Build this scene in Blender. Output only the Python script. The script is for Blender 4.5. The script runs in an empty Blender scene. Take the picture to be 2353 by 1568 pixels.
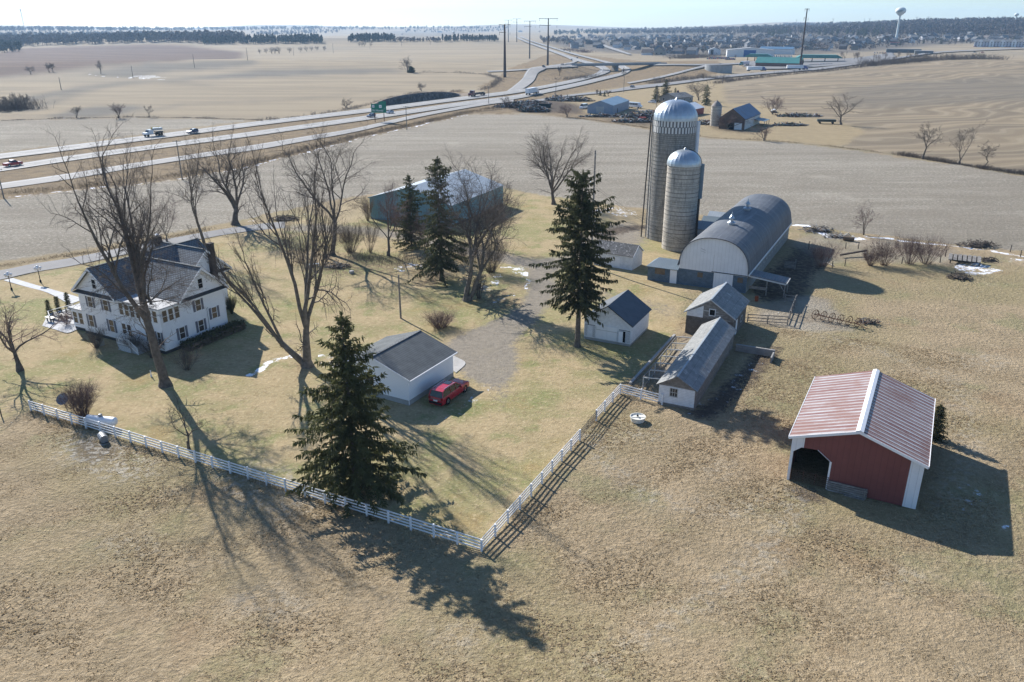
import bpy, bmesh, math, random
import numpy as np
from mathutils import Vector, Matrix

S = bpy.context.scene
COL = S.collection
R = math.radians
# ------------------------------------------------------------------ camera
CAM_H = 42.0
PITCH = 21.638
cam_data = bpy.data.cameras.new("camera")
cam = bpy.data.objects.new("camera", cam_data)
COL.objects.link(cam)
cam.location = (0, 0, CAM_H)
cam.rotation_euler = (R(90 - PITCH), 0, 0)
cam_data.sensor_width = 36.0
cam_data.lens = 28.0
cam_data.clip_start = 0.5
cam_data.clip_end = 40000
S.camera = cam
# ------------------------------------------------------------------ sky, sun, exposure
SUN_EL = 31.0
SUN_AZ = -37.5            # degrees clockwise from the view heading (+Y): the sun stands ahead, to the left
world = bpy.data.worlds.new("World")
S.world = world
world.use_nodes = True
wn = world.node_tree
bg = wn.nodes["Background"]
sky = wn.nodes.new("ShaderNodeTexSky")
sky.sky_type = 'NISHITA'
sky.sun_disc = False
sky.sun_elevation = R(SUN_EL)
sky.sun_rotation = R(SUN_AZ)
sky.air_density = 1.0
sky.dust_density = 0.25
sky.ozone_density = 3.0
tint = wn.nodes.new("ShaderNodeMix")
tint.data_type = 'RGBA'; tint.blend_type = 'MULTIPLY'
tint.inputs[0].default_value = 1.0
tint.inputs[7].default_value = (.84, .97, 1.10, 1)
wn.links.new(sky.outputs[0], tint.inputs[6])
wn.links.new(tint.outputs[2], bg.inputs[0])
bg.inputs[1].default_value = 0.084
sun_data = bpy.data.lights.new("sun", 'SUN')
sun_data.energy = 5.0
sun_data.angle = R(0.53)
sun_data.color = (1.0, 0.957, 0.90)
sun = bpy.data.objects.new("sun", sun_data)
COL.objects.link(sun)
_a, _e = R(SUN_AZ), R(SUN_EL)
sun_dir = Vector((math.sin(_a) * math.cos(_e), math.cos(_a) * math.cos(_e), math.sin(_e)))
sun.rotation_euler = sun_dir.to_track_quat('Z', 'Y').to_euler()
sun.location = (-300, 420, 330)
S.view_settings.view_transform = 'Standard'
S.view_settings.look = 'None'
S.view_settings.exposure = 0.78
S.view_settings.gamma = 1.0
S.view_settings.use_curve_mapping = False
S.cycles.max_bounces = 6
S.cycles.diffuse_bounces = 3
S.cycles.volume_bounces = 1
S.cycles.transparent_max_bounces = 8

# ------------------------------------------------------------------ terrain height and picture -> ground
def sstep(a, b, x):
    t = np.clip((x - a) / (b - a), 0, 1)
    return t * t * (3 - 2 * t)

_F = 28.0 / 36 * 2353
_cp, _sp = math.cos(R(PITCH)), math.sin(R(PITCH))

def ray(px, py):
    u = (px - 1176.5) / _F
    v = -(py - 784) / _F
    return (u, _cp + v * _sp, -_sp + v * _cp)

def flat(px, py):
    d = ray(px, py)
    t = CAM_H / -d[2]
    return (d[0] * t, d[1] * t)

BUMPS = []     # (x, y, sx, sy, rotation, height)
def bump(px, py, sx, sy, rot, amp, sup=False):
    x, y = flat(px, py)
    BUMPS.append((x, y, sx, sy, math.cos(R(rot)), math.sin(R(rot)), amp, sup))

BUMPS.append((6.0, 33.0, 26.0, 9.0, 1.0, 0.0, 2.6, False))   # swell added to the near pasture so the big spruce's shadow falls shorter
bump(2230, 150, 190, 150, -20, 9)      # the rounded field on the right
bump(1262, 167, 36, 42, 0, 6.2, True)  # embankment west of the overpass
bump(1575, 161, 40, 45, 0, 6.2, True)  # embankment east of the overpass
bump(1000, 105, 260, 160, 0, 12)       # field crest beyond the highway
bump(430, 102, 300, 160, 0, 14)
bump(150, 160, 170, 60, 10, 5)
bump(620, 150, 200, 60, -12, 4)

def T(x, y):
    x = np.asarray(x, float); y = np.asarray(y, float)
    r = np.hypot(x, y)
    a = np.arctan2(x, y)
    z = sstep(260, 800, r) * (1.6 * np.sin(x / 170 + 1.3) * np.cos(y / 210 + .5) + 1.2 * np.sin((x + y) / 290))
    z = z + sstep(1800, 5000, r) * (9 * np.sin(x / 800 + 2) * np.cos(y / 1100) + 6 * np.sin((x - .6 * y) / 450) + 8)
    z = z + 46 * sstep(1500, 3400, r) * sstep(R(4), R(30), a)
    z = z + 30 * sstep(5200, 8200, r) * (.6 + .4 * np.sin(a * 23 + 1))
    for bx, by, sx, sy, c, s, amp, sup in BUMPS:
        u = ((x - bx) * c + (y - by) * s) / sx
        v = (-(x - bx) * s + (y - by) * c) / sy
        q = u * u + v * v
        z = z + amp * np.exp(-.5 * (q * q if sup else q))
    return z

def _ss(a, b, x):
    t = min(max((x - a) / (b - a), 0.0), 1.0)
    return t * t * (3 - 2 * t)

def Ts(x, y):
    """T for one place, quicker"""
    r = math.hypot(x, y); a = math.atan2(x, y); sn, cs = math.sin, math.cos
    z = _ss(260, 800, r) * (1.6 * sn(x / 170 + 1.3) * cs(y / 210 + .5) + 1.2 * sn((x + y) / 290))
    if r > 1500:
        z += _ss(1800, 5000, r) * (9 * sn(x / 800 + 2) * cs(y / 1100) + 6 * sn((x - .6 * y) / 450) + 8)
        z += 46 * _ss(1500, 3400, r) * _ss(R(4), R(30), a)
        z += 30 * _ss(5200, 8200, r) * (.6 + .4 * sn(a * 23 + 1))
    for bx, by, sx, sy, c, s, amp, sup in BUMPS:
        u = ((x - bx) * c + (y - by) * s) / sx
        v = (-(x - bx) * s + (y - by) * c) / sy
        q = u * u + v * v
        if sup: q = q * q
        if q < 40: z += amp * math.exp(-.5 * q)
    return z

def G(px, py, off=0.0):
    """the ground point seen at a place of the picture (2353 x 1568 units)"""
    d = ray(px, py)
    if py > 300:                       # the yard and the near fields are level
        t = CAM_H / -d[2]
        return Vector((d[0] * t, d[1] * t, off))
    t = 150.0; prev = t
    n = math.sqrt(d[0] ** 2 + d[1] ** 2)
    while t * n < 9000:
        if CAM_H + d[2] * t < Ts(d[0] * t, d[1] * t):
            lo, hi = prev, t
            for _ in range(24):
                m = (lo + hi) / 2
                if CAM_H + d[2] * m < Ts(d[0] * m, d[1] * m): hi = m
                else: lo = m
            t = hi
            break
        prev = t
        t *= 1.006
    x, y = d[0] * t, d[1] * t
    return Vector((x, y, Ts(x, y) + off))

def top(P, py):
    """height above P that reaches picture row py"""
    d = ray(1176.5, py)
    # vertical line over P: keep the exact column by solving for depth
    best = 0.0
    lo, hi = -5.0, 200.0
    for _ in range(40):
        m = (lo + hi) / 2
        Z = P[2] + m - CAM_H
        fw = P[1] * _cp - Z * _sp
        up = P[1] * _sp + Z * _cp
        y = 784 - _F * up / fw
        if y > py: lo = m
        else: hi = m
    return (lo + hi) / 2

def pxm(P):
    """picture units per metre at P"""
    fw = P[1] * _cp - (P[2] - CAM_H) * _sp
    return _F / fw

# ------------------------------------------------------------------ objects
def tag(o, label=None, cat=None, group=None, kind=None):
    if label: o['label'] = label
    if cat: o['category'] = cat
    if group: o['group'] = group
    if kind: o['kind'] = kind
    return o

def thing(name, label, cat, loc=(0, 0, 0), rz=0.0, group=None, scale=None):
    o = bpy.data.objects.new(name, None)
    o.empty_display_size = .3
    COL.objects.link(o)
    o.location = loc
    o.rotation_euler = (0, 0, rz)
    if scale: o.scale = scale if hasattr(scale, '__len__') else (scale,) * 3
    return tag(o, label, cat, group)

def copy_tree(o, loc, rz=0.0, label=None, group=None, scale=None):
    c = o.copy(); COL.objects.link(c)
    c.location = loc; c.rotation_euler = (0, 0, rz)
    if label: c['label'] = label
    if group: c['group'] = group
    if scale: c.scale = scale if hasattr(scale, '__len__') else (scale,) * 3
    for ch in list(o.children):
        k = ch.copy(); COL.objects.link(k); k.parent = c
        for g in ch.children:
            q = g.copy(); COL.objects.link(q); q.parent = k
    return c

def link_mesh(name, me, parent=None, mats=()):
    for m in mats: me.materials.append(m)
    o = bpy.data.objects.new(name, me)
    COL.objects.link(o)
    if parent is not None: o.parent = parent
    return o

class MB:
    """collects shapes, then links them as ONE mesh object"""
    def __init__(self):
        self.v = []; self.f = []; self.mi = []
    def add(self, vs, fs, mi=0):
        o = len(self.v)
        self.v.extend([tuple(p) for p in vs])
        for f in fs:
            self.f.append(tuple(i + o for i in f)); self.mi.append(mi)
        return self
    def box(self, x0, y0, z0, x1, y1, z1, mi=0):
        if x1 < x0: x0, x1 = x1, x0
        if y1 < y0: y0, y1 = y1, y0
        if z1 < z0: z0, z1 = z1, z0
        v = [(x0, y0, z0), (x1, y0, z0), (x1, y1, z0), (x0, y1, z0), (x0, y0, z1), (x1, y0, z1), (x1, y1, z1), (x0, y1, z1)]
        return self.add(v, [(3, 2, 1, 0), (4, 5, 6, 7), (0, 1, 5, 4), (1, 2, 6, 5), (2, 3, 7, 6), (3, 0, 4, 7)], mi)
    def obox(self, p, q, w, h, mi=0, up=(0, 0, 1)):
        """a bar from p to q, w wide and h high"""
        p = Vector(p); q = Vector(q); d = (q - p).normalized()
        s = d.cross(Vector(up))
        if s.length < 1e-4: s = d.cross(Vector((1, 0, 0)))
        s.normalize(); t = s.cross(d)
        vs = [e + s * (a * w / 2) + t * (b * h / 2) for e in (p, q) for a, b in ((-1, -1), (1, -1), (1, 1), (-1, 1))]
        return self.add(vs, [(0, 1, 2, 3), (7, 6, 5, 4), (0, 4, 5, 1), (1, 5, 6, 2), (2, 6, 7, 3), (3, 7, 4, 0)], mi)
    def prism(self, poly, a, b, axis='y', mi=0):
        n = len(poly)
        def pt(u, v, w):
            return (u, w, v) if axis == 'y' else ((w, u, v) if axis == 'x' else (u, v, w))
        vs = [pt(u, v, a) for u, v in poly] + [pt(u, v, b) for u, v in poly]
        area = sum(poly[i][0] * poly[(i + 1) % n][1] - poly[(i + 1) % n][0] * poly[i][1] for i in range(n))
        flip = (area > 0) == (axis != 'y')
        if b < a: flip = not flip
        A = tuple(range(n)); B = tuple(range(n, 2 * n))
        fs = [tuple(reversed(A)), B] if flip else [A, tuple(reversed(B))]
        for i in range(n):
            j = (i + 1) % n
            q = (i, j, n + j, n + i)
            fs.append(q if flip else tuple(reversed(q)))
        return self.add(vs, fs, mi)
    def tube(self, p, q, r0, r1=None, n=6, caps=True, mi=0):
        r1 = r0 if r1 is None else r1
        p = Vector(p); q = Vector(q); d = (q - p)
        if d.length < 1e-6: return self
        d.normalize()
        s = d.cross(Vector((0, 0, 1)))
        if s.length < 1e-3: s = Vector((1, 0, 0))
        s.normalize(); t = d.cross(s)
        vs = []
        for e, r in ((p, r0), (q, r1)):
            for i in range(n):
                a = 2 * math.pi * i / n
                vs.append(e + s * (r * math.cos(a)) + t * (r * math.sin(a)))
        fs = [(i, (i + 1) % n, n + (i + 1) % n, n + i) for i in range(n)]
        if caps: fs += [tuple(reversed(range(n))), tuple(range(n, 2 * n))]
        return self.add(vs, fs, mi)
    def path(self, pts, r, n=6, mi=0):
        for i in range(len(pts) - 1): self.tube(pts[i], pts[i + 1], r, r, n, True, mi)
        return self
    def lathe(self, prof, n=24, c=(0, 0, 0), a0=0.0, a1=2 * math.pi, mi=0, rib=None):
        full = abs(a1 - a0 - 2 * math.pi) < 1e-6
        m = n if full else n + 1
        vs = []
        for r, z in prof:
            for i in range(m):
                a = a0 + (a1 - a0) * i / n
                k = 1.0 if rib is None else rib(i)
                vs.append((c[0] + r * k * math.cos(a), c[1] + r * k * math.sin(a), c[2] + z))
        fs = []
        for j in range(len(prof) - 1):
            for i in range(n):
                i2 = (i + 1) % m if full else i + 1
                fs.append((j * m + i, j * m + i2, (j + 1) * m + i2, (j + 1) * m + i))
        return self.add(vs, fs, mi)
    def disc(self, r, z, n=24, c=(0, 0), mi=0, down=False):
        vs = [(c[0] + r * math.cos(2 * math.pi * i / n), c[1] + r * math.sin(2 * math.pi * i / n), z) for i in range(n)]
        f = tuple(range(n))
        return self.add(vs, [tuple(reversed(f)) if down else f], mi)
    def blob(self, c, rx, ry, rz, n=8, m=5, jit=0.0, rng=random, mi=0):
        vs = [(c[0], c[1], c[2] - rz)]
        for j in range(1, m):
            t = -math.pi / 2 + math.pi * j / m
            for i in range(n):
                a = 2 * math.pi * i / n
                k = 1 + rng.uniform(-jit, jit)
                vs.append((c[0] + rx * k * math.cos(t) * math.cos(a), c[1] + ry * k * math.cos(t) * math.sin(a), c[2] + rz * k * math.sin(t)))
        vs.append((c[0], c[1], c[2] + rz))
        fs = [(0, 1 + (i + 1) % n, 1 + i) for i in range(n)]
        for j in range(m - 2):
            for i in range(n):
                a = 1 + j * n + i; b = 1 + j * n + (i + 1) % n
                fs.append((a, b, b + n, a + n))
        o = 1 + (m - 2) * n; e = len(vs) - 1
        fs += [(o + i, o + (i + 1) % n, e) for i in range(n)]
        return self.add(vs, fs, mi)
    def build(self, name, mats, parent=None, smooth=False, uv=True):
        me = bpy.data.meshes.new(name)
        me.from_pydata(self.v, [], self.f)
        if not isinstance(mats, (list, tuple)): mats = [mats]
        for m in mats: me.materials.append(m)
        if len(mats) > 1: me.polygons.foreach_set('material_index', self.mi)
        if smooth: me.polygons.foreach_set('use_smooth', [True] * len(self.f))
        if uv:
            L = me.uv_layers.new(name='UVMap').data
            vs = self.v
            Z = Vector((0, 0, 1))
            for p in me.polygons:
                n = p.normal
                if abs(n.z) > .985: u = Vector((1, 0, 0)); w = Vector((0, 1, 0))
                else:
                    u = Z.cross(n).normalized(); w = n.cross(u)
                for li, vi in zip(p.loop_indices, p.vertices):
                    q = vs[vi]
                    L[li].uv = (u.x * q[0] + u.y * q[1] + u.z * q[2], w.x * q[0] + w.y * q[1] + w.z * q[2])
        me.update()
        o = bpy.data.objects.new(name, me)
        COL.objects.link(o)
        if parent is not None: o.parent = parent
        return o

def bevel(o, w=.03, seg=2):
    m = o.modifiers.new('bevel', 'BEVEL'); m.width = w; m.segments = seg; m.limit_method = 'ANGLE'
    return o

# ------------------------------------------------------------------ materials
class NT:
    def __init__(self, name):
        self.m = bpy.data.materials.new(name); self.m.use_nodes = True
        self.t = self.m.node_tree; self.b = self.t.nodes['Principled BSDF']
    def n(self, typ, **kw):
        nd = self.t.nodes.new(typ)
        for k, v in kw.items():
            if k.startswith('i_'):
                key = k[2:]
                nd.inputs[int(key) if key.isdigit() else key].default_value = v
            else: setattr(nd, k, v)
        return nd
    def l(self, a, b): self.t.links.new(a, b)
    def math(self, op, a, b=None, c=None, clamp=False):
        nd = self.n('ShaderNodeMath', operation=op); nd.use_clamp = clamp
        for i, x in enumerate((a, b, c)):
            if x is None: continue
            if hasattr(x, 'node'): self.l(x, nd.inputs[i])
            else: nd.inputs[i].default_value = x
        return nd.outputs[0]
    def mix(self, f, a, b):
        nd = self.n('ShaderNodeMix', data_type='RGBA')
        for i, x in ((0, f), (6, a), (7, b)):
            if hasattr(x, 'node'): self.l(x, nd.inputs[i])
            else: nd.inputs[i].default_value = x if i == 0 else (tuple(x) + (1,))[:4]
        return nd.outputs[2]
    def noise(self, vec, scale, detail=4, rough=.55, dist=0.0):
        nd = self.n('ShaderNodeTexNoise')
        nd.inputs['Scale'].default_value = scale; nd.inputs['Detail'].default_value = detail
        nd.inputs['Roughness'].default_value = rough; nd.inputs['Distortion'].default_value = dist
        if vec is not None: self.l(vec, nd.inputs['Vector'])
        return nd.outputs[0]
    def ramp(self, x, a, b):
        nd = self.n('ShaderNodeMapRange', interpolation_type='SMOOTHSTEP'); nd.clamp = True
        self.l(x, nd.inputs[0]); nd.inputs[1].default_value = a; nd.inputs[2].default_value = b
        return nd.outputs[0]
    def scaled(self, vec, s, rot=0.0):
        nd = self.n('ShaderNodeMapping'); self.l(vec, nd.inputs[0])
        nd.inputs['Scale'].default_value = s; nd.inputs['Rotation'].default_value = (0, 0, rot)
        return nd.outputs[0]

def M(name, c1, c2=None, scale=1.5, rough=.8, metal=0.0, bump=0.0, bscale=8.0, lines=(), brick=None, rot=0.0, spec=.3, cover=None, streak=None):
    """base colour mottled between c1 and c2; lines = (axis, period, width, dark, height) seams; brick = (w, h, mortar colour)"""
    k = NT(name)
    tc = k.n('ShaderNodeTexCoord'); ob = tc.outputs['Object']; uv = tc.outputs['UV']
    c2 = c2 or tuple(x * .8 for x in c1)
    f = k.ramp(k.noise(ob, scale, 5, .6), .3, .7)
    col = k.mix(f, c1, c2)
    h = None
    if bump: h = k.math('MULTIPLY', k.noise(ob, bscale, 5, .6), bump)
    if streak:                          # (colour, stretch u, stretch v, low, high): worn or rusty streaks
        sv = k.scaled(uv, (streak[1], streak[2], 1))
        col = k.mix(k.ramp(k.noise(sv, 1.0, 5, .65), streak[3], streak[4]), col, streak[0])
    if brick:
        br = k.n('ShaderNodeTexBrick'); k.l(uv, br.inputs['Vector'])
        br.inputs['Scale'].default_value = 1; br.inputs['Brick Width'].default_value = brick[0]; br.inputs['Row Height'].default_value = brick[1]
        br.inputs['Mortar Size'].default_value = brick[3] if len(brick) > 3 else .012; br.inputs['Mortar Smooth'].default_value = .2
        br.inputs['Color1'].default_value = (1, 1, 1, 1); br.inputs['Color2'].default_value = (.8, .8, .8, 1); br.inputs['Mortar'].default_value = (1, 1, 1, 1)
        mu = k.n('ShaderNodeMix', data_type='RGBA', blend_type='MULTIPLY'); mu.inputs[0].default_value = 1
        k.l(col, mu.inputs[6]); k.l(br.outputs[0], mu.inputs[7]); col = mu.outputs[2]
        col = k.mix(br.outputs[1], col, brick[2])
        hb = k.math('MULTIPLY', br.outputs[1], -.6)
        h = hb if h is None else k.math('ADD', h, hb)
    if lines:
        sep = k.n('ShaderNodeSeparateXYZ'); k.l(uv, sep.inputs[0])
        for ax, per, wid, dark, hh in lines:
            fr = k.math('FRACT', k.math('DIVIDE', sep.outputs['xy'.index(ax)], per))
            on = k.math('LESS_THAN', fr, wid)
            if dark: col = k.mix(k.math('MULTIPLY', on, dark), col, (.02, .02, .025))
            if hh:
                hl = k.math('MULTIPLY', k.ramp(k.math('ABSOLUTE', k.math('SUBTRACT', fr, .5)), .5 - wid, .5), hh)
                h = hl if h is None else k.math('ADD', h, hl)
    if cover:                           # (colour, scale, low, high): patches such as flaking, snow, rust
        col = k.mix(k.ramp(k.noise(ob, cover[1], 6, .65), cover[2], cover[3]), col, cover[0])
    k.l(col, k.b.inputs['Base Color'])
    k.b.inputs['Roughness'].default_value = rough
    k.b.inputs['Metallic'].default_value = metal
    k.b.inputs['Specular IOR Level'].default_value = spec
    if h is not None:
        bp = k.n('ShaderNodeBump'); bp.inputs['Strength'].default_value = 1; bp.inputs['Distance'].default_value = .1
        k.l(h, bp.inputs['Height']); k.l(bp.outputs[0], k.b.inputs['Normal'])
    return k.m

white_siding = M('white_siding', (.87, .88, .89), (.82, .83, .85), 1.2, .6, lines=[('y', .16, .12, .25, .12)])
white_vinyl = M('white_vinyl', (.87, .88, .89), (.84, .85, .86), .6, .5, lines=[('y', .2, .1, .12, .1)])
white_board = M('white_board', (.82, .83, .84), (.70, .71, .72), 2.0, .7, lines=[('y', .2, .14, .35, .1)], streak=((.42, .41, .39), .4, 3.5, .6, .75))
white_paint = M('white_paint', (.85, .85, .85), (.80, .80, .80), 1, .5)
fence_white = M('fence_white', (.86, .86, .86), (.76, .76, .76), 2, .55)
white_metal = M('white_metal', (.76, .78, .80), (.70, .72, .74), .7, .45, lines=[('x', .6, .08, .18, .1)])
off_white = M('off_white', (.62, .62, .60), (.50, .50, .47), 1.2, .8)
block_blue = M('block_blue', (.16, .22, .28), (.11, .16, .21), 1, .85, brick=(.4, .2, (.2, .25, .3)))
trim_dark = M('trim_dark', (.045, .05, .055), None, 1, .6)
shingle_grey = M('shingle_grey', (.25, .27, .285), (.185, .20, .21), 1.4, .9, brick=(.5, .28, (.05, .052, .055), .03), bump=.1)
shingle_dark = M('shingle_dark', (.125, .138, .142), (.09, .10, .105), .8, .9, lines=[('y', .3, .16, .45, .1)], bump=.1)
shingle_old = M('shingle_old', (.31, .315, .305), (.22, .225, .22), 1.2, .9, lines=[('x', .24, .3, .35, .25), ('y', 1.1, .05, .3, .1)], cover=((.42, .42, .40), 1.3, .55, .7))
shingle_worn = M('shingle_worn', (.14, .14, .14), (.08, .08, .08), 2, .9, cover=((.42, .42, .41), 2.6, .56, .66), bump=.1)
shingle_sheet = M('shingle_sheet', (.075, .09, .115), (.055, .07, .09), 1, .55, lines=[('x', .3, .2, .35, .2)])
barn_roof = M('barn_roof', (.125, .135, .15), (.085, .095, .11), .25, .6, lines=[('x', .75, .08, .35, .12)], streak=((.17, .18, .195), .9, .10, .5, .66))
metal_blue = M('metal_blue', (.16, .215, .25), (.13, .18, .215), .5, .5, lines=[('x', .3, .15, .25, .15)])
metal_pale = M('metal_pale', (.36, .405, .44), (.30, .345, .38), .4, .5, lines=[('x', .5, .12, .2, .1)])
metal_teal = M('metal_teal', (.17, .32, .36), (.145, .28, .32), .4, .55, lines=[('x', .45, .15, .3, .15)])
galvanised = M('galvanised', (.50, .54, .57), (.40, .45, .49), 1, .38, metal=.65)
red_metal = M('red_metal', (.20, .068, .062), (.165, .056, .052), .5, .55, lines=[('x', .55, .05, .35, .1)])
red_paint = M('red_paint', (.30, .045, .035), (.24, .04, .035), .8, .6)
glass_dark = M('glass_dark', (.03, .035, .04), (.018, .02, .022), 2, .08, spec=.6)
glass_warm = M('glass_warm', (.10, .075, .05), (.035, .035, .04), 3, .1, spec=.6)
shutter_grey = M('shutter_grey', (.17, .18, .22), None, 2, .7, lines=[('y', .09, .3, .25, .1)])
board_tan = M('board_tan', (.20, .15, .10), (.13, .10, .07), 2, .9)
concrete = M('concrete', (.42, .41, .39), (.33, .32, .30), .7, .9, bump=.1)
concrete_white = M('concrete_white', (.52, .52, .51), (.43, .43, .43), .6, .9, lines=[('x', 1.3, .03, .4, 0)])
stave = M('stave', (.62, .565, .48), (.50, .455, .39), .35, .9, brick=(.28, .72, (.17, .16, .145), .02), streak=((.15, .145, .135), 1.4, .12, .55, .75))
stave_dark = M('stave_dark', (.40, .38, .34), (.30, .285, .26), .3, .9, brick=(.3, .74, (.12, .118, .11), .025), streak=((.11, .108, .105), 1.2, .10, .5, .75))
rusty = M('rusty', (.16, .07, .04), (.09, .05, .035), 4, .9)
dark_metal = M('dark_metal', (.035, .035, .037), None, 2, .6)
grey_metal = M('grey_metal', (.28, .29, .30), None, 2, .5, metal=.4)
stone_block = M('stone_block', (.23, .205, .18), (.15, .135, .12), 1.6, .95, brick=(.42, .21, (.11, .10, .09), .02), bump=.2)
block_pale = M('block_pale', (.42, .41, .385), (.32, .31, .295), 1, .9, brick=(.4, .2, (.25, .24, .23)))
old_wood = M('old_wood', (.27, .25, .225), (.17, .155, .14), 2.5, .9, lines=[('y', .18, .1, .4, .1)], streak=((.55, .54, .52), .5, 4, .5, .7))
weathered = M('weathered', (.25, .225, .195), (.15, .135, .12), 3, .9, streak=((.34, .32, .29), .5, 6, .5, .7))
weathered_dark = M('weathered_dark', (.10, .085, .072), (.06, .05, .045), 3, .9)
rubber = M('rubber', (.012, .012, .013), None, 3, .85)
black = M('black', (.01, .01, .011), None, 1, .9)
bark = M('bark', (.175, .148, .122), (.09, .076, .064), 2.2, .95, bump=.5, bscale=5)
bark_pale = M('bark_pale', (.19, .165, .135), (.10, .085, .07), 2, .95, bump=.4, bscale=5)
twig = M('twig', (.16, .132, .11), (.11, .09, .076), 1, .95)
twig_red = M('twig_red', (.19, .13, .115), (.13, .09, .08), 1, .95)
twig_tan = M('twig_tan', (.24, .18, .10), (.16, .11, .06), 1, .95)
def leafy(name, c1, c2, through=.4):
    """needle sprays let some of the light through"""
    m_ = M(name, c1, c2, .8, .75)
    t_ = m_.node_tree; b_ = t_.nodes['Principled BSDF']; o_ = t_.nodes['Material Output']
    tr = t_.nodes.new('ShaderNodeBsdfTranslucent'); mx = t_.nodes.new('ShaderNodeMixShader')
    t_.links.new(b_.inputs['Base Color'].links[0].from_socket, tr.inputs['Color'])
    mx.inputs[0].default_value = through
    t_.links.new(b_.outputs[0], mx.inputs[1]); t_.links.new(tr.outputs[0], mx.inputs[2]); t_.links.new(mx.outputs[0], o_.inputs['Surface'])
    return m_
needle = leafy('needle', (.145, .15, .062), (.080, .088, .040))
needle_dark = leafy('needle_dark', (.115, .122, .058), (.060, .068, .034))
straw = leafy('straw', (.50, .40, .255), (.38, .295, .18), .45)
brush_mat = M('brush', (.14, .11, .085), (.075, .06, .048), 2, .95)
snow_mat = M('snow', (.86, .88, .92), (.75, .78, .84), 2, .6)
# ------------------------------------------------------------------ ground: one sheet out to the horizon
def poly_world(pts): return np.array([tuple(G(a, b)[:2]) for a, b in pts])

def inside(P, poly):
    x, y = P[:, 0], P[:, 1]
    res = np.zeros(len(P), bool)
    mn, mx = poly.min(0), poly.max(0)
    sel = np.where((x >= mn[0]) & (x <= mx[0]) & (y >= mn[1]) & (y <= mx[1]))[0]
    if not len(sel): return res
    xs, ys = x[sel], y[sel]; r = np.zeros(len(sel), bool)
    n = len(poly)
    for i in range(n):
        x1, y1 = poly[i]; x2, y2 = poly[(i + 1) % n]
        if y1 == y2: continue
        c = (y1 > ys) != (y2 > ys)
        r ^= c & (xs < (x2 - x1) * (ys - y1) / (y2 - y1) + x1)
    res[sel] = r
    return res

def near_line(P, line, w):
    res = np.zeros(len(P))
    for i in range(len(line) - 1):
        a, b = line[i], line[i + 1]
        mn = np.minimum(a, b) - w; mx = np.maximum(a, b) + w
        sel = np.where((P[:, 0] > mn[0]) & (P[:, 0] < mx[0]) & (P[:, 1] > mn[1]) & (P[:, 1] < mx[1]))[0]
        if not len(sel): continue
        d = b - a; L = d @ d
        t = np.clip(((P[sel] - a) @ d) / L, 0, 1)
        ds = np.hypot(*(P[sel] - a - t[:, None] * d).T)
        res[sel] = np.maximum(res[sel], np.clip(1.5 - ds / w, 0, 1))
    return res

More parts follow.
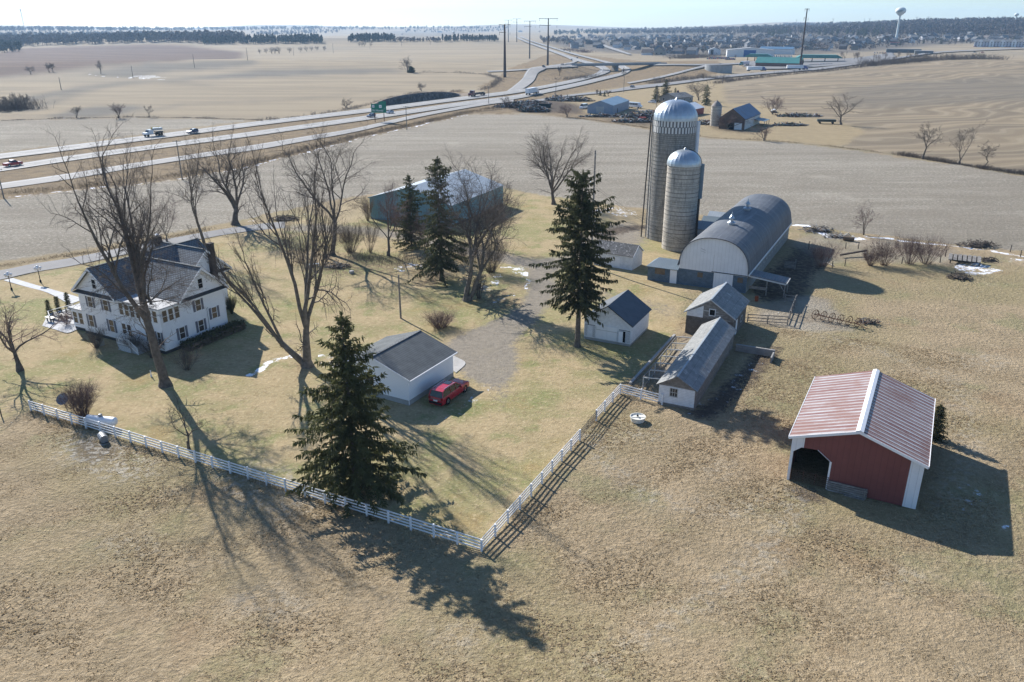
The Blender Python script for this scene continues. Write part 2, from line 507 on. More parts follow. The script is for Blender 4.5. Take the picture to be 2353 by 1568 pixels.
ground_zone = {}
def make_ground():
    az = list(np.arange(-48, 48.001, .12)) + list(np.arange(51, 312, 3.0))
    az = np.radians(np.array(az)); na = len(az)
    rs = list(np.arange(2, 38, 3.0)); r = 38.0
    while r < 9000:
        rs.append(r)
        r += min(max(.38, r * r / 42 * .0011), r * .02)
    rs = np.array(rs); nr = len(rs)
    X = (rs[:, None] * np.sin(az)[None]).ravel(); Y = (rs[:, None] * np.cos(az)[None]).ravel()
    Z = T(X, Y)
    rr = np.hypot(X, Y)
    Z = Z + (rr < 320) * .05 * np.sin(X / 3.1 + 2 * np.sin(Y / 7)) * np.sin(Y / 2.7 + np.sin(X / 5))
    V = np.column_stack([X, Y, Z])
    V = np.vstack([V, [[0, 0, 0]]])
    i = np.arange(nr - 1)[:, None] * na; j = np.arange(na)[None]; j2 = (np.arange(na) + 1) % na
    F = np.stack([i + j, i + na + j, i + na + j2[None], i + j2[None]], -1).reshape(-1, 4)
    tri = np.stack([np.full(na, nr * na), np.arange(na), j2], -1)
    me = bpy.data.meshes.new('ground')
    nv = len(V); nf = len(F) + len(tri)
    me.vertices.add(nv); me.vertices.foreach_set('co', V.ravel())
    me.loops.add(len(F) * 4 + len(tri) * 3)
    me.loops.foreach_set('vertex_index', np.concatenate([F.ravel(), tri.ravel()]).astype(np.int32))
    me.polygons.add(nf)
    st = np.concatenate([np.arange(len(F)) * 4, len(F) * 4 + np.arange(len(tri)) * 3]).astype(np.int32)
    me.polygons.foreach_set('loop_start', st)
    me.polygons.foreach_set('use_smooth', np.ones(nf, bool))
    me.update(calc_edges=True)
    P = V[:, :2].copy()
    # ragged borders
    w = np.clip(rr / 260, .35, 1.6); w = np.append(w, 1)
    P[:, 0] += w * (.5 * np.sin(P[:, 1] / 1.1 + np.sin(P[:, 0] / 1.7) * 2) + .6 * np.sin(P[:, 1] / 4.3 + 1))
    P[:, 1] += w * (.5 * np.sin(P[:, 0] / 1.3 + np.sin(P[:, 1] / 1.5) * 2) + .6 * np.sin(P[:, 0] / 5.1 + 2))
    Q = V[:, :2]
    ch = {}
    def paint(name, pts, val=1.0, exact=False):
        a = ch.setdefault(name, np.zeros(nv))
        m = inside(Q if exact else P, poly_world(pts))
        a[m] = val
    def stroke(name, pts, w, val=1.0):
        a = ch.setdefault(name, np.zeros(nv))
        np.maximum(a, val * near_line(P, poly_world(pts), w), out=a)
    for ln, v in (([(0, 178), (60, 170), (170, 163), (230, 150), (330, 146), (445, 135), (588, 128), (760, 118)], .8), ([(150, 215), (205, 201), (300, 187), (375, 188), (480, 196)], .7), ([(0, 256), (60, 256), (115, 236), (180, 213), (250, 198), (330, 190)], .7), ([(588, 236), (760, 222), (900, 205)], .5), ([(300, 262), (420, 240), (588, 232)], .5)):
        stroke('band', ln, 5.0, v)
    for ln in ([(370, 168), (450, 156), (560, 142), (640, 133)], [(0, 258), (90, 262), (140, 252)], [(588, 238), (760, 224), (890, 208)], [(600, 178), (760, 172), (930, 167)]): stroke('yellow', ln, 6.0, .6)
    paint('band', [(1925, 208), (2010, 196), (2090, 188), (2353, 174), (2480, 172), (2480, 235), (2353, 232), (2140, 240), (2015, 250), (1940, 250)], .55)
    ch['far'] = np.append(sstep(200, 420, rr), 0)
    paint('lawn', [(-80, 700), (-80, 655), (0, 645), (195, 610), (420, 556), (640, 525), (700, 500), (830, 455), (1180, 440), (1400, 470), (1480, 500), (1560, 600), (1490, 640), (1570, 660), (1560, 760), (1520, 830), (1425, 885), (1107, 1270), (72, 945), (-80, 1000)])
    stub = [(-120, 616), (0, 604), (90, 590), (200, 573), (330, 552), (480, 520), (620, 492), (760, 462), (850, 445), (960, 440), (1170, 432), (1260, 452), (1400, 470), (1480, 478), (1640, 497), (1830, 518), (2050, 545), (2353, 578), (2480, 592), (2480, 424), (2353, 405), (2230, 385), (2100, 367), (1900, 338), (1760, 325), (1640, 320), (1500, 300), (1330, 274), (1200, 262), (1080, 264), (960, 291), (830, 319), (700, 352), (560, 389), (430, 410), (300, 427), (150, 442), (0, 458), (-120, 470)]
    paint('stubble', stub)
    paint('stubble', [(-120, 355), (0, 350), (150, 333), (330, 308), (500, 285), (588, 277), (300, 272), (0, 277), (-120, 280)])
    paint('contour', [(1660, 203), (1800, 182), (1950, 163), (2100, 142), (2250, 137), (2353, 141), (2480, 146), (2480, 412), (2353, 398), (2230, 378), (2100, 361), (1930, 336), (1990, 300), (1940, 285), (1800, 260), (1740, 235), (1700, 240), (1660, 228)])
    paint('prairie', [(-60, 132), (60, 110), (330, 101), (420, 104), (560, 120), (560, 133), (400, 142), (240, 152), (90, 170), (-60, 184)])
    paint('band', [(60, 237), (200, 204), (340, 189), (588, 178), (700, 173), (935, 166), (900, 160), (700, 158), (588, 162), (420, 180), (300, 190), (180, 200), (0, 236)])
    paint('band', [(180, 170), (300, 150), (440, 143), (588, 138), (588, 150), (470, 160), (380, 166), (300, 180)])
    paint('band', [(100, 270), (200, 246), (300, 243), (340, 245), (280, 262), (220, 270)])
    paint('band', [(590, 100), (830, 97), (1000, 84), (1130, 70), (900, 72), (700, 92)], .6)
    paint('verge', [(-120, 362), (0, 353), (588, 280), (900, 244), (1100, 215), (1176, 205), (1176, 262), (1080, 263), (960, 290), (830, 318), (560, 388), (300, 426), (0, 457), (-120, 470)])
    paint('verge', [(1100, 200), (1190, 150), (1260, 125), (1320, 124), (1460, 140), (1650, 140), (1650, 165), (1560, 190), (1400, 215), (1176, 245)])
    paint('verge', [(890, 247), (960, 222), (1060, 206), (1070, 215), (1000, 236)])
    paint('yellow', [(1280, 232), (1340, 212), (1480, 197), (1660, 185), (1660, 240), (1740, 240), (1800, 262), (1940, 285), (1990, 300), (1930, 335), (1760, 322), (1640, 317), (1500, 297), (1360, 264)])
    paint('yellow', [(-120, 608), (0, 600), (200, 572), (480, 519), (640, 492), (640, 505), (480, 535), (200, 592), (0, 622), (-120, 630)], .8)
    paint('yellow', [(1330, 465), (1500, 482), (1640, 499), (1640, 540), (1500, 555), (1420, 520)], .7)
    paint('yellow', [(700, 470), (850, 446), (850, 500), (760, 520)], .6)
    paint('verge', [(1150, 255), (1230, 222), (1340, 233), (1365, 262), (1500, 288), (1500, 297), (1330, 272), (1200, 260)], .9)
    paint('mud', [(1160, 254), (1230, 226), (1330, 238), (1350, 262), (1200, 258)], .75)
    paint('mud', [(1360, 266), (1420, 268), (1500, 272), (1510, 297), (1400, 280)], .6)
    paint('mud', [(1600, 268), (1690, 290), (1750, 305), (1740, 312), (1640, 300)], .6)
    paint('gravel', [(1290, 588), (1235, 600), (1215, 620), (1222, 650), (1200, 700), (1150, 735), (1080, 762), (1036, 780), (1030, 812), (1060, 850), (1070, 866), (1120, 882), (1165, 885), (1183, 830), (1172, 790), (1230, 738), (1252, 700), (1264, 660), (1272, 630), (1312, 610)])
    paint('gravel', [(1110, 880), (1165, 880), (1195, 960), (1190, 1000), (1160, 940)], .45)
    paint('gravel', [(1290, 604), (1345, 530), (1440, 505), (1490, 540), (1482, 566), (1400, 562), (1372, 577), (1312, 612)], .75)
    paint('gravel', [(640, 523), (700, 514), (850, 522), (950, 537), (1060, 562), (1200, 590), (1236, 600), (1215, 616), (1050, 582), (930, 553), (840, 537), (650, 532)], .8)
    paint('gravel', [(1270, 640), (1560, 700), (1580, 740), (1500, 720), (1262, 690)], .35)
    stroke('gravel', [(520, 700), (600, 680), (700, 678), (760, 650), (860, 610)], .5, .7)
    stroke('gravel', [(600, 770), (690, 785), (800, 800), (860, 800)], .5, .7)
    stroke('mud', [(1380, 535), (1440, 525), (1480, 520)], 2.2, .8)
    stroke('mud', [(1385, 560), (1430, 528)], 1.0, .8)
    paint('mud', [(1725, 660), (1830, 560), (1880, 570), (1890, 612), (1850, 690), (1740, 700)], .6)
    paint('slab', [(1740, 700), (1850, 680), (1900, 690), (1945, 742), (1970, 764), (1870, 762), (1790, 752), (1740, 742)], .7)
    paint('slab', [(1815, 560), (1870, 535), (1960, 548), (2060, 556), (2190, 575), (2200, 602), (2060, 606), (1960, 598), (1890, 606)], .55)
    paint('slab', [(2120, 588), (2190, 592), (2230, 612), (2150, 606)], .6)
    paint('mud', [(1570, 930), (1600, 945), (1740, 800), (1800, 790), (1720, 900), (1640, 970), (1580, 960)], .7)
    paint('slab', [(1478, 862), (1500, 850), (1590, 762), (1600, 775), (1530, 860), (1500, 880)], .7)
    paint('mud', [(145, 1042), (150, 1020), (200, 1005), (260, 1015), (290, 1035), (250, 1060), (190, 1068)], .55)
    paint('pale', [(110, 1040), (150, 1000), (230, 985), (330, 1040), (370, 1080), (300, 1110), (200, 1090)], .8)
    paint('pale', [(470, 1090), (600, 1060), (720, 1110), (760, 1180), (640, 1200), (520, 1150)], .5)
    paint('yellow', [(130, 1010), (400, 1060), (720, 1160), (1000, 1260), (1107, 1285), (1107, 1268), (760, 1150), (430, 1040), (72, 945)], .55)
    paint('leaf', [(655, 845), (680, 830), (730, 845), (700, 855)], .7)
    for c in ((800, 610, 60, 26), (735, 600, 60, 22), (1000, 640, 40, 20), (1140, 690, 50, 24), (900, 620, 60, 20), (590, 545, 30, 12)):
        a = [(c[0] + c[2] * math.cos(t), c[1] + c[3] * math.sin(t)) for t in np.linspace(0, 6.28, 14)[:-1]]
        paint('leaf', a, .8)
    paint('mud', [(1800, 1108), (1850, 1120), (1900, 1135), (1890, 1160), (1840, 1150), (1795, 1125)], .7)
    for ln, w_, v in (([(1830, 1130), (1700, 1180), (1500, 1150), (1380, 1060), (1352, 992)], 1.0, .55), ([(1352, 992), (1420, 1010), (1470, 985)], .9, .5), ([(1850, 1150), (1700, 1330), (1500, 1480), (1350, 1568)], 1.0, .45), ([(2160, 1180), (2230, 1020), (2200, 880), (2000, 800), (1850, 760)], 1.0, .5)): stroke('pale', ln, w_, v)
    for c in ((1790, 1300, 60, 26), (1480, 1000, 60, 22), (1650, 1080, 50, 20), (2080, 1330, 70, 24), (300, 1250, 90, 30), (620, 1400, 110, 34), (1050, 1480, 90, 30), (2250, 830, 70, 20)):
        paint('pale', [(c[0] + c[2] * math.cos(t), c[1] + c[3] * math.sin(t)) for t in np.linspace(0, 6.28, 14)[:-1]], .4)
    # remains of snow
    stroke('snow', [(20, 452), (150, 441), (300, 425), (430, 408), (560, 387), (650, 364)], 1.0, .58)
    stroke('snow', [(680, 356), (760, 336), (830, 317), (900, 303), (960, 289), (1075, 264)], .9, .62)
    stroke('snow', [(1640, 498), (1700, 505)], 1.2); stroke('snow', [(1822, 517), (1850, 520)], .8)
    stroke('snow', [(1880, 534), (1920, 545), (1985, 550)], 1.2, .7); stroke('snow', [(2000, 545), (2060, 552), (2130, 560)], .9, .65)
    stroke('snow', [(2130, 560), (2200, 566), (2270, 575), (2353, 590)], .9, .6)
    paint('snow', [(1372, 478), (1430, 474), (1480, 488), (1440, 500), (1372, 490)], .47)
    paint('snow', [(2190, 610), (2245, 602), (2312, 622), (2260, 632), (2230, 634)], .56)
    paint('snow', [(2300, 590), (2353, 596), (2353, 606), (2300, 600)], .45)
    paint('snow', [(985, 985), (1030, 960), (1062, 935), (1085, 905), (1102, 880), (1128, 888), (1120, 905), (1095, 930), (1060, 968), (992, 992)], .40)
    paint('snow', [(1085, 662), (1120, 640), (1150, 625), (1160, 640), (1130, 668), (1095, 680)], .45); paint('snow', [(1140, 612), (1200, 610), (1224, 630), (1216, 668), (1205, 672), (1210, 640), (1180, 626)], .5); paint('snow', [(1120, 690), (1180, 672), (1190, 684), (1140, 702)], .42)
    paint('snow', [(900, 616), (940, 604), (985, 606), (960, 622), (920, 626)], .46)
    stroke('snow', [(575, 862), (612, 832), (680, 814)], .7, .62)
    paint('snow', [(728, 815), (760, 812), (790, 850), (735, 848)], .5)
    paint('snow', [(560, 505), (640, 480), (650, 500), (580, 520)], .36); paint('snow', [(690, 490), (740, 470), (740, 490), (700, 500)], .36)
    paint('snow', [(290, 175), (350, 172), (380, 178), (330, 183)], .5); stroke('snow', [(195, 170), (240, 176), (300, 180), (380, 184)], 1.6, .6)
    stroke('snow', [(120, 274), (160, 272)], 1.2, .9)
    paint('snow', [(1570, 960), (1640, 880), (1740, 790), (1790, 790), (1700, 900), (1620, 985)], .36)
    paint('snow', [(2120, 1110), (2200, 1090), (2330, 1160), (2330, 1240), (2200, 1180)], .36)
    paint('snow', [(1620, 700), (1690, 690), (1680, 700), (1640, 706)], .42)
    paint('town', [(1250, 100), (1340, 84), (1500, 74), (1800, 66), (2353, 58), (2480, 58), (2480, 96), (2353, 98), (2200, 100), (2000, 118), (1900, 124), (1700, 128), (1540, 131), (1470, 124), (1400, 122), (1330, 112), (1290, 108)])
    def soften(name, ra, rz):
        a = ch[name][:nr * na].reshape(nr, na)
        for _ in range(2):
            a = sum(np.roll(a, k_, 1) for k_ in range(-rz, rz + 1)) / (2 * rz + 1)
            p_ = np.pad(a, ((ra, ra), (0, 0)), 'edge'); a = sum(p_[k_:k_ + nr] for k_ in range(2 * ra + 1)) / (2 * ra + 1)
        ch[name][:nr * na] = a.ravel()
    for nm_, ra_, rz_ in (('gravel', 3, 6), ('lawn', 1, 2), ('mud', 2, 4), ('slab', 1, 2), ('yellow', 2, 4), ('leaf', 2, 4), ('pale', 3, 5), ('band', 1, 2), ('prairie', 1, 2), ('town', 1, 4)): soften(nm_, ra_, rz_)
    packs = [('zone_a', ('lawn', 'stubble', 'gravel', 'far')), ('zone_b', ('contour', 'prairie', 'verge', 'band')), ('zone_c', ('mud', 'slab', 'snow', 'yellow')), ('zone_d', ('pale', 'leaf', 'town', 'y'))]
    for nm, keys in packs:
        at = me.attributes.new(nm, 'FLOAT_COLOR', 'POINT')
        at.data.foreach_set('color', np.column_stack([ch.get(k_, np.zeros(nv)) for k_ in keys]).astype(np.float32).ravel())
    ground_zone['lawn'] = poly_world([(-80, 700), (-80, 655), (0, 645), (195, 610), (420, 556), (640, 525), (700, 500), (830, 455), (1180, 440), (1400, 470), (1480, 500), (1560, 600), (1490, 640), (1570, 660), (1560, 760), (1520, 830), (1425, 885), (1107, 1270), (72, 945), (-80, 1000)])
    # the look
    k = NT('ground')
    tc = k.n('ShaderNodeTexCoord'); ob = tc.outputs['Object']
    z = {}
    for nm, keys in packs[:4]:
        a = k.n('ShaderNodeAttribute', attribute_name=nm); sp = k.n('ShaderNodeSeparateColor'); k.l(a.outputs['Color'], sp.inputs[0])
        for i_, key in enumerate(keys[:3]): z[key] = sp.outputs[i_]
        z[keys[3]] = a.outputs['Alpha']
    n_big = k.noise(ob, .035, 3); n_mid = k.noise(ob, .22, 4, .6); n_fine = k.noise(ob, 1.1, 6, .72); n_grit = k.noise(ob, 3.6, 5, .8)
    tuft = k.noise(ob, 1.9, 5, .72)
    # grazed pasture: tan, straw and patches of green
    past = k.mix(k.ramp(n_mid, .35, .65), (.405, .312, .195), (.33, .257, .16))
    past = k.mix(k.math('MULTIPLY', k.ramp(n_big, .44, .60), .65), past, (.295, .25, .13))
    past = k.mix(k.math('MULTIPLY', k.ramp(k.noise(ob, .085, 4, .6), .52, .66), .55), past, (.235, .235, .115))
    past = k.mix(k.math('MULTIPLY', k.ramp(k.noise(ob, .055, 4, .65), .55, .68), .55), past, (.36, .25, .15))
    past = k.mix(k.math('MULTIPLY', k.ramp(k.noise(ob, .13, 5, .7), .58, .70), .5), past, (.46, .375, .25))
    past = k.mix(k.math('MULTIPLY', k.ramp(n_fine, .52, .66), .45), past, (.22, .165, .095))
    past = k.mix(k.math('MULTIPLY', k.ramp(tuft, .52, .64), .45), past, (.54, .43, .285))
    past = k.mix(k.math('MULTIPLY', k.ramp(tuft, .42, .34), .55), past, (.15, .115, .065))
    past = k.mix(k.math('MULTIPLY', k.ramp(n_grit, .58, .68), .45), past, (.60, .50, .36))
    lawn = k.mix(k.ramp(n_mid, .35, .68), (.385, .298, .17), (.31, .25, .135))
    lawn = k.mix(k.math('MULTIPLY', k.ramp(k.noise(ob, .055, 5, .62), .45, .60), .7), lawn, (.23, .23, .095))
    lawn = k.mix(k.math('MULTIPLY', k.ramp(k.noise(ob, .11, 5, .65), .55, .68), .5), lawn, (.36, .235, .115))
    lawn = k.mix(k.math('MULTIPLY', k.ramp(k.noise(ob, .16, 5, .65), .52, .66), .6), lawn, (.16, .195, .065))
    lawn = k.mix(k.math('MULTIPLY', k.ramp(n_fine, .50, .64), .6), lawn, (.23, .17, .09))
    lawn = k.mix(k.math('MULTIPLY', k.ramp(tuft, .53, .64), .5), lawn, (.55, .44, .27))
    lawn = k.mix(k.math('MULTIPLY', k.ramp(n_grit, .56, .66), .45), lawn, (.58, .48, .31))
    lawn = k.mix(k.math('MULTIPLY', k.ramp(n_grit, .42, .34), .4), lawn, (.14, .11, .06))
    row = k.noise(k.scaled(ob, (.06, 1.1, 1), R(-14)), 1.0, 5, .7)
    row2 = k.noise(k.scaled(ob, (.012, .16, 1), R(-10)), 1.0, 4, .6)
    speck = k.noise(k.scaled(ob, (1, 1.3, 1), R(-14)), 1.3, 7, .85)
    stb = k.mix(k.ramp(row, .35, .65), (.36, .32, .255), (.275, .24, .19))
    stb = k.mix(k.math('MULTIPLY', k.ramp(row2, .42, .58), .7), stb, (.25, .22, .17))
    stb = k.mix(k.math('MULTIPLY', k.ramp(speck, .51, .62), .7), stb, (.66, .61, .51))
    stb = k.mix(k.math('MULTIPLY', k.ramp(speck, .47, .38), .6), stb, (.15, .13, .10))
    stb = k.mix(k.math('MULTIPLY', k.ramp(k.noise(k.scaled(ob, (.006, .02, 1), R(-12)), 1.0, 5, .65), .46, .62), .5), stb, (.22, .19, .145))
    stb = k.mix(k.math('MULTIPLY', k.ramp(k.noise(ob, .03, 5, .7), .56, .68), .4), stb, (.45, .40, .32))
    # contour strips bend round the hill
    bend = k.noise(ob, .0075, 3, .5)
    sep = k.n('ShaderNodeSeparateXYZ'); k.l(ob, sep.inputs[0])
    cc = k.math('ADD', k.math('ADD', k.math('MULTIPLY', sep.outputs[1], .10), k.math('MULTIPLY', sep.outputs[0], -.045)), k.math('MULTIPLY', bend, 17.0))
    wv = k.math('SINE', k.math('MULTIPLY', cc, 4.2)); wv2 = k.math('SINE', k.math('MULTIPLY', cc, 1.3))
    con = k.mix(k.ramp(wv2, -.8, .9), (.30, .24, .16), (.24, .195, .135))
    con = k.mix(k.math('MULTIPLY', k.ramp(wv, .0, .95), .35), con, (.17, .135, .095))
    con = k.mix(k.math('MULTIPLY', k.ramp(wv, -.6, -1), .4), con, (.40, .33, .23))
    con = k.mix(k.math('MULTIPLY', k.ramp(speck, .55, .7), .3), con, (.46, .38, .27))
    farrow = k.noise(k.scaled(ob, (.004, .035, 1), R(12)), 1.0, 4, .6)
    far = k.mix(k.ramp(farrow, .38, .62), (.34, .275, .185), (.275, .225, .155))
    far = k.mix(k.math('MULTIPLY', k.ramp(k.noise(ob, .0035, 3), .5, .62), .5), far, (.25, .215, .16))
    verge = k.mix(k.ramp(n_mid, .35, .65), (.27, .20, .115), (.20, .15, .095))
    verge = k.mix(k.math('MULTIPLY', k.ramp(n_fine, .5, .7), .5), verge, (.13, .10, .07))
    grav = k.mix(k.ramp(n_fine, .35, .7), (.275, .24, .19), (.20, .175, .138))
    grav = k.mix(k.math('MULTIPLY', k.ramp(n_mid, .5, .7), .5), grav, (.28, .24, .175))
    mud = k.mix(k.ramp(n_fine, .4, .65), (.12, .092, .068), (.075, .06, .047))
    slab = k.mix(k.ramp(n_mid, .35, .65), (.36, .325, .275), (.27, .235, .19))
    yel = k.mix(k.ramp(n_mid, .3, .7), (.37, .29, .175), (.315, .25, .15))
    yel = k.mix(k.math('MULTIPLY', k.ramp(n_fine, .55, .7), .4), yel, (.20, .14, .07))
    edge_n = k.math('MULTIPLY', k.math('SUBTRACT', n_fine, .5), 1.3)
    for key in ('gravel', 'mud', 'yellow'): z[key] = k.math('MULTIPLY', k.ramp(k.math('ADD', z[key], edge_n), .15, .65), k.ramp(z[key], .02, .3))
    col = past
    twn = k.mix(k.ramp(k.noise(ob, .02, 4, .6), .35, .65), (.17, .145, .115), (.11, .098, .082))
    for key, c in (('far', far), ('lawn', lawn), ('stubble', stb), ('contour', con), ('prairie', None), ('band', None), ('verge', verge), ('town', twn), ('yellow', yel), ('gravel', grav), ('mud', mud), ('slab', slab)):
        if key == 'prairie': c = k.mix(k.ramp(farrow, .35, .65), (.15, .10, .075), (.105, .073, .056))
        if key == 'band': c = k.mix(k.ramp(farrow, .35, .65), (.185, .165, .135), (.145, .13, .105))
        col = k.mix(z[key], col, c)
    col = k.mix(k.math('MULTIPLY', z['pale'], k.ramp(n_fine, .45, .6)), col, (.52, .48, .40))
    col = k.mix(k.math('MULTIPLY', z['leaf'], k.ramp(n_fine, .38, .6)), col, (.15, .105, .07))
    sn = k.math('ADD', k.noise(ob, .55, 7, .75), k.math('MULTIPLY', z['snow'], .62))
    col = k.mix(k.math('MULTIPLY', k.ramp(sn, .80, .90), k.ramp(z['snow'], .05, .2)), col, (.86, .88, .92))
    k.l(col, k.b.inputs['Base Color'])
    k.b.inputs['Roughness'].default_value = .95; k.b.inputs['Specular IOR Level'].default_value = .1
    h = k.math('ADD', k.math('MULTIPLY', tuft, 1.0), k.math('MULTIPLY', n_fine, .6))
    h = k.math('ADD', h, k.math('MULTIPLY', n_grit, .18))
    soft = k.math('SUBTRACT', 1.0, k.math('MULTIPLY', k.math('MAXIMUM', k.math('MAXIMUM', z['lawn'], z['gravel']), k.math('MULTIPLY', z['snow'], 1.0)), .62))
    bp = k.n('ShaderNodeBump'); bp.inputs['Distance'].default_value = .5
    k.l(h, bp.inputs['Height']); k.l(soft, bp.inputs['Strength']); k.l(bp.outputs[0], k.b.inputs['Normal'])
    me.materials.append(k.m)
    o = bpy.data.objects.new('ground', me); COL.objects.link(o)
    tag(o, 'rolling winter farmland of tan pasture, lawn, stubble and ploughed fields', 'ground', kind='structure')
make_ground()

# ------------------------------------------------------------------ roads, laid on the ground as strips
def catmull(pts, n=6):
    P = np.array(pts, float); P = np.vstack([2 * P[0] - P[1], P, 2 * P[-1] - P[-2]])
    out = []
    for i in range(1, len(P) - 2):
        a, b, c, d = P[i - 1:i + 3]
        for t in np.arange(n) / n:
            out.append(.5 * ((2 * b) + (c - a) * t + (2 * a - 5 * b + 4 * c - d) * t * t + (3 * b - a - 3 * c + d) * t ** 3))
    out.append(P[-2])
    return np.array(out)

def strip(name, label, mat, edges, cross=4, n=6, lift=0.0, height=None):
    """edges: (left x, left y, right x, right y) along the road"""
    E = catmull(edges, n)
    L = np.array([G(a, b)[:2] for a, b, _, _ in E]); Rr = np.array([G(c, d)[:2] for _, _, c, d in E])
    vs = []; us = []; s = 0.0
    mid = (L + Rr) / 2
    for i in range(len(E)):
        if i: s += float(np.hypot(*(mid[i] - mid[i - 1])))
        wd = float(np.hypot(*(Rr[i] - L[i])))
        for j in range(cross + 1):
            t = j / cross
            p = L[i] * (1 - t) + Rr[i] * t
            r = float(np.hypot(*p))
            zz = Ts(*p) + .07 + lift + max(0, r - 180) * .0012
            if height is not None: zz = max(zz, height[0] + (height[1] - height[0]) * i / (len(E) - 1))
            vs.append((p[0], p[1], zz)); us.append((t * wd, s))
    fs = []
    c1 = cross + 1
    for i in range(len(E) - 1):
        for j in range(cross):
            fs.append((i * c1 + j, i * c1 + j + 1, (i + 1) * c1 + j + 1, (i + 1) * c1 + j))
    me = bpy.data.meshes.new(name); me.from_pydata(vs, [], fs)
    if me.polygons[0].normal.z < 0: me.flip_normals()
    uv = me.uv_layers.new(name='UVMap').data
    for p in me.polygons:
        for li, vi in zip(p.loop_indices, p.vertices): uv[li].uv = us[vi]
    me.materials.append(mat)
    o = bpy.data.objects.new(name, me); COL.objects.link(o)
    return tag(o, label, 'road', kind='structure')

def road_mat(name, c1, c2, marks=(), worn=.3):
    k = NT(name); tc = k.n('ShaderNodeTexCoord')
    col = k.mix(k.ramp(k.noise(tc.outputs['Object'], .12, 5, .6), .3, .7), c1, c2)
    st = k.noise(k.scaled(tc.outputs['UV'], (1.2, .02, 1)), 1.0, 4, .6)
    col = k.mix(k.math('MULTIPLY', k.ramp(st, .5, .7), worn), col, tuple(x * .6 for x in c1))
    sep = k.n('ShaderNodeSeparateXYZ'); k.l(tc.outputs['UV'], sep.inputs[0])
    for at_, w_, period, c in marks:
        on = k.math('LESS_THAN', k.math('ABSOLUTE', k.math('SUBTRACT', sep.outputs[0], at_)), w_ / 2)
        if period: on = k.math('MULTIPLY', on, k.math('LESS_THAN', k.math('FRACT', k.math('DIVIDE', sep.outputs[1], period)), .3))
        col = k.mix(on, col, c)
    k.l(col, k.b.inputs['Base Color']); k.b.inputs['Roughness'].default_value = .85; k.b.inputs['Specular IOR Level'].default_value = .2
    return k.m
W_ = (.75, .75, .74)
hw_mat = road_mat('highway_concrete', (.29, .282, .265), (.245, .24, .228), [(2.4, .35, 0, W_), (6.6, .3, 12, W_), (10.6, .35, 0, W_)])
ramp_mat = road_mat('ramp_concrete', (.30, .29, .272), (.255, .247, .235), [(1.4, .3, 0, W_)])
asphalt = road_mat('asphalt_grey', (.225, .22, .215), (.18, .176, .172))
county = road_mat('county_asphalt', (.25, .245, .24), (.21, .205, .20), [(4.2, .25, 0, (.5, .4, .12))])

strip('highway', 'far pale concrete carriageway of the divided highway', hw_mat, [
    (-140, 372, -140, 386), (0, 355, 0, 367), (122, 340, 122, 352), (250, 324, 250, 335.5), (430, 301.5, 430, 312), (588, 281, 588, 291), (740, 263.5, 740, 272.5), (888, 246, 888, 255), (1000, 232, 1000, 240), (1063, 224, 1063, 232), (1176, 210, 1176, 217.5),
    (1240, 200, 1244, 206), (1310, 186, 1316, 192), (1362, 173, 1370, 178), (1377, 164, 1400, 167), (1376, 159, 1398, 159), (1352, 150, 1376, 150), (1318, 140, 1336, 139), (1280, 126, 1292, 125), (1245, 113, 1254, 112), (1212, 101, 1219, 100.5), (1192, 92, 1198, 92), (1182, 86, 1187, 86)], n=5)
strip('highway', 'near pale concrete carriageway of the divided highway', hw_mat, [
    (-140, 400, -140, 413), (0, 383.5, 0, 395.5), (161, 359.5, 161, 371.5), (322, 338, 322, 348.7), (457, 320.5, 457, 331), (588, 303, 588, 313.5), (740, 282, 740, 292), (888, 261, 888, 271), (1063, 236, 1063, 245), (1176, 222, 1176, 231),
    (1250, 208, 1252, 216), (1326, 192, 1328, 200), (1390, 177.5, 1394, 184), (1424, 170, 1430, 174.5), (1428, 163, 1449, 164), (1420, 157, 1444, 157), (1398, 149, 1416, 148), (1360, 138.5, 1370, 137.5), (1310, 125.5, 1319, 124.5), (1266, 112, 1273, 111.5), (1230, 101, 1236, 100.5), (1206, 92, 1211, 92), (1194, 86, 1198, 86)], n=5)
strip('exit_ramp', 'pale concrete exit ramp beside the stubble field', ramp_mat, [
    (-140, 442, -140, 456), (0, 422.5, 0, 436), (161, 399.8, 161, 413), (322, 374, 322, 385), (457, 354, 457, 364), (588, 334, 588, 346), (700, 315.5, 700, 326), (813, 297, 813, 305.5), (938, 269, 938, 276.5), (1000, 257, 1000, 263.5), (1063, 246, 1063, 252), (1130, 236, 1130, 241), (1180, 231, 1180, 235)], n=5)
strip('entry_ramp', 'pale ramp curving up to the west end of the overpass', ramp_mat, [
    (1165, 211, 1180, 214), (1180, 200, 1205, 204), (1200, 183, 1226, 188), (1208, 168, 1236, 170), (1220, 158, 1250, 162), (1255, 154, 1262, 158.5), (1326, 150.5, 1326, 154.5)], n=6)
strip('exit_ramp', 'pale ramp curling north from the overpass to the highway', ramp_mat, [
    (1262, 152.5, 1262, 155), (1300, 147.5, 1300, 150), (1316, 143.5, 1322, 145.5), (1312, 140, 1324, 140), (1296, 132, 1302, 131), (1258, 117, 1262, 116)], n=6)
strip('entry_ramp', 'pale straight ramp rising east to the crossroad', ramp_mat, [
    (1440, 192, 1446, 194.5), (1500, 181, 1504, 184), (1551, 169, 1556, 172), (1590, 159, 1598, 161), (1625, 150, 1640, 152)], n=6)
strip('crossroad', 'crossroad running east from the overpass to the fuel station', county, [
    (1500, 149, 1500, 152.5), (1550, 149, 1550, 152), (1612, 149, 1612, 152.5), (1660, 148, 1660, 151.5), (1700, 146.5, 1700, 149.5)], n=6)
strip('crossroad', 'crossroad running west from the overpass into the fields', county, [
    (1120, 165, 1120, 167.5), (1180, 162, 1180, 165), (1262, 156, 1262, 159), (1326, 152, 1326, 155.5)], n=6)
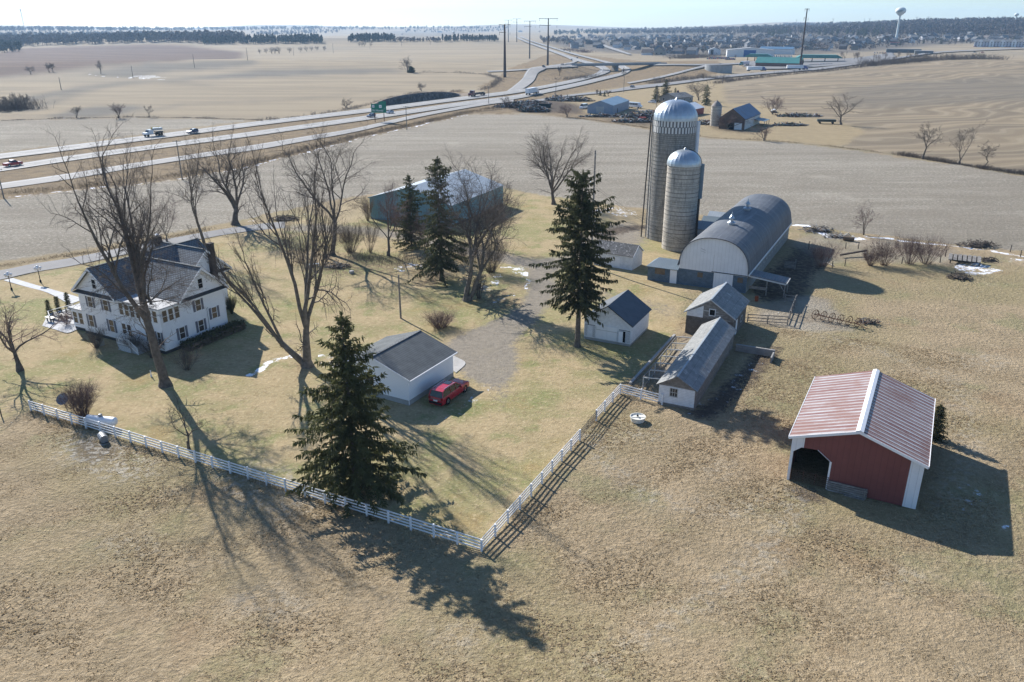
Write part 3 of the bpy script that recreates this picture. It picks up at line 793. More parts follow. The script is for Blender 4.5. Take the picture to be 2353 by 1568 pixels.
strip('county_road', 'grey county road passing the neighbouring farmstead', county, [
    (1160, 240, 1164, 245), (1260, 227, 1262, 231.5), (1310, 219, 1312, 223), (1400, 209, 1402, 214), (1452, 200, 1456, 207), (1550, 190, 1552, 195.5), (1662, 175.5, 1664, 180.5), (1800, 164, 1802, 168.5), (1880, 157.5, 1884, 162), (1970, 146, 1974, 150), (2060, 134, 2064, 137), (2160, 121, 2164, 123), (2353, 112, 2353, 114)], n=5)
strip('street', 'pale subdivision street climbing between the far houses', ramp_mat, [
    (1445, 128, 1452, 127), (1412, 118, 1424, 117), (1380, 107, 1390, 105.5), (1362, 97, 1372, 96), (1356, 92, 1364, 92)], n=6)
strip('parking_lot', 'grey asphalt lot around the fuel station', asphalt, [
    (1700, 146, 1716, 160), (1780, 140, 1790, 161), (1860, 139, 1880, 156), (1960, 136, 1965, 148), (2050, 124, 2060, 134)], n=6, lift=.2)
strip('farm_lane', 'grey asphalt lane passing behind the white farmhouse', asphalt, [
    (-140, 645, -140, 672), (0, 622.5, 0, 644), (75, 607.5, 75, 627), (150, 596, 150, 614.5), (193, 588, 193, 606), (300, 566, 300, 583), (430, 541.5, 430, 556.5), (520, 526, 520, 540), (600, 515, 600, 529), (655, 510, 655, 525)], n=5)
def slab_path(name, label, mat, edges):
    return strip(name, label, mat, edges, cross=2, n=4)
walk_mat = M('walk_concrete', (.54, .54, .53), (.46, .46, .46), .6, .9, lines=[('y', 1.5, .03, .45, 0)])
o = slab_path('sidewalk', 'white concrete walk leading from the lane to the farmhouse', walk_mat, [(30, 640, 8, 645), (80, 655, 60, 660), (130, 669, 110, 674), (195, 688, 160, 700.5)]); o['category'] = 'path'
o = slab_path('patio', 'pale concrete patio at the west end of the farmhouse', concrete_white, [(110, 724, 97, 750), (140, 715, 126, 758), (176, 705, 155, 766), (190, 702, 180, 757)]); o['category'] = 'patio'
o = slab_path('garage_apron', 'pale concrete apron in front of the garage door', concrete, [(1030, 845, 1048, 858), (1040, 830, 1070, 836), (1034, 815, 1050, 822)]); o['category'] = 'apron'
# ------------------------------------------------------------------ farm buildings
def window(parent, x, y, z, w, h, face='f', frame=None, pane=None, shutters=None, rails=1, name='window', mull=0, fw=.09):
    """a framed window; face f looks along -y, r along +x, l along -x, b along +y (z is the sill)"""
    rz = {'f': 0, 'r': R(90), 'l': R(-90), 'b': R(180)}[face]
    m = MB()
    m.box(-w / 2 - fw, -.05, -fw, -w / 2, .02, h + fw); m.box(w / 2, -.05, -fw, w / 2 + fw, .02, h + fw)
    m.box(-w / 2, -.05, h, w / 2, .02, h + fw); m.box(-w / 2, -.07, -fw, w / 2, .02, 0)
    for i in range(rails):
        zz = h * (i + 1) / (rails + 1); m.box(-w / 2, -.045, zz - .025, w / 2, .0, zz + .025)
    for i in range(mull):
        xx = -w / 2 + w * (i + 1) / (mull + 1); m.box(xx - .02, -.043, 0, xx + .02, .0, h)
    o = m.build(name, frame or white_paint, parent)
    o.location = (x, y, z); o.rotation_euler = (0, 0, rz)
    p = MB().box(-w / 2, -.02, 0, w / 2, .012, h).build('pane', pane or glass_dark, o)
    if shutters:
        for s in (-1, 1):
            q = MB()
            a = s * (w / 2 + fw + .02); b = a + s * .38
            q.box(a, -.045, -.05, b, .015, h + .05)
            k = q.build('shutter', shutters, parent); k.location = o.location; k.rotation_euler = o.rotation_euler
    return o

def gable_walls(w, d, hs, ha, z0=0.0, x0=None, y0=None):
    x0 = -w / 2 if x0 is None else x0; y0 = -d / 2 if y0 is None else y0
    xm = x0 + w / 2
    return MB().prism([(x0, z0), (x0 + w, z0), (x0 + w, hs), (xm, ha), (x0, hs)], y0, y0 + d, 'y')

def gable_roof(m, x0, x1, y0, y1, ze, zp, th=.12, xm=None):
    """two slopes with the ridge along y"""
    xm = (x0 + x1) / 2 if xm is None else xm
    m.prism([(xm, zp), (xm, zp + th), (x0, ze + th), (x0, ze)], y0, y1, 'y')
    m.prism([(xm, zp), (x1, ze), (x1, ze + th), (xm, zp + th)], y0, y1, 'y')
    return m

def gable_roof_x(m, x0, x1, y0, y1, ze, zp, th=.12):
    """two slopes with the ridge along x"""
    ym = (y0 + y1) / 2
    m.prism([(ym, zp), (ym, zp + th), (y0, ze + th), (y0, ze)], x0, x1, 'x')
    m.prism([(ym, zp), (y1, ze), (y1, ze + th), (ym, zp + th)], x0, x1, 'x')
    return m

def rake(m, x0, x1, y, ze, zp, dy=.05, h=.2, th=.12):
    xm = (x0 + x1) / 2
    m.prism([(x0, ze + th - h), (xm, zp + th - h), (xm, zp + th + .02), (x0, ze + th + .02)], y - dy, y, 'y')
    m.prism([(xm, zp + th - h), (x1, ze + th - h), (x1, ze + th + .02), (xm, zp + th + .02)], y - dy, y, 'y')

# --- garage
g = thing('garage', 'white garage with a grey shingle gable roof beside the red car', 'garage', (-14.36, 91.8, 0), R(-29.2))
hw_, hd_ = 10.3, 9.6
s_ = (5.2 - 3.31) / (hw_ / 2 + .4)
gable_walls(hw_, hd_, 5.2 - s_ * hw_ / 2 - .03, 5.17, .62).build('wall', white_vinyl, g)
MB().box(-hw_ / 2 - .02, -hd_ / 2 - .02, -.3, hw_ / 2 + .02, hd_ / 2 + .02, .62).build('foundation', concrete, g)
m = MB(); gable_roof(m, -hw_ / 2 - .4, hw_ / 2 + .4, -hd_ / 2 - .25, hd_ / 2 + .35, 3.31, 5.2, .1); rf = m.build('roof', shingle_dark, g)
m = MB(); m.obox((0, -hd_ / 2 - .25, 5.31), (0, hd_ / 2 + .35, 5.31), .3, .05); m.build('ridge_cap', shingle_grey, rf)
m = MB(); rake(m, -hw_ / 2 - .4, hw_ / 2 + .4, -hd_ / 2 - .25, 3.31, 5.2, .05, .2, .1); m.build('fascia', white_paint, g)
m = MB(); m.box(hw_ / 2 + .41, -hd_ / 2 - .25, 3.26, hw_ / 2 + .53, hd_ / 2 + .35, 3.38); m.tube((hw_ / 2 + .47, -hd_ / 2 - .1, 3.26), (hw_ / 2 + .1, -hd_ / 2 - .1, 2.9), .05); m.tube((hw_ / 2 + .1, -hd_ / 2 - .1, 2.9), (hw_ / 2 + .1, -hd_ / 2 - .1, .2), .05); m.build('gutter', white_paint, g)
window(g, -.6, -hd_ / 2, 1.7, 1.3, .9, 'f', rails=0, mull=1)
dd = MB(); dd.box(-4.2, hd_ / 2, .05, -.5, hd_ / 2 + .05, 2.5); dd.box(.5, hd_ / 2, .05, 4.2, hd_ / 2 + .05, 2.5); dd.build('garage_door', white_paint, g)

# --- granary / corn crib
g = thing('granary', 'small white slatted corn crib with a dark blue metal gable roof', 'shed', (15.3, 108.81, 0), R(-27.2))
w_, d_ = 7.0, 8.0
s_ = (5.51 - 3.01) / (w_ / 2 + .3)
hs = 5.51 - s_ * w_ / 2 - .04
gable_walls(w_, d_, hs, 5.45, .35).build('wall', white_board, g)
MB().box(-w_ / 2 + .05, -d_ / 2 + .05, -.3, w_ / 2 - .05, d_ / 2 - .05, .36).build('foundation', concrete, g)
m = MB(); gable_roof(m, -w_ / 2 - .3, w_ / 2 + .3, -d_ / 2 - .2, d_ / 2 + .2, 3.01, 5.51, .08); rf = m.build('roof', shingle_sheet, g)
m = MB(); rake(m, -w_ / 2 - .3, w_ / 2 + .3, -d_ / 2 - .2, 3.01, 5.51, .04, .12, .08); m.build('fascia', trim_dark, g)
m = MB(); m.box(-1.62, -d_ / 2 - .06, .5, -.03, -d_ / 2, 2.35); m.box(.0, -d_ / 2 - .06, .5, 1.5, -d_ / 2, 2.35); m.box(-1.75, -d_ / 2 - .1, 2.36, 1.62, -d_ / 2, 2.46); dr = m.build('barn_door', white_paint, g)
m = MB(); m.box(-1.7, -d_ / 2 - .09, 1.75, 1.5, -d_ / 2 - .061, 1.82); m.build('door_rail', off_white, dr)
for xa, xb in ((-w_ / 2 + .12, -1.85), (1.75, w_ / 2 - .12)):
    m = MB(); m.box(xa, -d_ / 2 - .015, .45, xb, -d_ / 2 - .002, 2.3); bk = m.build('crib_vent', black, g)
    m = MB()
    for i in range(13): m.box(xa, -d_ / 2 - .05, .46 + i * .14, xb, -d_ / 2 - .016, .46 + i * .14 + .085)
    m.build('slats', white_paint, bk)
MB().box(-2.95, -d_ / 2 - .08, .5, -2.2, -d_ / 2 - .052, 2.25).build('door', white_board, g)
m = MB(); m.box(2.38, -d_ / 2 - .075, .5, 2.72, -d_ / 2 - .054, 2.1); m.build('doorway', black, g)
m = MB(); m.obox((2.36, -d_ / 2 - .1, 1.3), (1.8, -d_ / 2 - .28, 1.3), .05, 1.6); m.build('door', white_paint, g)['label'] = 'narrow white door standing ajar'

# --- stone based shed
g = thing('stone_shed', 'gabled shed with dark stone lower walls and a grey shingle roof', 'shed', (30.39, 111.37, 0), R(-27.5))
w_, d_ = 6.8, 8.7
s_ = (5.68 - 3.27) / (w_ / 2 + .35)
hs = 5.68 - s_ * w_ / 2 - .04
MB().box(-w_ / 2, -d_ / 2, -.3, w_ / 2, d_ / 2, 2.75).build('stone_wall', stone_block, g)
gable_walls(w_ - .06, d_ - .06, hs, 5.62, 2.75).build('gable', old_wood, g)
m = MB(); m.prism([(-w_ / 2 + .05, 2.78), (-1.0, 2.78), (-1.0, 4.6), (-w_ / 2 + .05, hs - .1)], -d_ / 2, -d_ / 2 + .025, 'y'); m.build('painted_boards', white_board, g)
m = MB(); gable_roof(m, -w_ / 2 - .35, w_ / 2 + .35, -d_ / 2 - .3, d_ / 2 + .3, 3.27, 5.68, .1); rf = m.build('roof', shingle_old, g)
m = MB(); m.obox((0, -d_ / 2 - .3, 5.8), (0, d_ / 2 + .3, 5.8), .26, .06); m.build('ridge_cap', metal_pale, rf)
m = MB(); rake(m, -w_ / 2 - .35, w_ / 2 + .35, -d_ / 2 - .3, 3.27, 5.68, .04, .14, .1); m.build('fascia', off_white, g)
window(g, .3, -d_ / 2 + .03, 3.35, .75, .85, 'f', pane=black, rails=0)
MB().box(w_ / 2, -2.6, .3, w_ / 2 + .05, -1.7, 2.5).build('door', white_paint, g)
window(g, w_ / 2, 1.2, 1.2, .8, .8, 'r', frame=off_white, pane=black, rails=0)

# --- long poultry shed
g = thing('poultry_shed', 'long low shed with a grey shingle gable roof beside the pen frames', 'shed', (24.16, 94.56, 0), R(-26))
w_, d_ = 4.3, 22.0
s_ = (3.96 - 2.51) / (w_ / 2 + .3)
hs = 3.96 - s_ * w_ / 2 - .04
gable_walls(w_, d_, hs, 3.9, .3).build('wall', block_pale, g)
MB().box(-w_ / 2 - .04, -d_ / 2 - .04, -.3, w_ / 2 + .04, d_ / 2 + .04, .32).build('foundation', weathered, g)
m = MB(); m.prism([(-w_ / 2 + .02, .33), (w_ / 2 - .02, .33), (w_ / 2 - .02, hs - .12), (-w_ / 2 + .02, hs - .12)], -d_ / 2 - .03, -d_ / 2, 'y'); m.build('front_boards', white_board, g)
m = MB(); m.prism([(-w_ / 2 + .05, hs - .1), (w_ / 2 - .05, hs - .1), (0, 3.85)], -d_ / 2 - .03, -d_ / 2, 'y'); m.build('gable', weathered, g)
m = MB(); m.box(w_ / 2, -d_ / 2, .33, w_ / 2 + .03, d_ / 2, hs - .05); m.build('side_boards', weathered, g)
m = MB(); gable_roof(m, -w_ / 2 - .3, w_ / 2 + .3, -d_ / 2 - .3, d_ / 2 + .25, 2.51, 3.96, .1); rf = m.build('roof', shingle_old, g)
m = MB(); m.obox((0, -d_ / 2 - .3, 4.08), (0, d_ / 2 + .25, 4.08), .2, .06); m.build('ridge_cap', metal_pale, rf)
m = MB(); rake(m, -w_ / 2 - .3, w_ / 2 + .3, -d_ / 2 - .3, 2.51, 3.96, .04, .12, .1); m.build('fascia', weathered, g)
window(g, -.35, -d_ / 2 - .03, 1.35, .85, 1.0, 'f', frame=off_white, pane=glass_dark, rails=1, mull=2)
for i in range(7): window(g, -w_ / 2, -9 + i * 3, .9, 1.4, .9, 'l', frame=off_white, rails=0, mull=1)
# frames of the pen beside it
pf = thing('pen_frame', 'open timber frame of a bird pen with wire on bare ground', 'pen', (24.16, 94.56, 0), R(-26))
m = MB()
xs = (-4.9, -2.35)
for i in range(7):
    y = -8.2 + i * 2.55
    for x in xs: MB().box(x - .05, y - .05, 0, x + .05, y + .05, 1.75 if x < -3 else 2.0).build('post', off_white, pf)
    MB().obox((xs[0], y, 1.75), (xs[1], y, 2.0), .07, .12).build('crossbeam', off_white, pf)
m = MB()
m.obox((xs[0], -8.2, 1.8), (xs[0], 7.1, 1.8), .08, .12); m.obox((xs[0], -8.2, .25), (xs[0], 7.1, .25), .06, .18)
m.obox((xs[0], -8.2, .95), (xs[0], 7.1, .95), .05, .07); m.obox((xs[1], -8.2, 2.05), (xs[1], 7.1, 2.05), .08, .1)
m.build('beam', old_wood, pf)
m = MB()
m.obox((-4.4, 6.2, 1.9), (-4.3, 9.6, 1.2), .22, .06); m.obox((-3.7, 5.0, 1.95), (-3.2, 9.4, 1.3), .24, .06); m.build('loose_plank', board_tan, pf)
tag(MB().obox(G(1448, 884, .12), G(1550, 772, .12), .35, .28).build('footing', concrete), 'low concrete footing running along the outer side of the bird pen', 'footing')
wl = thing('retaining_wall', 'low grey block wall standing at the east side of the long shed', 'wall', tuple(G(1690, 806)), R(-26))
m = MB(); m.box(0, -.15, -.2, 5.2, .15, 1.0); m.build('wall', block_pale, wl)
m = MB(); m.box(5.0, -2.4, -.2, 5.2, -.2, .8); m.build('return', block_pale, wl)

# --- red pole shed
g = thing('red_shed', 'open fronted red metal shed with a white ribbed roof streaked with rust', 'shed', (36.03, 72.6, 0), R(-28.1))
w_, d_ = 11.6, 15.3
zp, ze = 6.92, 4.85
s_ = (zp - ze) / (w_ / 2 + .3)
hs = zp - s_ * w_ / 2 - .05; ha = zp - .06
def zr(x): return ha - s_ * abs(x)
y0 = -d_ / 2
op = [(-5.55, 0), (-5.55, 3.25), (-4.85, 3.85), (-3.35, 3.95), (-2.1, 3.0), (-2.1, 0)]
m = MB(); m.prism([(-4.65, 3.86), (-3.35, 3.95), (-2.1, 3.0), (-2.1, .12), (4.65, .12), (4.65, zr(4.65)), (0, ha), (-4.65, zr(4.65))], y0, y0 + .08, 'y'); m.build('front_wall', red_metal, g)
m = MB(); m.prism([(-w_ / 2, 0), (-5.55, 0), (-5.55, 3.25), (-4.85, 3.85), (-4.655, 3.86), (-4.655, zr(4.655)), (-w_ / 2, hs)], y0 - .01, y0 + .09, 'y'); m.build('corner_panel', white_metal, g); m = MB(); m.prism([(4.655, .1), (w_ / 2, .1), (w_ / 2, hs), (4.655, zr(4.655))], y0 - .01, y0 + .09, 'y'); m.build('corner_panel', white_metal, g)
m = MB(); m.box(-2.14, y0 - .03, .0, -1.96, y0 - .012, 3.0); m.obox((-3.35, y0 - .02, 3.97), (-2.08, y0 - .02, 3.02), .03, .1, up=(0, 1, 0)); m.build('opening_trim', white_paint, g)
m = MB(); m.box(-w_ / 2, y0 + .09, 0, -w_ / 2 + .08, y0 + d_, hs); m.box(w_ / 2 - .08, y0 + .09, 0, w_ / 2, y0 + d_, hs); m.build('side_wall', red_metal, g)
m = MB(); m.prism([(-w_ / 2 + .08, 0), (w_ / 2 - .08, 0), (w_ / 2 - .08, hs), (0, ha), (-w_ / 2 + .08, hs)], y0 + d_ - .08, y0 + d_, 'y'); m.build('rear_wall', red_metal, g)
for y in np.arange(y0 + .3, y0 + d_, 3.6):
    for x in (-w_ / 2 + .2, w_ / 2 - .2, 0): MB().box(x - .08, y - .08, 0, x + .08, y + .08, zr(x) - .1).build('post', weathered_dark, g)
kt = NT('rusted_roof'); tcx = kt.n('ShaderNodeTexCoord'); sp = kt.n('ShaderNodeSeparateXYZ'); kt.l(tcx.outputs['UV'], sp.inputs[0])
fr = kt.math('FRACT', kt.math('DIVIDE', sp.outputs[0], .76))
wh = kt.math('MULTIPLY', kt.ramp(fr, .0, .06), kt.math('SUBTRACT', 1, kt.ramp(fr, .36, .44)))
nz = kt.noise(kt.scaled(tcx.outputs['UV'], (1.6, .16, 1)), 1.0, 6, .65)
nb_ = kt.noise(tcx.outputs['Object'], .28, 4, .6)
c_ = kt.mix(kt.ramp(nz, .34, .62), (.175, .062, .048), (.29, .195, .17))
c_ = kt.mix(kt.math('MULTIPLY', kt.ramp(nb_, .48, .62), .55), c_, (.22, .10, .068))
c_ = kt.mix(kt.math('MULTIPLY', wh, kt.math('ADD', .35, kt.math('MULTIPLY', kt.ramp(nb_, .65, .4), .5))), c_, (.47, .48, .49))
c_ = kt.mix(kt.math('MULTIPLY', kt.ramp(kt.noise(kt.scaled(tcx.outputs['UV'], (3.2, .35, 1)), 1.0, 6, .7), .52, .66), .7), c_, (.19, .082, .056))
c_ = kt.mix(kt.math('MULTIPLY', kt.ramp(kt.noise(kt.scaled(tcx.outputs['UV'], (2.4, .5, 1)), 1.7, 5, .7), .60, .70), .5), c_, (.40, .39, .385))
kt.l(c_, kt.b.inputs['Base Color']); kt.b.inputs['Roughness'].default_value = .45
rb = kt.math('MULTIPLY', kt.math('ABSOLUTE', kt.math('SUBTRACT', kt.math('FRACT', kt.math('DIVIDE', sp.outputs[0], .38)), .5)), .8)
bp = kt.n('ShaderNodeBump'); bp.inputs['Distance'].default_value = .12; kt.l(rb, bp.inputs['Height']); kt.l(bp.outputs[0], kt.b.inputs['Normal'])
m = MB(); gable_roof(m, -w_ / 2 - .3, w_ / 2 + .3, y0 - .35, y0 + d_ + .35, ze, zp, .07); rf = m.build('roof', kt.m, g)
m = MB(); m.prism([(-.34, zp - .02), (0, zp + .12), (.34, zp - .02), (.34, zp + .06), (0, zp + .2), (-.34, zp + .06)], y0 - .4, y0 + d_ + .4, 'y'); m.build('ridge_cap', white_paint, rf)
m = MB(); rake(m, -w_ / 2 - .3, w_ / 2 + .3, y0 - .35, ze, zp, .06, .26, .07); m.build('fascia', white_paint, g)
m = MB(); m.box(w_ / 2 + .3, y0 - .35, ze - .1, w_ / 2 + .36, y0 + d_ + .35, ze + .1); m.box(-w_ / 2 - .36, y0 - .35, ze - .1, -w_ / 2 - .3, y0 + d_ + .35, ze + .1); m.build('eave_trim', white_paint, g)
shed_m = Matrix.Translation((36.03, 72.6, 0)) @ Matrix.Rotation(R(-28.1), 4, 'Z')
def on_shed(x, y, z=0): return tuple(shed_m @ Vector((x, y, z)))
gt = thing('gate', 'rusty tube gate closing the dark opening of the red shed', 'gate', on_shed(0, 0), R(-28.1))
m = MB()
for i in range(6): m.tube((-5.5, y0 - .15, .25 + i * .22), (-2.0, y0 - .15, .25 + i * .22), .022)
m.build('rails', rusty, gt)
for x in (-5.5, -4.3, -3.2, -2.0): MB().tube((x, y0 - .15, .2), (x, y0 - .15, 1.4), .025).build('upright', rusty, gt)
pl = thing('leaning_boards', 'grey weathered plank panel leaning on the front of the red shed', 'boards', on_shed(0, 0), R(-28.1))
m = MB()
for i in range(5): m.box(-2.0, y0 - .42 + i * .05, .1 + i * .2, 1.55 + .04 * (i % 2), y0 - .36 + i * .05, .27 + i * .2)
m.build('planks', old_wood, pl)
m = MB(); m.box(-.4, y0 - .62, .05, 1.4, y0 - .44, .15); m.box(1.3, y0 - .43, .02, 1.42, y0 - .33, 1.1); m.build('batten', weathered, pl)

# --- arched barn
bl = Matrix.Translation((43.66, 148.67, 0)) @ Matrix.Rotation(R(-27.3), 4, 'Z')
def on_barn(x, y, z=0): return tuple(bl @ Vector((x, y, z)))
g = thing('dairy_barn', 'long white dairy barn with a grey arched metal roof and blue block front', 'barn', on_barn(0, 0), R(-27.3))
w_, d_ = 11.6, 41.6
y0 = -d_ / 2
def arch(hw, z0, zt, n=22):
    # gothic-leaning arch with a slight kick at the eaves
    P = []
    for i in range(n + 1):
        t = math.pi * i / n
        x = -hw * math.copysign(abs(math.cos(t)) ** .86, math.cos(t)); z = z0 + (zt - z0) * abs(math.sin(t)) ** .86
        P.append((x, z))
    return P
A = arch(w_ / 2, 3.75, 8.8)
m = MB(); m.prism([(-w_ / 2, 2.9)] + [(x, z) for x, z in reversed(A)][::-1] + [(w_ / 2, 2.9)], y0, y0 + .2, 'y'); m.build('front_gable', white_metal, g)
m = MB(); m.prism([(-w_ / 2, 2.9)] + A + [(w_ / 2, 2.9)], -y0 - .2, -y0, 'y'); m.build('rear_gable', white_metal, g)
m = MB(); m.box(-w_ / 2 + .02, y0 + .03, -.3, w_ / 2 - .02, y0 + .25, 2.9); m.build('front_wall', block_blue, g)
m = MB(); m.box(-w_ / 2 + .02, y0 + .25, -.3, -w_ / 2 + .3, -y0 - .02, 3.7); m.box(w_ / 2 - .3, y0 + .25, -.3, w_ / 2 - .02, -y0 - .02, 3.7); m.box(-w_ / 2 + .3, -y0 - .3, -.3, w_ / 2 - .3, -y0 - .02, 3.2); m.build('side_wall', block_pale, g)
m = MB()
Ao = [(-w_ / 2 - .3, 3.5)] + arch(w_ / 2 + .1, 3.75, 8.92)[1:-1] + [(w_ / 2 + .3, 3.5)]
Ai = [(x * .985, z - .12) for x, z in Ao]
for i in range(len(Ao) - 1):
    m.prism([Ai[i], Ao[i], Ao[i + 1], Ai[i + 1]], y0 - .25, -y0 + .25, 'y')
rf = m.build('roof', barn_roof, g)
m = MB()
for i in range(len(Ao) - 1):
    a, b = Ao[i], Ao[i + 1]
    m.prism([(a[0] * .985, a[1] - .13), (a[0] * 1.002, a[1] + .02), (b[0] * 1.002, b[1] + .02), (b[0] * .985, b[1] - .13)], y0 - .3, y0 - .252, 'y')
m.build('rake_trim', barn_roof, g)
m = MB(); m.box(w_ / 2 + .02, y0, 2.85, w_ / 2 + .1, -y0, 3.3); m.box(w_ / 2 + .24, y0 - .2, 3.12, w_ / 2 + .36, -y0 + .2, 3.46); m.build('eave_board', white_paint, g)
m = MB(); m.box(.25, y0 - .1, .1, 3.5, y0 - .02, 2.95); dr = m.build('sliding_door', white_metal, g)
MB().box(-.2, y0 - .12, 2.98, 6.0, y0 - .02, 3.08).build('door_track', dark_metal, g)
for x in (-2.1, 4.7): MB().box(x - .45, y0 - .01, 1.75, x + .45, y0 + .03, 2.6).build('boarded_window', board_tan, g)
MB().box(-.05, y0 - .015, 2.9, .0, y0, 6).build('seam', off_white, g)
for i in range(14): window(g, w_ / 2 - .02, y0 + 4.2 + i * 2.65, 1.75, .55, 1.1, 'r', frame=off_white, rails=0)
for yy in (-9.8, 3.6):
    c = MB(); c.lathe([(.55, 8.75), (.55, 9.2), (.75, 9.25), (.28, 9.6), (.28, 10.0), (.5, 10.05), (.34, 10.35), (.12, 10.6), (.03, 11.2)], 12, (0, yy, 0)); c.build('ventilator', galvanised, g, smooth=False)
# milk house joined to the front corner
mh = thing('milk_house', 'low blue block milk house with a ribbed metal roof at the barn corner', 'shed', on_barn(0, 0), R(-27.3))
xa, xb, ya, yb = -w_ / 2 - 5.6, -w_ / 2, y0 + .04, y0 + 4.2
MB().box(xa, ya, -.3, xb - .02, yb, 2.55).build('wall', block_blue, mh)
m = MB(); m.add([(xa - .25, ya - .3, 2.55), (xb - .1, ya - .3, 2.55), (xb - .1, (ya + yb) / 2, 3.75), (xa + 1.3, (ya + yb) / 2, 3.75), (xa - .25, yb + .3, 2.55), (xb - .1, yb + .3, 2.55), (xa - .25, ya - .3, 2.45), (xb - .1, ya - .3, 2.45), (xb - .1, yb + .3, 2.45), (xa - .25, yb + .3, 2.45)],
        [(0, 1, 2, 3), (3, 2, 5, 4), (0, 3, 4), (0, 6, 7, 1), (0, 4, 9, 6), (4, 5, 8, 9), (9, 8, 7, 6), (1, 7, 8, 5, 2)]); m.build('roof', metal_blue, mh)
MB().box(xb - 1.55, ya - .05, .0, xb - .35, ya, 2.4).build('door', white_paint, mh)
MB().box(xa + 1.3, ya - .04, 1.3, xa + 3.1, ya, 2.35).build('boarded_window', board_tan, mh)
for yy, nm in ((8.4, 'nearest'), (13.4, 'middle'), (18.4, 'farthest')):
    an = thing('barn_dormer', nm + ' of the three small white wings on the silo side of the barn', 'wing', on_barn(0, 0), R(-27.3), 'white side wings of the barn')
    xa, xb = -w_ / 2 - 4.6, -w_ / 2 + 2.0
    m = MB(); m.prism([(yy - 2.1, 0), (yy + 2.1, 0), (yy + 2.1, 3.6), (yy, 4.6), (yy - 2.1, 3.6)], xa, -w_ / 2 - .02, 'x'); m.build('wall', white_metal, an)
    m = MB(); gable_roof_x(m, xa - .3, xb - .6, yy - 2.5, yy + 2.5, 3.5, 4.72, .08); m.build('roof', metal_blue if 10 < yy < 15 else metal_pale, an)
# lean-to canopy on posts
cn = thing('cattle_canopy', 'open lean-to canopy of striped rusty metal on timber posts by the barn', 'canopy', on_barn(0, 0), R(-27.3))
kx0, kx1, ky0, ky1 = w_ / 2 + .15, w_ / 2 + 6.3, y0 + .4, y0 + 3.9
stripe = M('striped_metal', (.075, .055, .058), (.05, .04, .045), 1, .5, lines=[('x', .42, .18, 0, .3)], streak=((.26, .11, .09), 2.0, .25, .5, .65))
m = MB(); m.add([(kx0, ky0, 3.1), (kx1, ky0, 2.45), (kx1, ky1, 2.45), (kx0, ky1, 3.1), (kx0, ky0, 3.2), (kx1, ky0, 2.55), (kx1, ky1, 2.55), (kx0, ky1, 3.2)], [(3, 2, 1, 0), (4, 5, 6, 7), (0, 1, 5, 4), (1, 2, 6, 5), (2, 3, 7, 6), (3, 0, 4, 7)]); rf = m.build('roof', stripe, cn)
m = MB()
for i in range(8):
    y = ky0 + .15 + i * .46; m.obox((kx0, y, 3.23), (kx1 - .1, y, 2.58), .09, .07)
m.build('ribs', metal_pale, rf)
m = MB(); m.obox((kx0, ky0 - .05, 3.0), (kx1, ky0 - .05, 2.35), .08, .25); m.box(kx1, ky0, 2.3, kx1 + .08, ky1, 2.55); m.build('fascia', off_white, cn)
for x, y in ((kx1 - .2, ky0 + .1), (kx1 - .2, ky1 - .1), ((kx0 + kx1) / 2, ky0 + .1)): MB().box(x - .09, y - .09, 0, x + .09, y + .09, 2.45).build('post', old_wood, cn)
m = MB(); m.obox((kx1 - .2, ky0 + .1, 1.1), (kx1 - 1.2, ky0 + .1, 2.4), .08, .1); m.build('brace', old_wood, cn)
m = MB(); m.obox((kx0 + .2, ky0 - .2, 1.2), (kx0 + 3.2, ky0 - .6, 1.35), .05, .5); m.build('feed_board', weathered, cn)

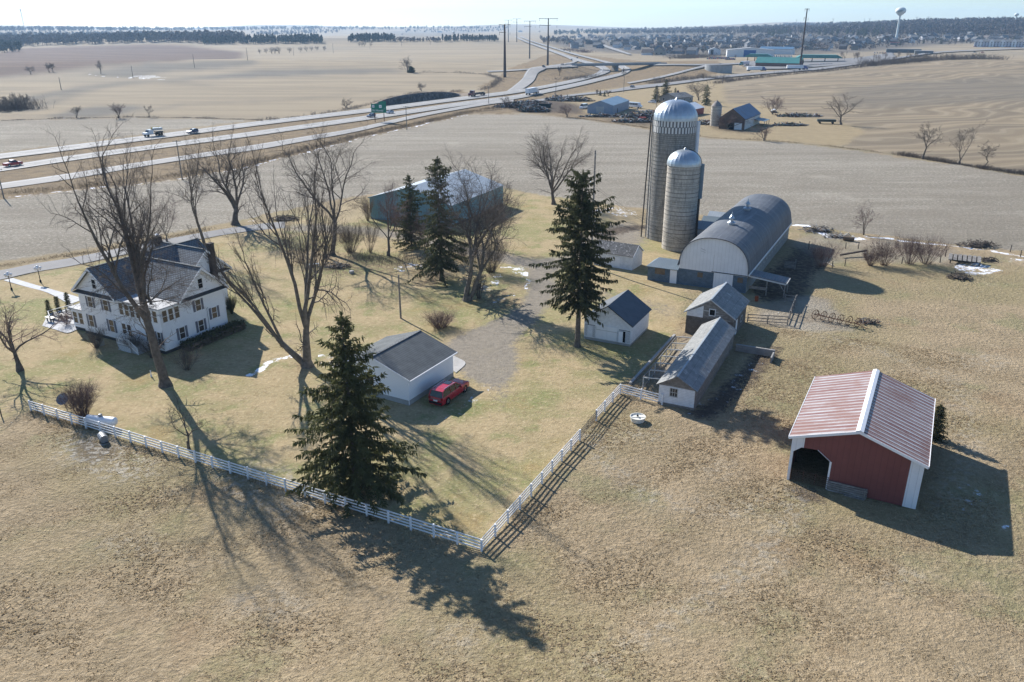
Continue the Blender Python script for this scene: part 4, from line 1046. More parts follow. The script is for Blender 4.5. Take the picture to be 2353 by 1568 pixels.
# --- silos
def silo(name, label, P, r, zt, za, mat, ribs, hoops, band, chute):
    g = thing(name, label, 'silo', tuple(P))
    n = 48
    m = MB(); vs = []; fs = []
    m.lathe([(r, -.3), (r, zt)], n); o = m.build('wall', mat, g, smooth=True, uv=False)
    uv = o.data.uv_layers.new(name='UVMap').data
    for p in o.data.polygons:
        an = [math.atan2(o.data.vertices[v].co.y, o.data.vertices[v].co.x) for v in p.vertices]
        if max(an) - min(an) > 3: an = [a + 2 * math.pi if a < 0 else a for a in an]
        for li, v, a in zip(p.loop_indices, p.vertices, an): uv[li].uv = (a * r, o.data.vertices[v].co.z)
    m = MB()
    for z in np.arange(.8, zt - (2.6 if band else .3), hoops): m.lathe([(r + .005, z - .02), (r + .045, z), (r + .005, z + .02)], n)
    m.build('hoops', dark_metal, o)
    if band:
        kb = NT('silo_checker'); t_ = kb.n('ShaderNodeTexCoord'); s2 = kb.n('ShaderNodeSeparateXYZ'); kb.l(t_.outputs['UV'], s2.inputs[0])
        rowi = kb.math('FLOOR', kb.math('DIVIDE', kb.math('SUBTRACT', s2.outputs[1], zt - 2.5), 1.25))
        uu = kb.math('ADD', kb.math('DIVIDE', s2.outputs[0], 2 * math.pi * r / 40), kb.math('MULTIPLY', rowi, .5))
        on = kb.math('LESS_THAN', kb.math('FRACT', uu), .5)
        vv = kb.math('FRACT', kb.math('DIVIDE', kb.math('SUBTRACT', s2.outputs[1], zt - 2.5), 1.25))
        on = kb.math('MULTIPLY', on, kb.math('LESS_THAN', kb.math('ABSOLUTE', kb.math('SUBTRACT', vv, .5)), .46))
        kb.l(kb.mix(on, (.15, .15, .15), (.62, .62, .60)), kb.b.inputs['Base Color']); kb.b.inputs['Roughness'].default_value = .8
        m = MB(); m.lathe([(r + .05, zt - 2.5), (r + .05, zt)], 80); ob_ = m.build('checker_band', kb.m, g, smooth=True, uv=False)
        uv = ob_.data.uv_layers.new(name='UVMap').data
        for p in ob_.data.polygons:
            an = [math.atan2(ob_.data.vertices[v].co.y, ob_.data.vertices[v].co.x) for v in p.vertices]
            if max(an) - min(an) > 3: an = [a + 2 * math.pi if a < 0 else a for a in an]
            for li, v, a in zip(p.loop_indices, p.vertices, an): uv[li].uv = (a * (r), ob_.data.vertices[v].co.z)
    k = ribs * 4
    prof = [(r + .1, zt - .12), (r + .1, zt)]
    H = za - zt
    for i in range(1, 13):
        t = math.pi / 2 * i / 12.5
        prof.append(((r + .1) * math.cos(t) ** .92, zt + H * math.sin(t)))
    prof.append((.25, za + .12)); prof.append((.02, za + .45))
    dm = MB(); dm.lathe(prof, k, rib=lambda i: 1.014 if i % 4 == 0 else (1.0 if i % 4 == 2 else 1.003))
    dm.build('dome', galvanised, g)
    return g

Pt = G(1531, 557); ax = Vector((Pt.x, Pt.y, 0)).normalized()
Pc = Pt + ax * 4.3
zt = top(Pt, 279); za = top(Pc, 229)
tall = silo('tall_silo', 'tall grey concrete silo with a ribbed metal dome and a checkered band', Pc, 4.3, zt, za, stave_dark, 30, .78, True, None)
# fill pipe and ladder on its left side
lx = Vector((-ax.y, ax.x, 0))
def on_tall(side, fwd, z): q = lx * side - ax * fwd; return (q.x, q.y, z)
m = MB(); m.path([on_tall(5.35, .6, 0), on_tall(4.75, .6, zt + .3), on_tall(4.3, .55, zt + 1.3), on_tall(3.6, .5, zt + 1.5)], .13, 8); m.build('fill_pipe', dark_metal, tall)
m = MB(); m.path([on_tall(4.45, .2, 0), on_tall(4.45, .2, zt + .8)], .12, 8); m.build('blower_pipe', grey_metal, tall)
m = MB()
for z in np.arange(2, zt, 1.0): m.tube(on_tall(4.3, .6, z), on_tall(5.4 - .6 * z / zt, .6, z), .02, n=4)
for z in np.arange(2, zt, 1.6): m.tube(on_tall(5.9 - .5 * z / zt, .9, z), on_tall(5.3 - .5 * z / zt, .5, z), .02, n=4)
m.build('bracket', dark_metal, tall)
m = MB(); m.tube(on_tall(-4.55, -.3, 1.0), on_tall(-4.55, -.3, zt - .4), .5, n=10); m.build('chute', white_metal, tall)
Ps = G(1556, 579); ax2 = Vector((Ps.x, Ps.y, 0)).normalized()
Pc2 = Ps + ax2 * 3.2
zt2 = top(Ps, 384); za2 = top(Pc2, 344)
small = silo('short_silo', 'shorter pale concrete silo with a bright ribbed metal dome in front of the tall one', Pc2, 3.2, zt2, za2, stave, 24, .9, False, None)
ly = Vector((-ax2.y, ax2.x, 0))
def on_small(side, fwd, z): q = ly * side - ax2 * fwd; return (q.x, q.y, z)
m = MB(); m.tube(on_small(-3.35, -.4, zt2 - 6.6), on_small(-3.35, -.4, zt2 + .1), .62, n=10); m.build('chute_hood', metal_blue, small)
m = MB(); m.tube(on_small(-3.25, -.4, 0), on_small(-3.25, -.4, zt2 - 6.6), .42, n=8); m.build('chute', weathered_dark, small)
m = MB()
H2 = za2 - zt2
m.path([on_small(-3.34 * math.cos(t), -.3, zt2 + (H2 + .06) * math.sin(t)) for t in np.linspace(0, 1.35, 12)], .11, 6); m.build('dome_ladder', dark_metal, small)

# --- white shed behind the tall spruce
g = thing('tool_shed', 'small white board shed with a flaking grey shingle roof near the silos', 'shed', (19.94, 145.07, 0), R(58.9))
w_, d_ = 4.7, 7.8
y0 = -d_ / 2
s_ = (4.22 - 2.56) / (w_ / 2 + .25)
hs = 4.22 - s_ * w_ / 2 - .04
gable_walls(w_, d_, hs, 4.16, .0).build('wall', white_board, g)
m = MB(); gable_roof(m, -w_ / 2 - .25, w_ / 2 + .25, y0 - .2, -y0 + .2, 2.56, 4.22, .08); m.build('roof', shingle_worn, g)
m = MB(); rake(m, -w_ / 2 - .25, w_ / 2 + .25, y0 - .2, 2.56, 4.22, .04, .16, .08); m.build('fascia', white_paint, g)
m = MB(); m.box(-w_ / 2 - .03, -1.4, .3, -w_ / 2, 1.4, 2.1); m.build('sliding_door', white_paint, g)
m = MB(); m.box(-w_ / 2 - .06, -.4, 1.3, -w_ / 2 - .03, 3.3, 1.36); m.build('door_track', dark_metal, g)

# --- teal machine shed
tl = Matrix.Translation((-17.6, 190.9, 0)) @ Matrix.Rotation(R(-25.2), 4, 'Z')
g = thing('machine_shed', 'large teal metal machine shed with a pale ribbed roof behind the trees', 'shed', tuple(tl @ Vector((0, 0, 0))), R(-25.2))
w_, d_ = 21.5, 26.6
y0 = -d_ / 2
ze, zp = 4.9, 8.1
s_ = (zp - ze) / (w_ / 2 + .25)
gable_walls(w_, d_, zp - s_ * w_ / 2 - .04, zp - .05, 0).build('wall', metal_teal, g)
m = MB(); gable_roof(m, -w_ / 2 - .25, w_ / 2 + .25, y0 - .2, -y0 + .2, ze, zp, .08); m.build('roof', metal_pale, g)
m = MB(); rake(m, -w_ / 2 - .25, w_ / 2 + .25, y0 - .2, ze, zp, .05, .2, .08); m.build('fascia', metal_teal, g)
m = MB(); m.box(-5, y0 - .05, .1, 0.2, y0, 4.2); m.build('sliding_door', metal_teal, g)
m = MB(); m.box(w_ / 2, y0 + .2, .0, w_ / 2 + .03, -y0 - .2, .5); m.build('base_trim', dark_metal, g)

# --- farmhouse
hm = Matrix.Translation((-47.42, 100.86, 0)) @ Matrix.Rotation(R(-28.5), 4, 'Z')
def on_house(x, y, z=0): return tuple(hm @ Vector((x, y, z)))
g = thing('farmhouse', 'large white two storey farmhouse with grey shingle gables and blue-grey shutters', 'house', on_house(0, 0), R(-28.5))
EZ, PZ = 6.6, 10.45
m = MB()
# main block, gable towards the viewer, ridge along y
sl = (PZ - EZ) / 4.7
def gz(hw): return PZ - sl * hw - .05
m.prism([(-17.1, .45), (-8.8, .45), (-8.8, gz(4.15)), (-12.95, PZ - .06), (-17.1, gz(4.15))], 0, 18.2, 'y')
# east wing, ridge along x
sl2 = (PZ - EZ) / 4.4
m.prism([(3.55, .45), (11.2, .45), (11.2, PZ - sl2 * 3.85 - .05), (7.35, PZ - .07), (3.55, PZ - sl2 * 3.85 - .05)], -8.79, 0, 'x')
# rear wing, ridge along x
m.prism([(11.21, .45), (17.9, .45), (17.9, PZ - sl2 * 3.4 - .05), (14.45, PZ - .07), (11.21, PZ - sl2 * 3.4 - .05)], -8.79, -6.9, 'x')
# flat roofed two storey sun porch in the corner
m.box(-8.79, .0, .45, .0, 3.54, 6.5)
# sun room at the west end
m.box(-20.2, .4, .45, -17.11, 6.4, 3.3)
m.build('wall', white_siding, g)
m = MB(); m.box(-17.08, .03, -.3, -.03, 11.1, .46); m.box(-17.08, 11.1, -.3, -6.95, 18.1, .46); m.box(-20.15, .45, -.3, -17.09, 6.3, .46); m.build('foundation', trim_dark, g)
m = MB()
gable_roof(m, -12.95 - 4.7, -12.95 + 4.7, -.55, 18.7, EZ, PZ, .14)
gable_roof_x(m, -12.9, .55, 7.35 - 4.4, 7.35 + 4.4, EZ, PZ - .02, .14)
gable_roof_x(m, -12.9, -6.35, 14.45 - 4.4, 14.45 + 4.4, EZ, PZ - .03, .14)
gable_roof_x(m, -18.9, -12.92, 14.45 - 4.4, 14.45 + 4.4, EZ, PZ - .03, .14)
rf = m.build('roof', shingle_grey, g)
m = MB(); m.obox((-12.95, -.55, PZ + .16), (-12.95, 18.7, PZ + .16), .3, .06); m.obox((-12.7, 7.35, PZ + .15), (.55, 7.35, PZ + .15), .3, .06); m.obox((-18.9, 14.45, PZ + .145), (-6.35, 14.45, PZ + .145), .3, .06); m.build('ridge_cap', shingle_dark, rf)
m = MB(); m.box(-20.5, .1, 3.3, -17.12, 6.7, 3.48); m.box(-8.78, -.35, 6.5, .35, 3.9, 6.66); m.build('flat_roof', concrete_white, g)
def pent(m, face):
    pass
m = MB()
# cornices, rakes and pent returns at each gable
rake(m, -12.95 - 4.7, -12.95 + 4.7, -.55, EZ, PZ, .06, .36, .14)
for x, yc in ((.55, 7.35), (-6.35, 14.45)):
    for s in (-1, 1):
        m.prism([(yc, PZ - .24), (yc + s * 4.4, EZ - .22), (yc + s * 4.4, EZ + .15), (yc, PZ + .13)], x, x + .06, 'x')
m.box(-17.6, -.5, EZ - .3, -8.3, -.02, EZ - .12); m.box(.02, 3.0, EZ - .3, .5, 11.7, EZ - .12); m.box(-6.88, 10.4, EZ - .3, -6.4, 18.6, EZ - .12)
m.box(-.1, -.3, 6.3, .3, 3.6, 6.49); m.box(-8.7, -.3, 6.3, -.1, -.02, 6.49)
m.build('cornice', white_paint, g)
m = MB()
m.add([(-17.6, -.52, EZ - .11), (-8.3, -.52, EZ - .11), (-8.9, 0, EZ + .22), (-17.0, 0, EZ + .22)], [(0, 1, 2, 3)])
m.add([(.52, 3.0, EZ - .11), (.52, 11.7, EZ - .11), (0, 11.2, EZ + .22), (0, 3.6, EZ + .22)], [(0, 1, 2, 3)])
m.add([(-6.38, 10.3, EZ - .11), (-6.38, 18.6, EZ - .11), (-6.9, 18.0, EZ + .22), (-6.9, 10.9, EZ + .22)], [(0, 1, 2, 3)])
m.build('pent_roof', trim_dark, g)
for x, y, z, s1, s2 in ((-16.6, 14.2, 9.4, .45, 1.9), (-6.55, 15.5, 0.5, .36, 10.7)):
    c = MB(); c.box(x - s1, y - .42, z, x + s1, y + .42, z + s2); c.box(x - s1 - .06, y - .48, z + s2, x + s1 + .06, y + .48, z + s2 + .12); ch = c.build('chimney', M('chimney_brick' , (.09, .065, .06), (.055, .045, .045), 2, .9, brick=(.22, .075, (.12, .11, .1))), rf)
    MB().lathe([(.22, z + s2 + .12), (.26, z + s2 + .35), (.4, z + s2 + .4), (.05, z + s2 + .6)], 10, (x, y, 0)).build('chimney_cap', white_paint, ch) if x < -10 else None
# windows: right face
for y, z in ((3.1, 1.35), (6.4, 1.35)): window(g, 0, y, z, .85, 1.6, 'r', shutters=shutter_grey, pane=glass_warm)
window(g, 0, 9.0, 2.5, .85, 1.6, 'r', shutters=shutter_grey, pane=glass_warm)
window(g, 0, 6.4, 4.45, .85, 1.55, 'r', shutters=shutter_grey, pane=glass_warm)
for i in range(3): window(g, 0, .75 + i * 1.0, 4.5, .72, 1.6, 'r', pane=glass_warm)
window(g, 0, 7.3, 7.5, .75, 1.35, 'r', pane=black, rails=1, mull=0)
# windows: front face
for x in (-15.2, -10.7): window(g, x, 0, 1.4, .95, 1.75, 'f', shutters=shutter_grey, pane=glass_warm)
window(g, -14.6, 0, 4.5, .9, 1.5, 'f', shutters=shutter_grey, pane=glass_warm)
window(g, -11.2, 0, 4.5, 1.0, 1.55, 'f', shutters=shutter_grey, pane=glass_warm)
window(g, -12.95, 0, 7.5, .8, 1.3, 'f', pane=black)
for x in (-8.0, -6.9, -3.1, -2.0): window(g, x, 0, 1.4, .8, 1.7, 'f', pane=glass_warm)
window(g, -.8, 0, 1.4, .6, 1.7, 'f', shutters=shutter_grey, pane=glass_warm)
for i in range(7): window(g, -7.9 + i * 1.15, 0, 4.5, .8, 1.6, 'f', pane=glass_warm)
for x in (-19.5, -18.2): window(g, x, .4, 1.1, .9, 1.7, 'f', pane=glass_warm)
for y in (1.5, 3.2, 5.0): window(g, -20.2, y, 1.1, .9, 1.7, 'l', pane=glass_warm)
MB().box(-5.5, -.05, .95, -4.5, 0, 3.1).build('door', white_paint, g)
window(g, -6.9, 16.3, 4.3, .8, 1.5, 'r', pane=glass_warm)
m = MB(); m.tube((.06, .12, .5), (.06, .12, 6.3), .045); m.tube((.06, 11.08, .5), (.06, 11.08, 6.3), .045); m.build('downpipe', white_paint, g)
m = MB(); m.tube((.05, 7.75, .5), (.05, 7.75, 4.3), .03); m.tube((.05, 7.75, 4.3), (.3, 7.75, 4.5), .03); m.build('service_conduit', grey_metal, g)
# porch steps with lattice and railings
ps = MB(); ps.box(-7.2, -2.0, .0, -4.6, -.02, .95)
for i in range(5): ps.box(-4.6 + i * .3, -1.9, .0, -4.3 + i * .3, -.4, .8 - i * .17)
steps = ps.build('porch_steps', concrete, g)
def balusters(m, a, b, h=.95, n=10):
    a = Vector(a); b = Vector(b)
    m.obox(a + Vector((0, 0, h)), b + Vector((0, 0, h)), .07, .07); m.obox(a + Vector((0, 0, .12)), b + Vector((0, 0, .12)), .05, .06)
    for i in range(n + 1):
        p = a.lerp(b, i / n); w = .05 if i in (0, n) else .03
        m.box(p.x - w, p.y - w, p.z, p.x + w, p.y + w, p.z + h + (.1 if i in (0, n) else 0))
m = MB(); balusters(m, (-7.2, -2.02, .95), (-4.6, -2.02, .95)); balusters(m, (-4.6, -2.02, .95), (-3.1, -2.02, .05), .95, 7); balusters(m, (-4.6, -.3, .95), (-3.1, -.3, .05), .95, 7); balusters(m, (-7.2, -2.02, .95), (-7.2, -.1, .95), .95, 7); m.build('railing', white_paint, steps)
m = MB()
for i in range(16):
    x = -7.2 + i * .17
    m.obox((x, -2.06, .05), (min(x + .8, -4.5), -2.06, .05 + min(.8, -4.5 - x)), .015, .035, up=(0, 1, 0)); m.obox((x, -2.075, .85), (min(x + .8, -4.5), -2.075, .85 - min(.8, -4.5 - x)), .015, .035, up=(0, 1, 0))
m.build('lattice', white_paint, steps)
# ------------------------------------------------------------------ trees and shrubs
def tubes_mesh(name, segs, sides, mat, parent):
    """all segments (p, q, r0, r1) as tapered tubes in one mesh"""
    a = np.array(segs, float)
    p, q, r0, r1 = a[:, 0:3], a[:, 3:6], a[:, 6], a[:, 7]
    d = q - p; d /= np.linalg.norm(d, axis=1)[:, None] + 1e-9
    ref = np.where(np.abs(d[:, 2:3]) > .9, np.array([[1.0, 0, 0]]), np.array([[0, 0, 1.0]]))
    s = np.cross(d, ref); s /= np.linalg.norm(s, axis=1)[:, None]; t = np.cross(d, s)
    n = len(a)
    an = 2 * np.pi * np.arange(sides) / sides
    ca, sa = np.cos(an)[None, :, None], np.sin(an)[None, :, None]
    ring = s[:, None] * ca + t[:, None] * sa
    V = np.concatenate([p[:, None] + ring * r0[:, None, None], q[:, None] + ring * r1[:, None, None]], 1).reshape(-1, 3)
    b = (np.arange(n) * 2 * sides)[:, None]; i = np.arange(sides)[None]; j = (np.arange(sides) + 1)[None] % sides
    F = np.stack([b + i, b + sides + i, b + sides + j, b + j], -1).reshape(-1, 4)
    return quads_mesh(name, V, F, mat, parent, sides > 3)

def quads_mesh(name, V, F, mat, parent=None, smooth=False):
    me = bpy.data.meshes.new(name)
    me.vertices.add(len(V)); me.vertices.foreach_set('co', np.asarray(V, np.float32).ravel())
    k = F.shape[1]
    me.loops.add(F.size); me.loops.foreach_set('vertex_index', F.astype(np.int32).ravel())
    me.polygons.add(len(F)); me.polygons.foreach_set('loop_start', (np.arange(len(F)) * k).astype(np.int32))
    if smooth: me.polygons.foreach_set('use_smooth', np.ones(len(F), bool))
    me.update(calc_edges=True)
    me.materials.append(mat)
    o = bpy.data.objects.new(name, me); COL.objects.link(o)
    if parent is not None: o.parent = parent
    return o

def nrm(v):
    l = math.sqrt(v[0] * v[0] + v[1] * v[1] + v[2] * v[2]) + 1e-9
    return (v[0] / l, v[1] / l, v[2] / l)

def turn(rng, d, ang):
    """d tilted by ang in a random direction"""
    a = (rng.gauss(0, 1), rng.gauss(0, 1), rng.gauss(0, 1))
    dot = a[0] * d[0] + a[1] * d[1] + a[2] * d[2]
    a = nrm((a[0] - dot * d[0], a[1] - dot * d[1], a[2] - dot * d[2]))
    c, s = math.cos(ang), math.sin(ang)
    return nrm((d[0] * c + a[0] * s, d[1] * c + a[1] * s, d[2] * c + a[2] * s))

def bare_segments(seed, H, Rc, r0, fork=.3, limbs=4, kids=(8, 8, 7, 5), spread=(18, 46), twig_r=.012, lean=0.0, droop=0.0, wig=.2):
    rng = random.Random(seed)
    big = []; fine = []
    def branch(p, d, L, r, lvl):
        n = (5, 6, 4, 3, 2)[lvl]
        pts = [(p, d, r)]
        end = r * (.62 if lvl == 0 else .3)
        for i in range(n):
            up = (0.02, .10, .07, .03, -.02)[lvl] - droop * (lvl >= 2)
            w = wig * (.5, 1.0, 1.3, 1.6, 1.8)[lvl]
            d = nrm((d[0] + rng.gauss(0, w), d[1] + rng.gauss(0, w), d[2] + rng.gauss(0, w * .7) + up))
            q = (p[0] + d[0] * L / n, p[1] + d[1] * L / n, p[2] + d[2] * L / n)
            ra = max(r + (end - r) * i / n, twig_r * .7); rb = max(r + (end - r) * (i + 1) / n, twig_r * .6)
            (big if lvl < 2 else fine).append((*p, *q, ra, rb))
            p = q; pts.append((p, d, rb))
        if lvl == 4: return
        if lvl == 0:
            a0 = rng.uniform(0, 6.28)
            for i in range(limbs):
                a = a0 + 6.28 * i / limbs + rng.uniform(-.4, .4); t = R(rng.uniform(*spread)) if i else R(rng.uniform(3, 14))
                dd = nrm((math.sin(t) * math.cos(a), math.sin(t) * math.sin(a), math.cos(t)))
                k = len(pts) - 1 if rng.random() < .6 else len(pts) - 2
                branch(pts[k][0], dd, H * (1 - fork) * rng.uniform(.72, .95), pts[k][2] * rng.uniform(.55, .78), 1)
            for i in range(3):
                k = rng.randrange(2, len(pts)); branch(pts[k][0], turn(rng, (0, 0, 1), R(70)), H * .16, r * .18, 3)
            return
        nk = kids[lvl - 1]
        for i in range(nk):
            f = .22 + .78 * (i + rng.uniform(.2, .9)) / nk
            k = min(int(f * n), n - 1); u = f * n - k
            a, b = pts[k], pts[k + 1]
            o = tuple(a[0][j] + (b[0][j] - a[0][j]) * min(u, 1) for j in range(3))
            ang = R(rng.uniform(24, 52) + (8 if lvl > 1 else 0))
            rr = a[2] * rng.uniform(.42, .66)
            LL = L * (.58 if lvl == 1 else .55) * (1.12 - .62 * f) * rng.uniform(.7, 1.2)
            branch(o, turn(rng, b[1], ang), LL, max(rr, twig_r), lvl + 1)
        # the leader forks at the end
        branch(pts[-1][0], turn(rng, pts[-1][1], R(15)), L * .38, pts[-1][2], min(lvl + 1, 4))
    branch((0, 0, 0), nrm((lean, 0, 1)), H * fork, r0, 0)
    A = np.array(big); B = np.array(fine)
    al = np.vstack([A[:, 3:6], B[:, 3:6]])
    sz = H / np.percentile(al[:, 2], 99.97)
    rad = np.percentile(np.hypot(al[:, 0], al[:, 1]), 87)
    sx = Rc / rad
    for M_ in (A, B):
        M_[:, [2, 5]] *= sz
        M_[:, [0, 1, 3, 4]] *= sx
    # root flare
    A = np.vstack([A, [[0, 0, -.2, 0, 0, .9, r0 * 1.55, r0 * .98]]])
    return A, B

def bare_tree(P, label, H, Rc, r0, seed, group=None, mats=None, rz=0, name='bare_tree', **kw):
    t = thing(name, label, 'tree', tuple(P), rz, group)
    A, B = bare_segments(seed, H, Rc, r0, **kw)
    mats = mats or (bark, twig)
    tubes_mesh('trunk', A, 7, mats[0], t)
    tubes_mesh('crown', B, 3, mats[1], t)
    return t

def place(px, py, ty, wpx):
    P = G(px, py); return P, top(P, ty), wpx / pxm(P) / 2

def yard(px, py, ty, wpx, label, r0, seed, **kw):
    P, H, Rc = place(px, py, ty, wpx)
    return bare_tree(P, label, H, Rc, r0, seed, **kw)

P, H, Rc = place(380, 886, 272, 262)
t = thing('bare_tree', 'towering bare tree in front of the white farmhouse, tallest in the yard', 'tree', tuple(P))
A, B = bare_segments(11, H, Rc, .62, fork=.34, limbs=6, kids=(9, 8, 7, 6), droop=.03, spread=(14, 38))
A2, B2 = bare_segments(13, H * .26, Rc * 1.05, .2, fork=.06, limbs=10, kids=(8, 7, 5, 3), droop=.13, spread=(48, 88))
A2 = A2[:-1]
for M_ in (A2, B2): M_[:, [2, 5]] += H * .33
tubes_mesh('trunk', np.vstack([A, A2]), 7, bark, t); tubes_mesh('crown', np.vstack([B, B2]), 3, twig, t)
# the double-stemmed tree by the garage
P, H, Rc = place(706, 842, 292, 250)
t = thing('bare_tree', 'big bare tree beside the garage, forked near the ground with one limb leaning left', 'tree', tuple(P))
A, B = bare_segments(23, H, Rc * .88, .66, fork=.2, limbs=4, kids=(9, 8, 7, 5), spread=(12, 36), wig=.2)
A2, B2 = bare_segments(29, H * .66, Rc * .62, .5, fork=.3, limbs=3, kids=(8, 8, 7, 5), spread=(10, 36), lean=-.9)
def shear(M_, k, h):
    for c in (0, 3):
        z = M_[:, c + 2]; M_[:, c] -= k * h * np.minimum(z / h, 1.6) ** .9
    return M_
A2 = shear(A2, .42, H * .66); B2 = shear(B2, .42, H * .66)
tubes_mesh('trunk', np.vstack([A, A2]), 7, bark_pale, t); tubes_mesh('crown', np.vstack([B, B2]), 3, twig, t)
yard(541, 516, 272, 128, 'bare tree standing by the lane right behind the farmhouse', .75, 31, fork=.2, limbs=5, spread=(12, 34), kids=(8, 8, 7, 5))
yard(473, 580, 300, 108, 'slim forked bare tree between the farmhouse roof and the lane', .36, 37, fork=.3, limbs=4, spread=(10, 30), kids=(8, 8, 7, 5))
yard(764, 586, 270, 175, 'tall bare tree with a slightly leaning trunk behind the brush pile', .5, 43, fork=.36, limbs=4, spread=(12, 36), kids=(9, 8, 7, 5))
P, H, Rc = place(1072, 692, 330, 235)
t = thing('bare_tree', 'large bare tree with two trunks beside the gravel drive', 'tree', tuple(P))
A, B = bare_segments(51, H, Rc * .95, .5, fork=.27, limbs=5, kids=(9, 8, 7, 5), spread=(10, 32))
A2, B2 = bare_segments(57, H * .92, Rc * .85, .42, fork=.3, limbs=4, kids=(8, 8, 7, 5), spread=(10, 32))
for M_ in (A2, B2):
    for c in (0, 3): M_[:, c] += .75 * np.clip(M_[:, c + 2] / 1.2, .35, 1) + M_[:, c + 2] * .14
tubes_mesh('trunk', np.vstack([A, A2]), 7, bark_pale, t); tubes_mesh('crown', np.vstack([B, B2]), 3, twig, t)
yard(1272, 470, 278, 160, 'round crowned bare tree at the edge of the stubble field behind the tall spruce', .5, 61, fork=.2, limbs=7, spread=(10, 40), kids=(8, 8, 7, 5), wig=.09)
yard(893, 588, 405, 105, 'medium bare tree in front of the teal machine shed', .3, 67, fork=.25, limbs=5, spread=(12, 40), kids=(8, 8, 6, 5), mats=(bark, twig_red))
yard(985, 606, 470, 90, 'thin bare tree tangled among the dark conifers', .16, 87, fork=.15, limbs=6, spread=(10, 42), kids=(7, 7, 5, 4), mats=(bark, twig_red))
yard(1142, 575, 440, 100, 'slender bare tree before the east end of the machine shed', .16, 89, fork=.12, limbs=6, spread=(10, 40), kids=(7, 6, 5, 4))
yard(915, 560, 440, 80, 'thin bare tree before the machine shed doors', .14, 91, fork=.12, limbs=6, spread=(10, 40), kids=(7, 6, 5, 4), mats=(bark, twig_red))
yard(384, 556, 430, 76, 'slender young bare tree behind the farmhouse chimney', .16, 71, fork=.12, limbs=5, spread=(8, 26), kids=(6, 5, 4, 3), mats=(bark, twig_red))
yard(46, 852, 668, 190, 'spreading bare tree at the left edge above its own dark shadow', .36, 73, fork=.26, limbs=5, spread=(24, 58), kids=(7, 6, 5, 4), droop=.05, mats=(bark, twig_red))
yard(434, 1032, 898, 118, 'thin leafless sapling just inside the white fence', .13, 79, fork=.3, limbs=4, spread=(20, 60), kids=(5, 4, 3, 2), twig_r=.012)
yard(1984, 540, 456, 62, 'small upright bare tree on the field edge east of the barn', .14, 83, fork=.06, limbs=6, spread=(6, 28), kids=(5, 5, 4, 3), mats=(bark, twig_red))
yard(748, 592, 455, 62, 'dead looking stump with a few thin shoots beside the brush pile', .34, 85, fork=.3, limbs=3, spread=(10, 30), kids=(4, 4, 3, 2))

def shrub(P, label, H, Rc, seed, n=60, mat=None, group=None, name='shrub', spread=.75, twig_r=.012, kids=5):
    rng = random.Random(seed); sg = []
    for i in range(n):
        a = rng.uniform(0, 6.28); k = rng.random() ** .6
        p = (Rc * .3 * k * math.cos(a), Rc * .3 * k * math.sin(a), 0.0)
        tl = spread * k + rng.uniform(-.1, .1); L = H * rng.uniform(.72, 1.0) / max(math.cos(tl), .6)
        d = nrm((math.sin(tl) * math.cos(a), math.sin(tl) * math.sin(a), math.cos(tl)))
        for s in range(4):
            d = nrm((d[0] + rng.gauss(0, .08), d[1] + rng.gauss(0, .08), d[2] + rng.gauss(0, .06)))
            q = tuple(p[j] + d[j] * L / 4 for j in range(3))
            sg.append((*p, *q, twig_r * (1.6 - .3 * s), twig_r * (1.3 - .3 * s)))
            if s:
                for _ in range(kids):
                    e = turn(rng, d, R(rng.uniform(18, 48))); l = L * rng.uniform(.14, .3)
                    m_ = tuple(q[j] + e[j] * l for j in range(3)); sg.append((*q, *m_, twig_r * .7, twig_r * .4))
                    e2 = turn(rng, e, R(30)); w_ = tuple(m_[j] + e2[j] * l * .6 for j in range(3)); sg.append((*m_, *w_, twig_r * .5, twig_r * .3))
            p = q
    B = np.array(sg)
    rad = np.percentile(np.hypot(B[:, 3], B[:, 4]), 95); B[:, [0, 1, 3, 4]] *= Rc / rad
    zz = np.percentile(B[:, 5], 98); B[:, [2, 5]] *= H / zz
    o = tubes_mesh(name, B, 3, mat or twig, None); o.location = P
    return tag(o, label, 'shrub', group)
def bush(px, py, ty, wpx, label, seed, **kw):
    P, H, Rc = place(px, py, ty, wpx)
    return shrub(P, label, H, Rc, seed, **kw)
bush(192, 958, 882, 92, 'rounded brown bush behind the white propane tank', 101, n=150, mat=twig_red, spread=.5)
bush(806, 580, 512, 84, 'dense rounded brown bush left of the dark conifers', 103, n=130, mat=twig, spread=.6)
bush(1128, 626, 545, 105, 'wide bare bush right of the two-trunked tree', 105, n=130, mat=twig, spread=.8)
bush(1012, 752, 718, 82, 'low reddish ornamental bush on the lawn behind the garage', 107, n=190, mat=twig_red, spread=.55, kids=3)
bush(1100, 686, 630, 50, 'small dark bush at the foot of the two-trunked tree', 109, n=60, spread=.7)
bush(690, 604, 540, 100, 'loose thicket of bare brush beside the driveway trees', 111, n=70, spread=.9)
bush(850, 580, 505, 60, 'sparse bare brush in front of the machine shed doors', 113, n=40, spread=.8)
bush(845, 508, 452, 40, 'tan twiggy bush at the west corner of the machine shed', 115, n=60, mat=twig_tan, spread=.7)
bush(1062, 600, 545, 60, 'grey brush growing between the conifers and the drive', 117, n=50, spread=.9)
bush(430, 850, 800, 76, 'bare brush at the foot of the towering house tree', 119, n=60, spread=.8)
bush(222, 800, 752, 60, 'dark brush against the front wall of the farmhouse', 121, n=60, spread=.8)
bush(310, 808, 765, 50, 'leafless bush beside the porch steps', 123, n=60, spread=.6)
bush(352, 822, 776, 56, 'leafless bush between the porch and the house corner', 125, n=70, spread=.6)
bush(155, 745, 716, 50, 'tangled bare bush at the edge of the patio', 127, n=50, mat=twig_red, spread=.9)
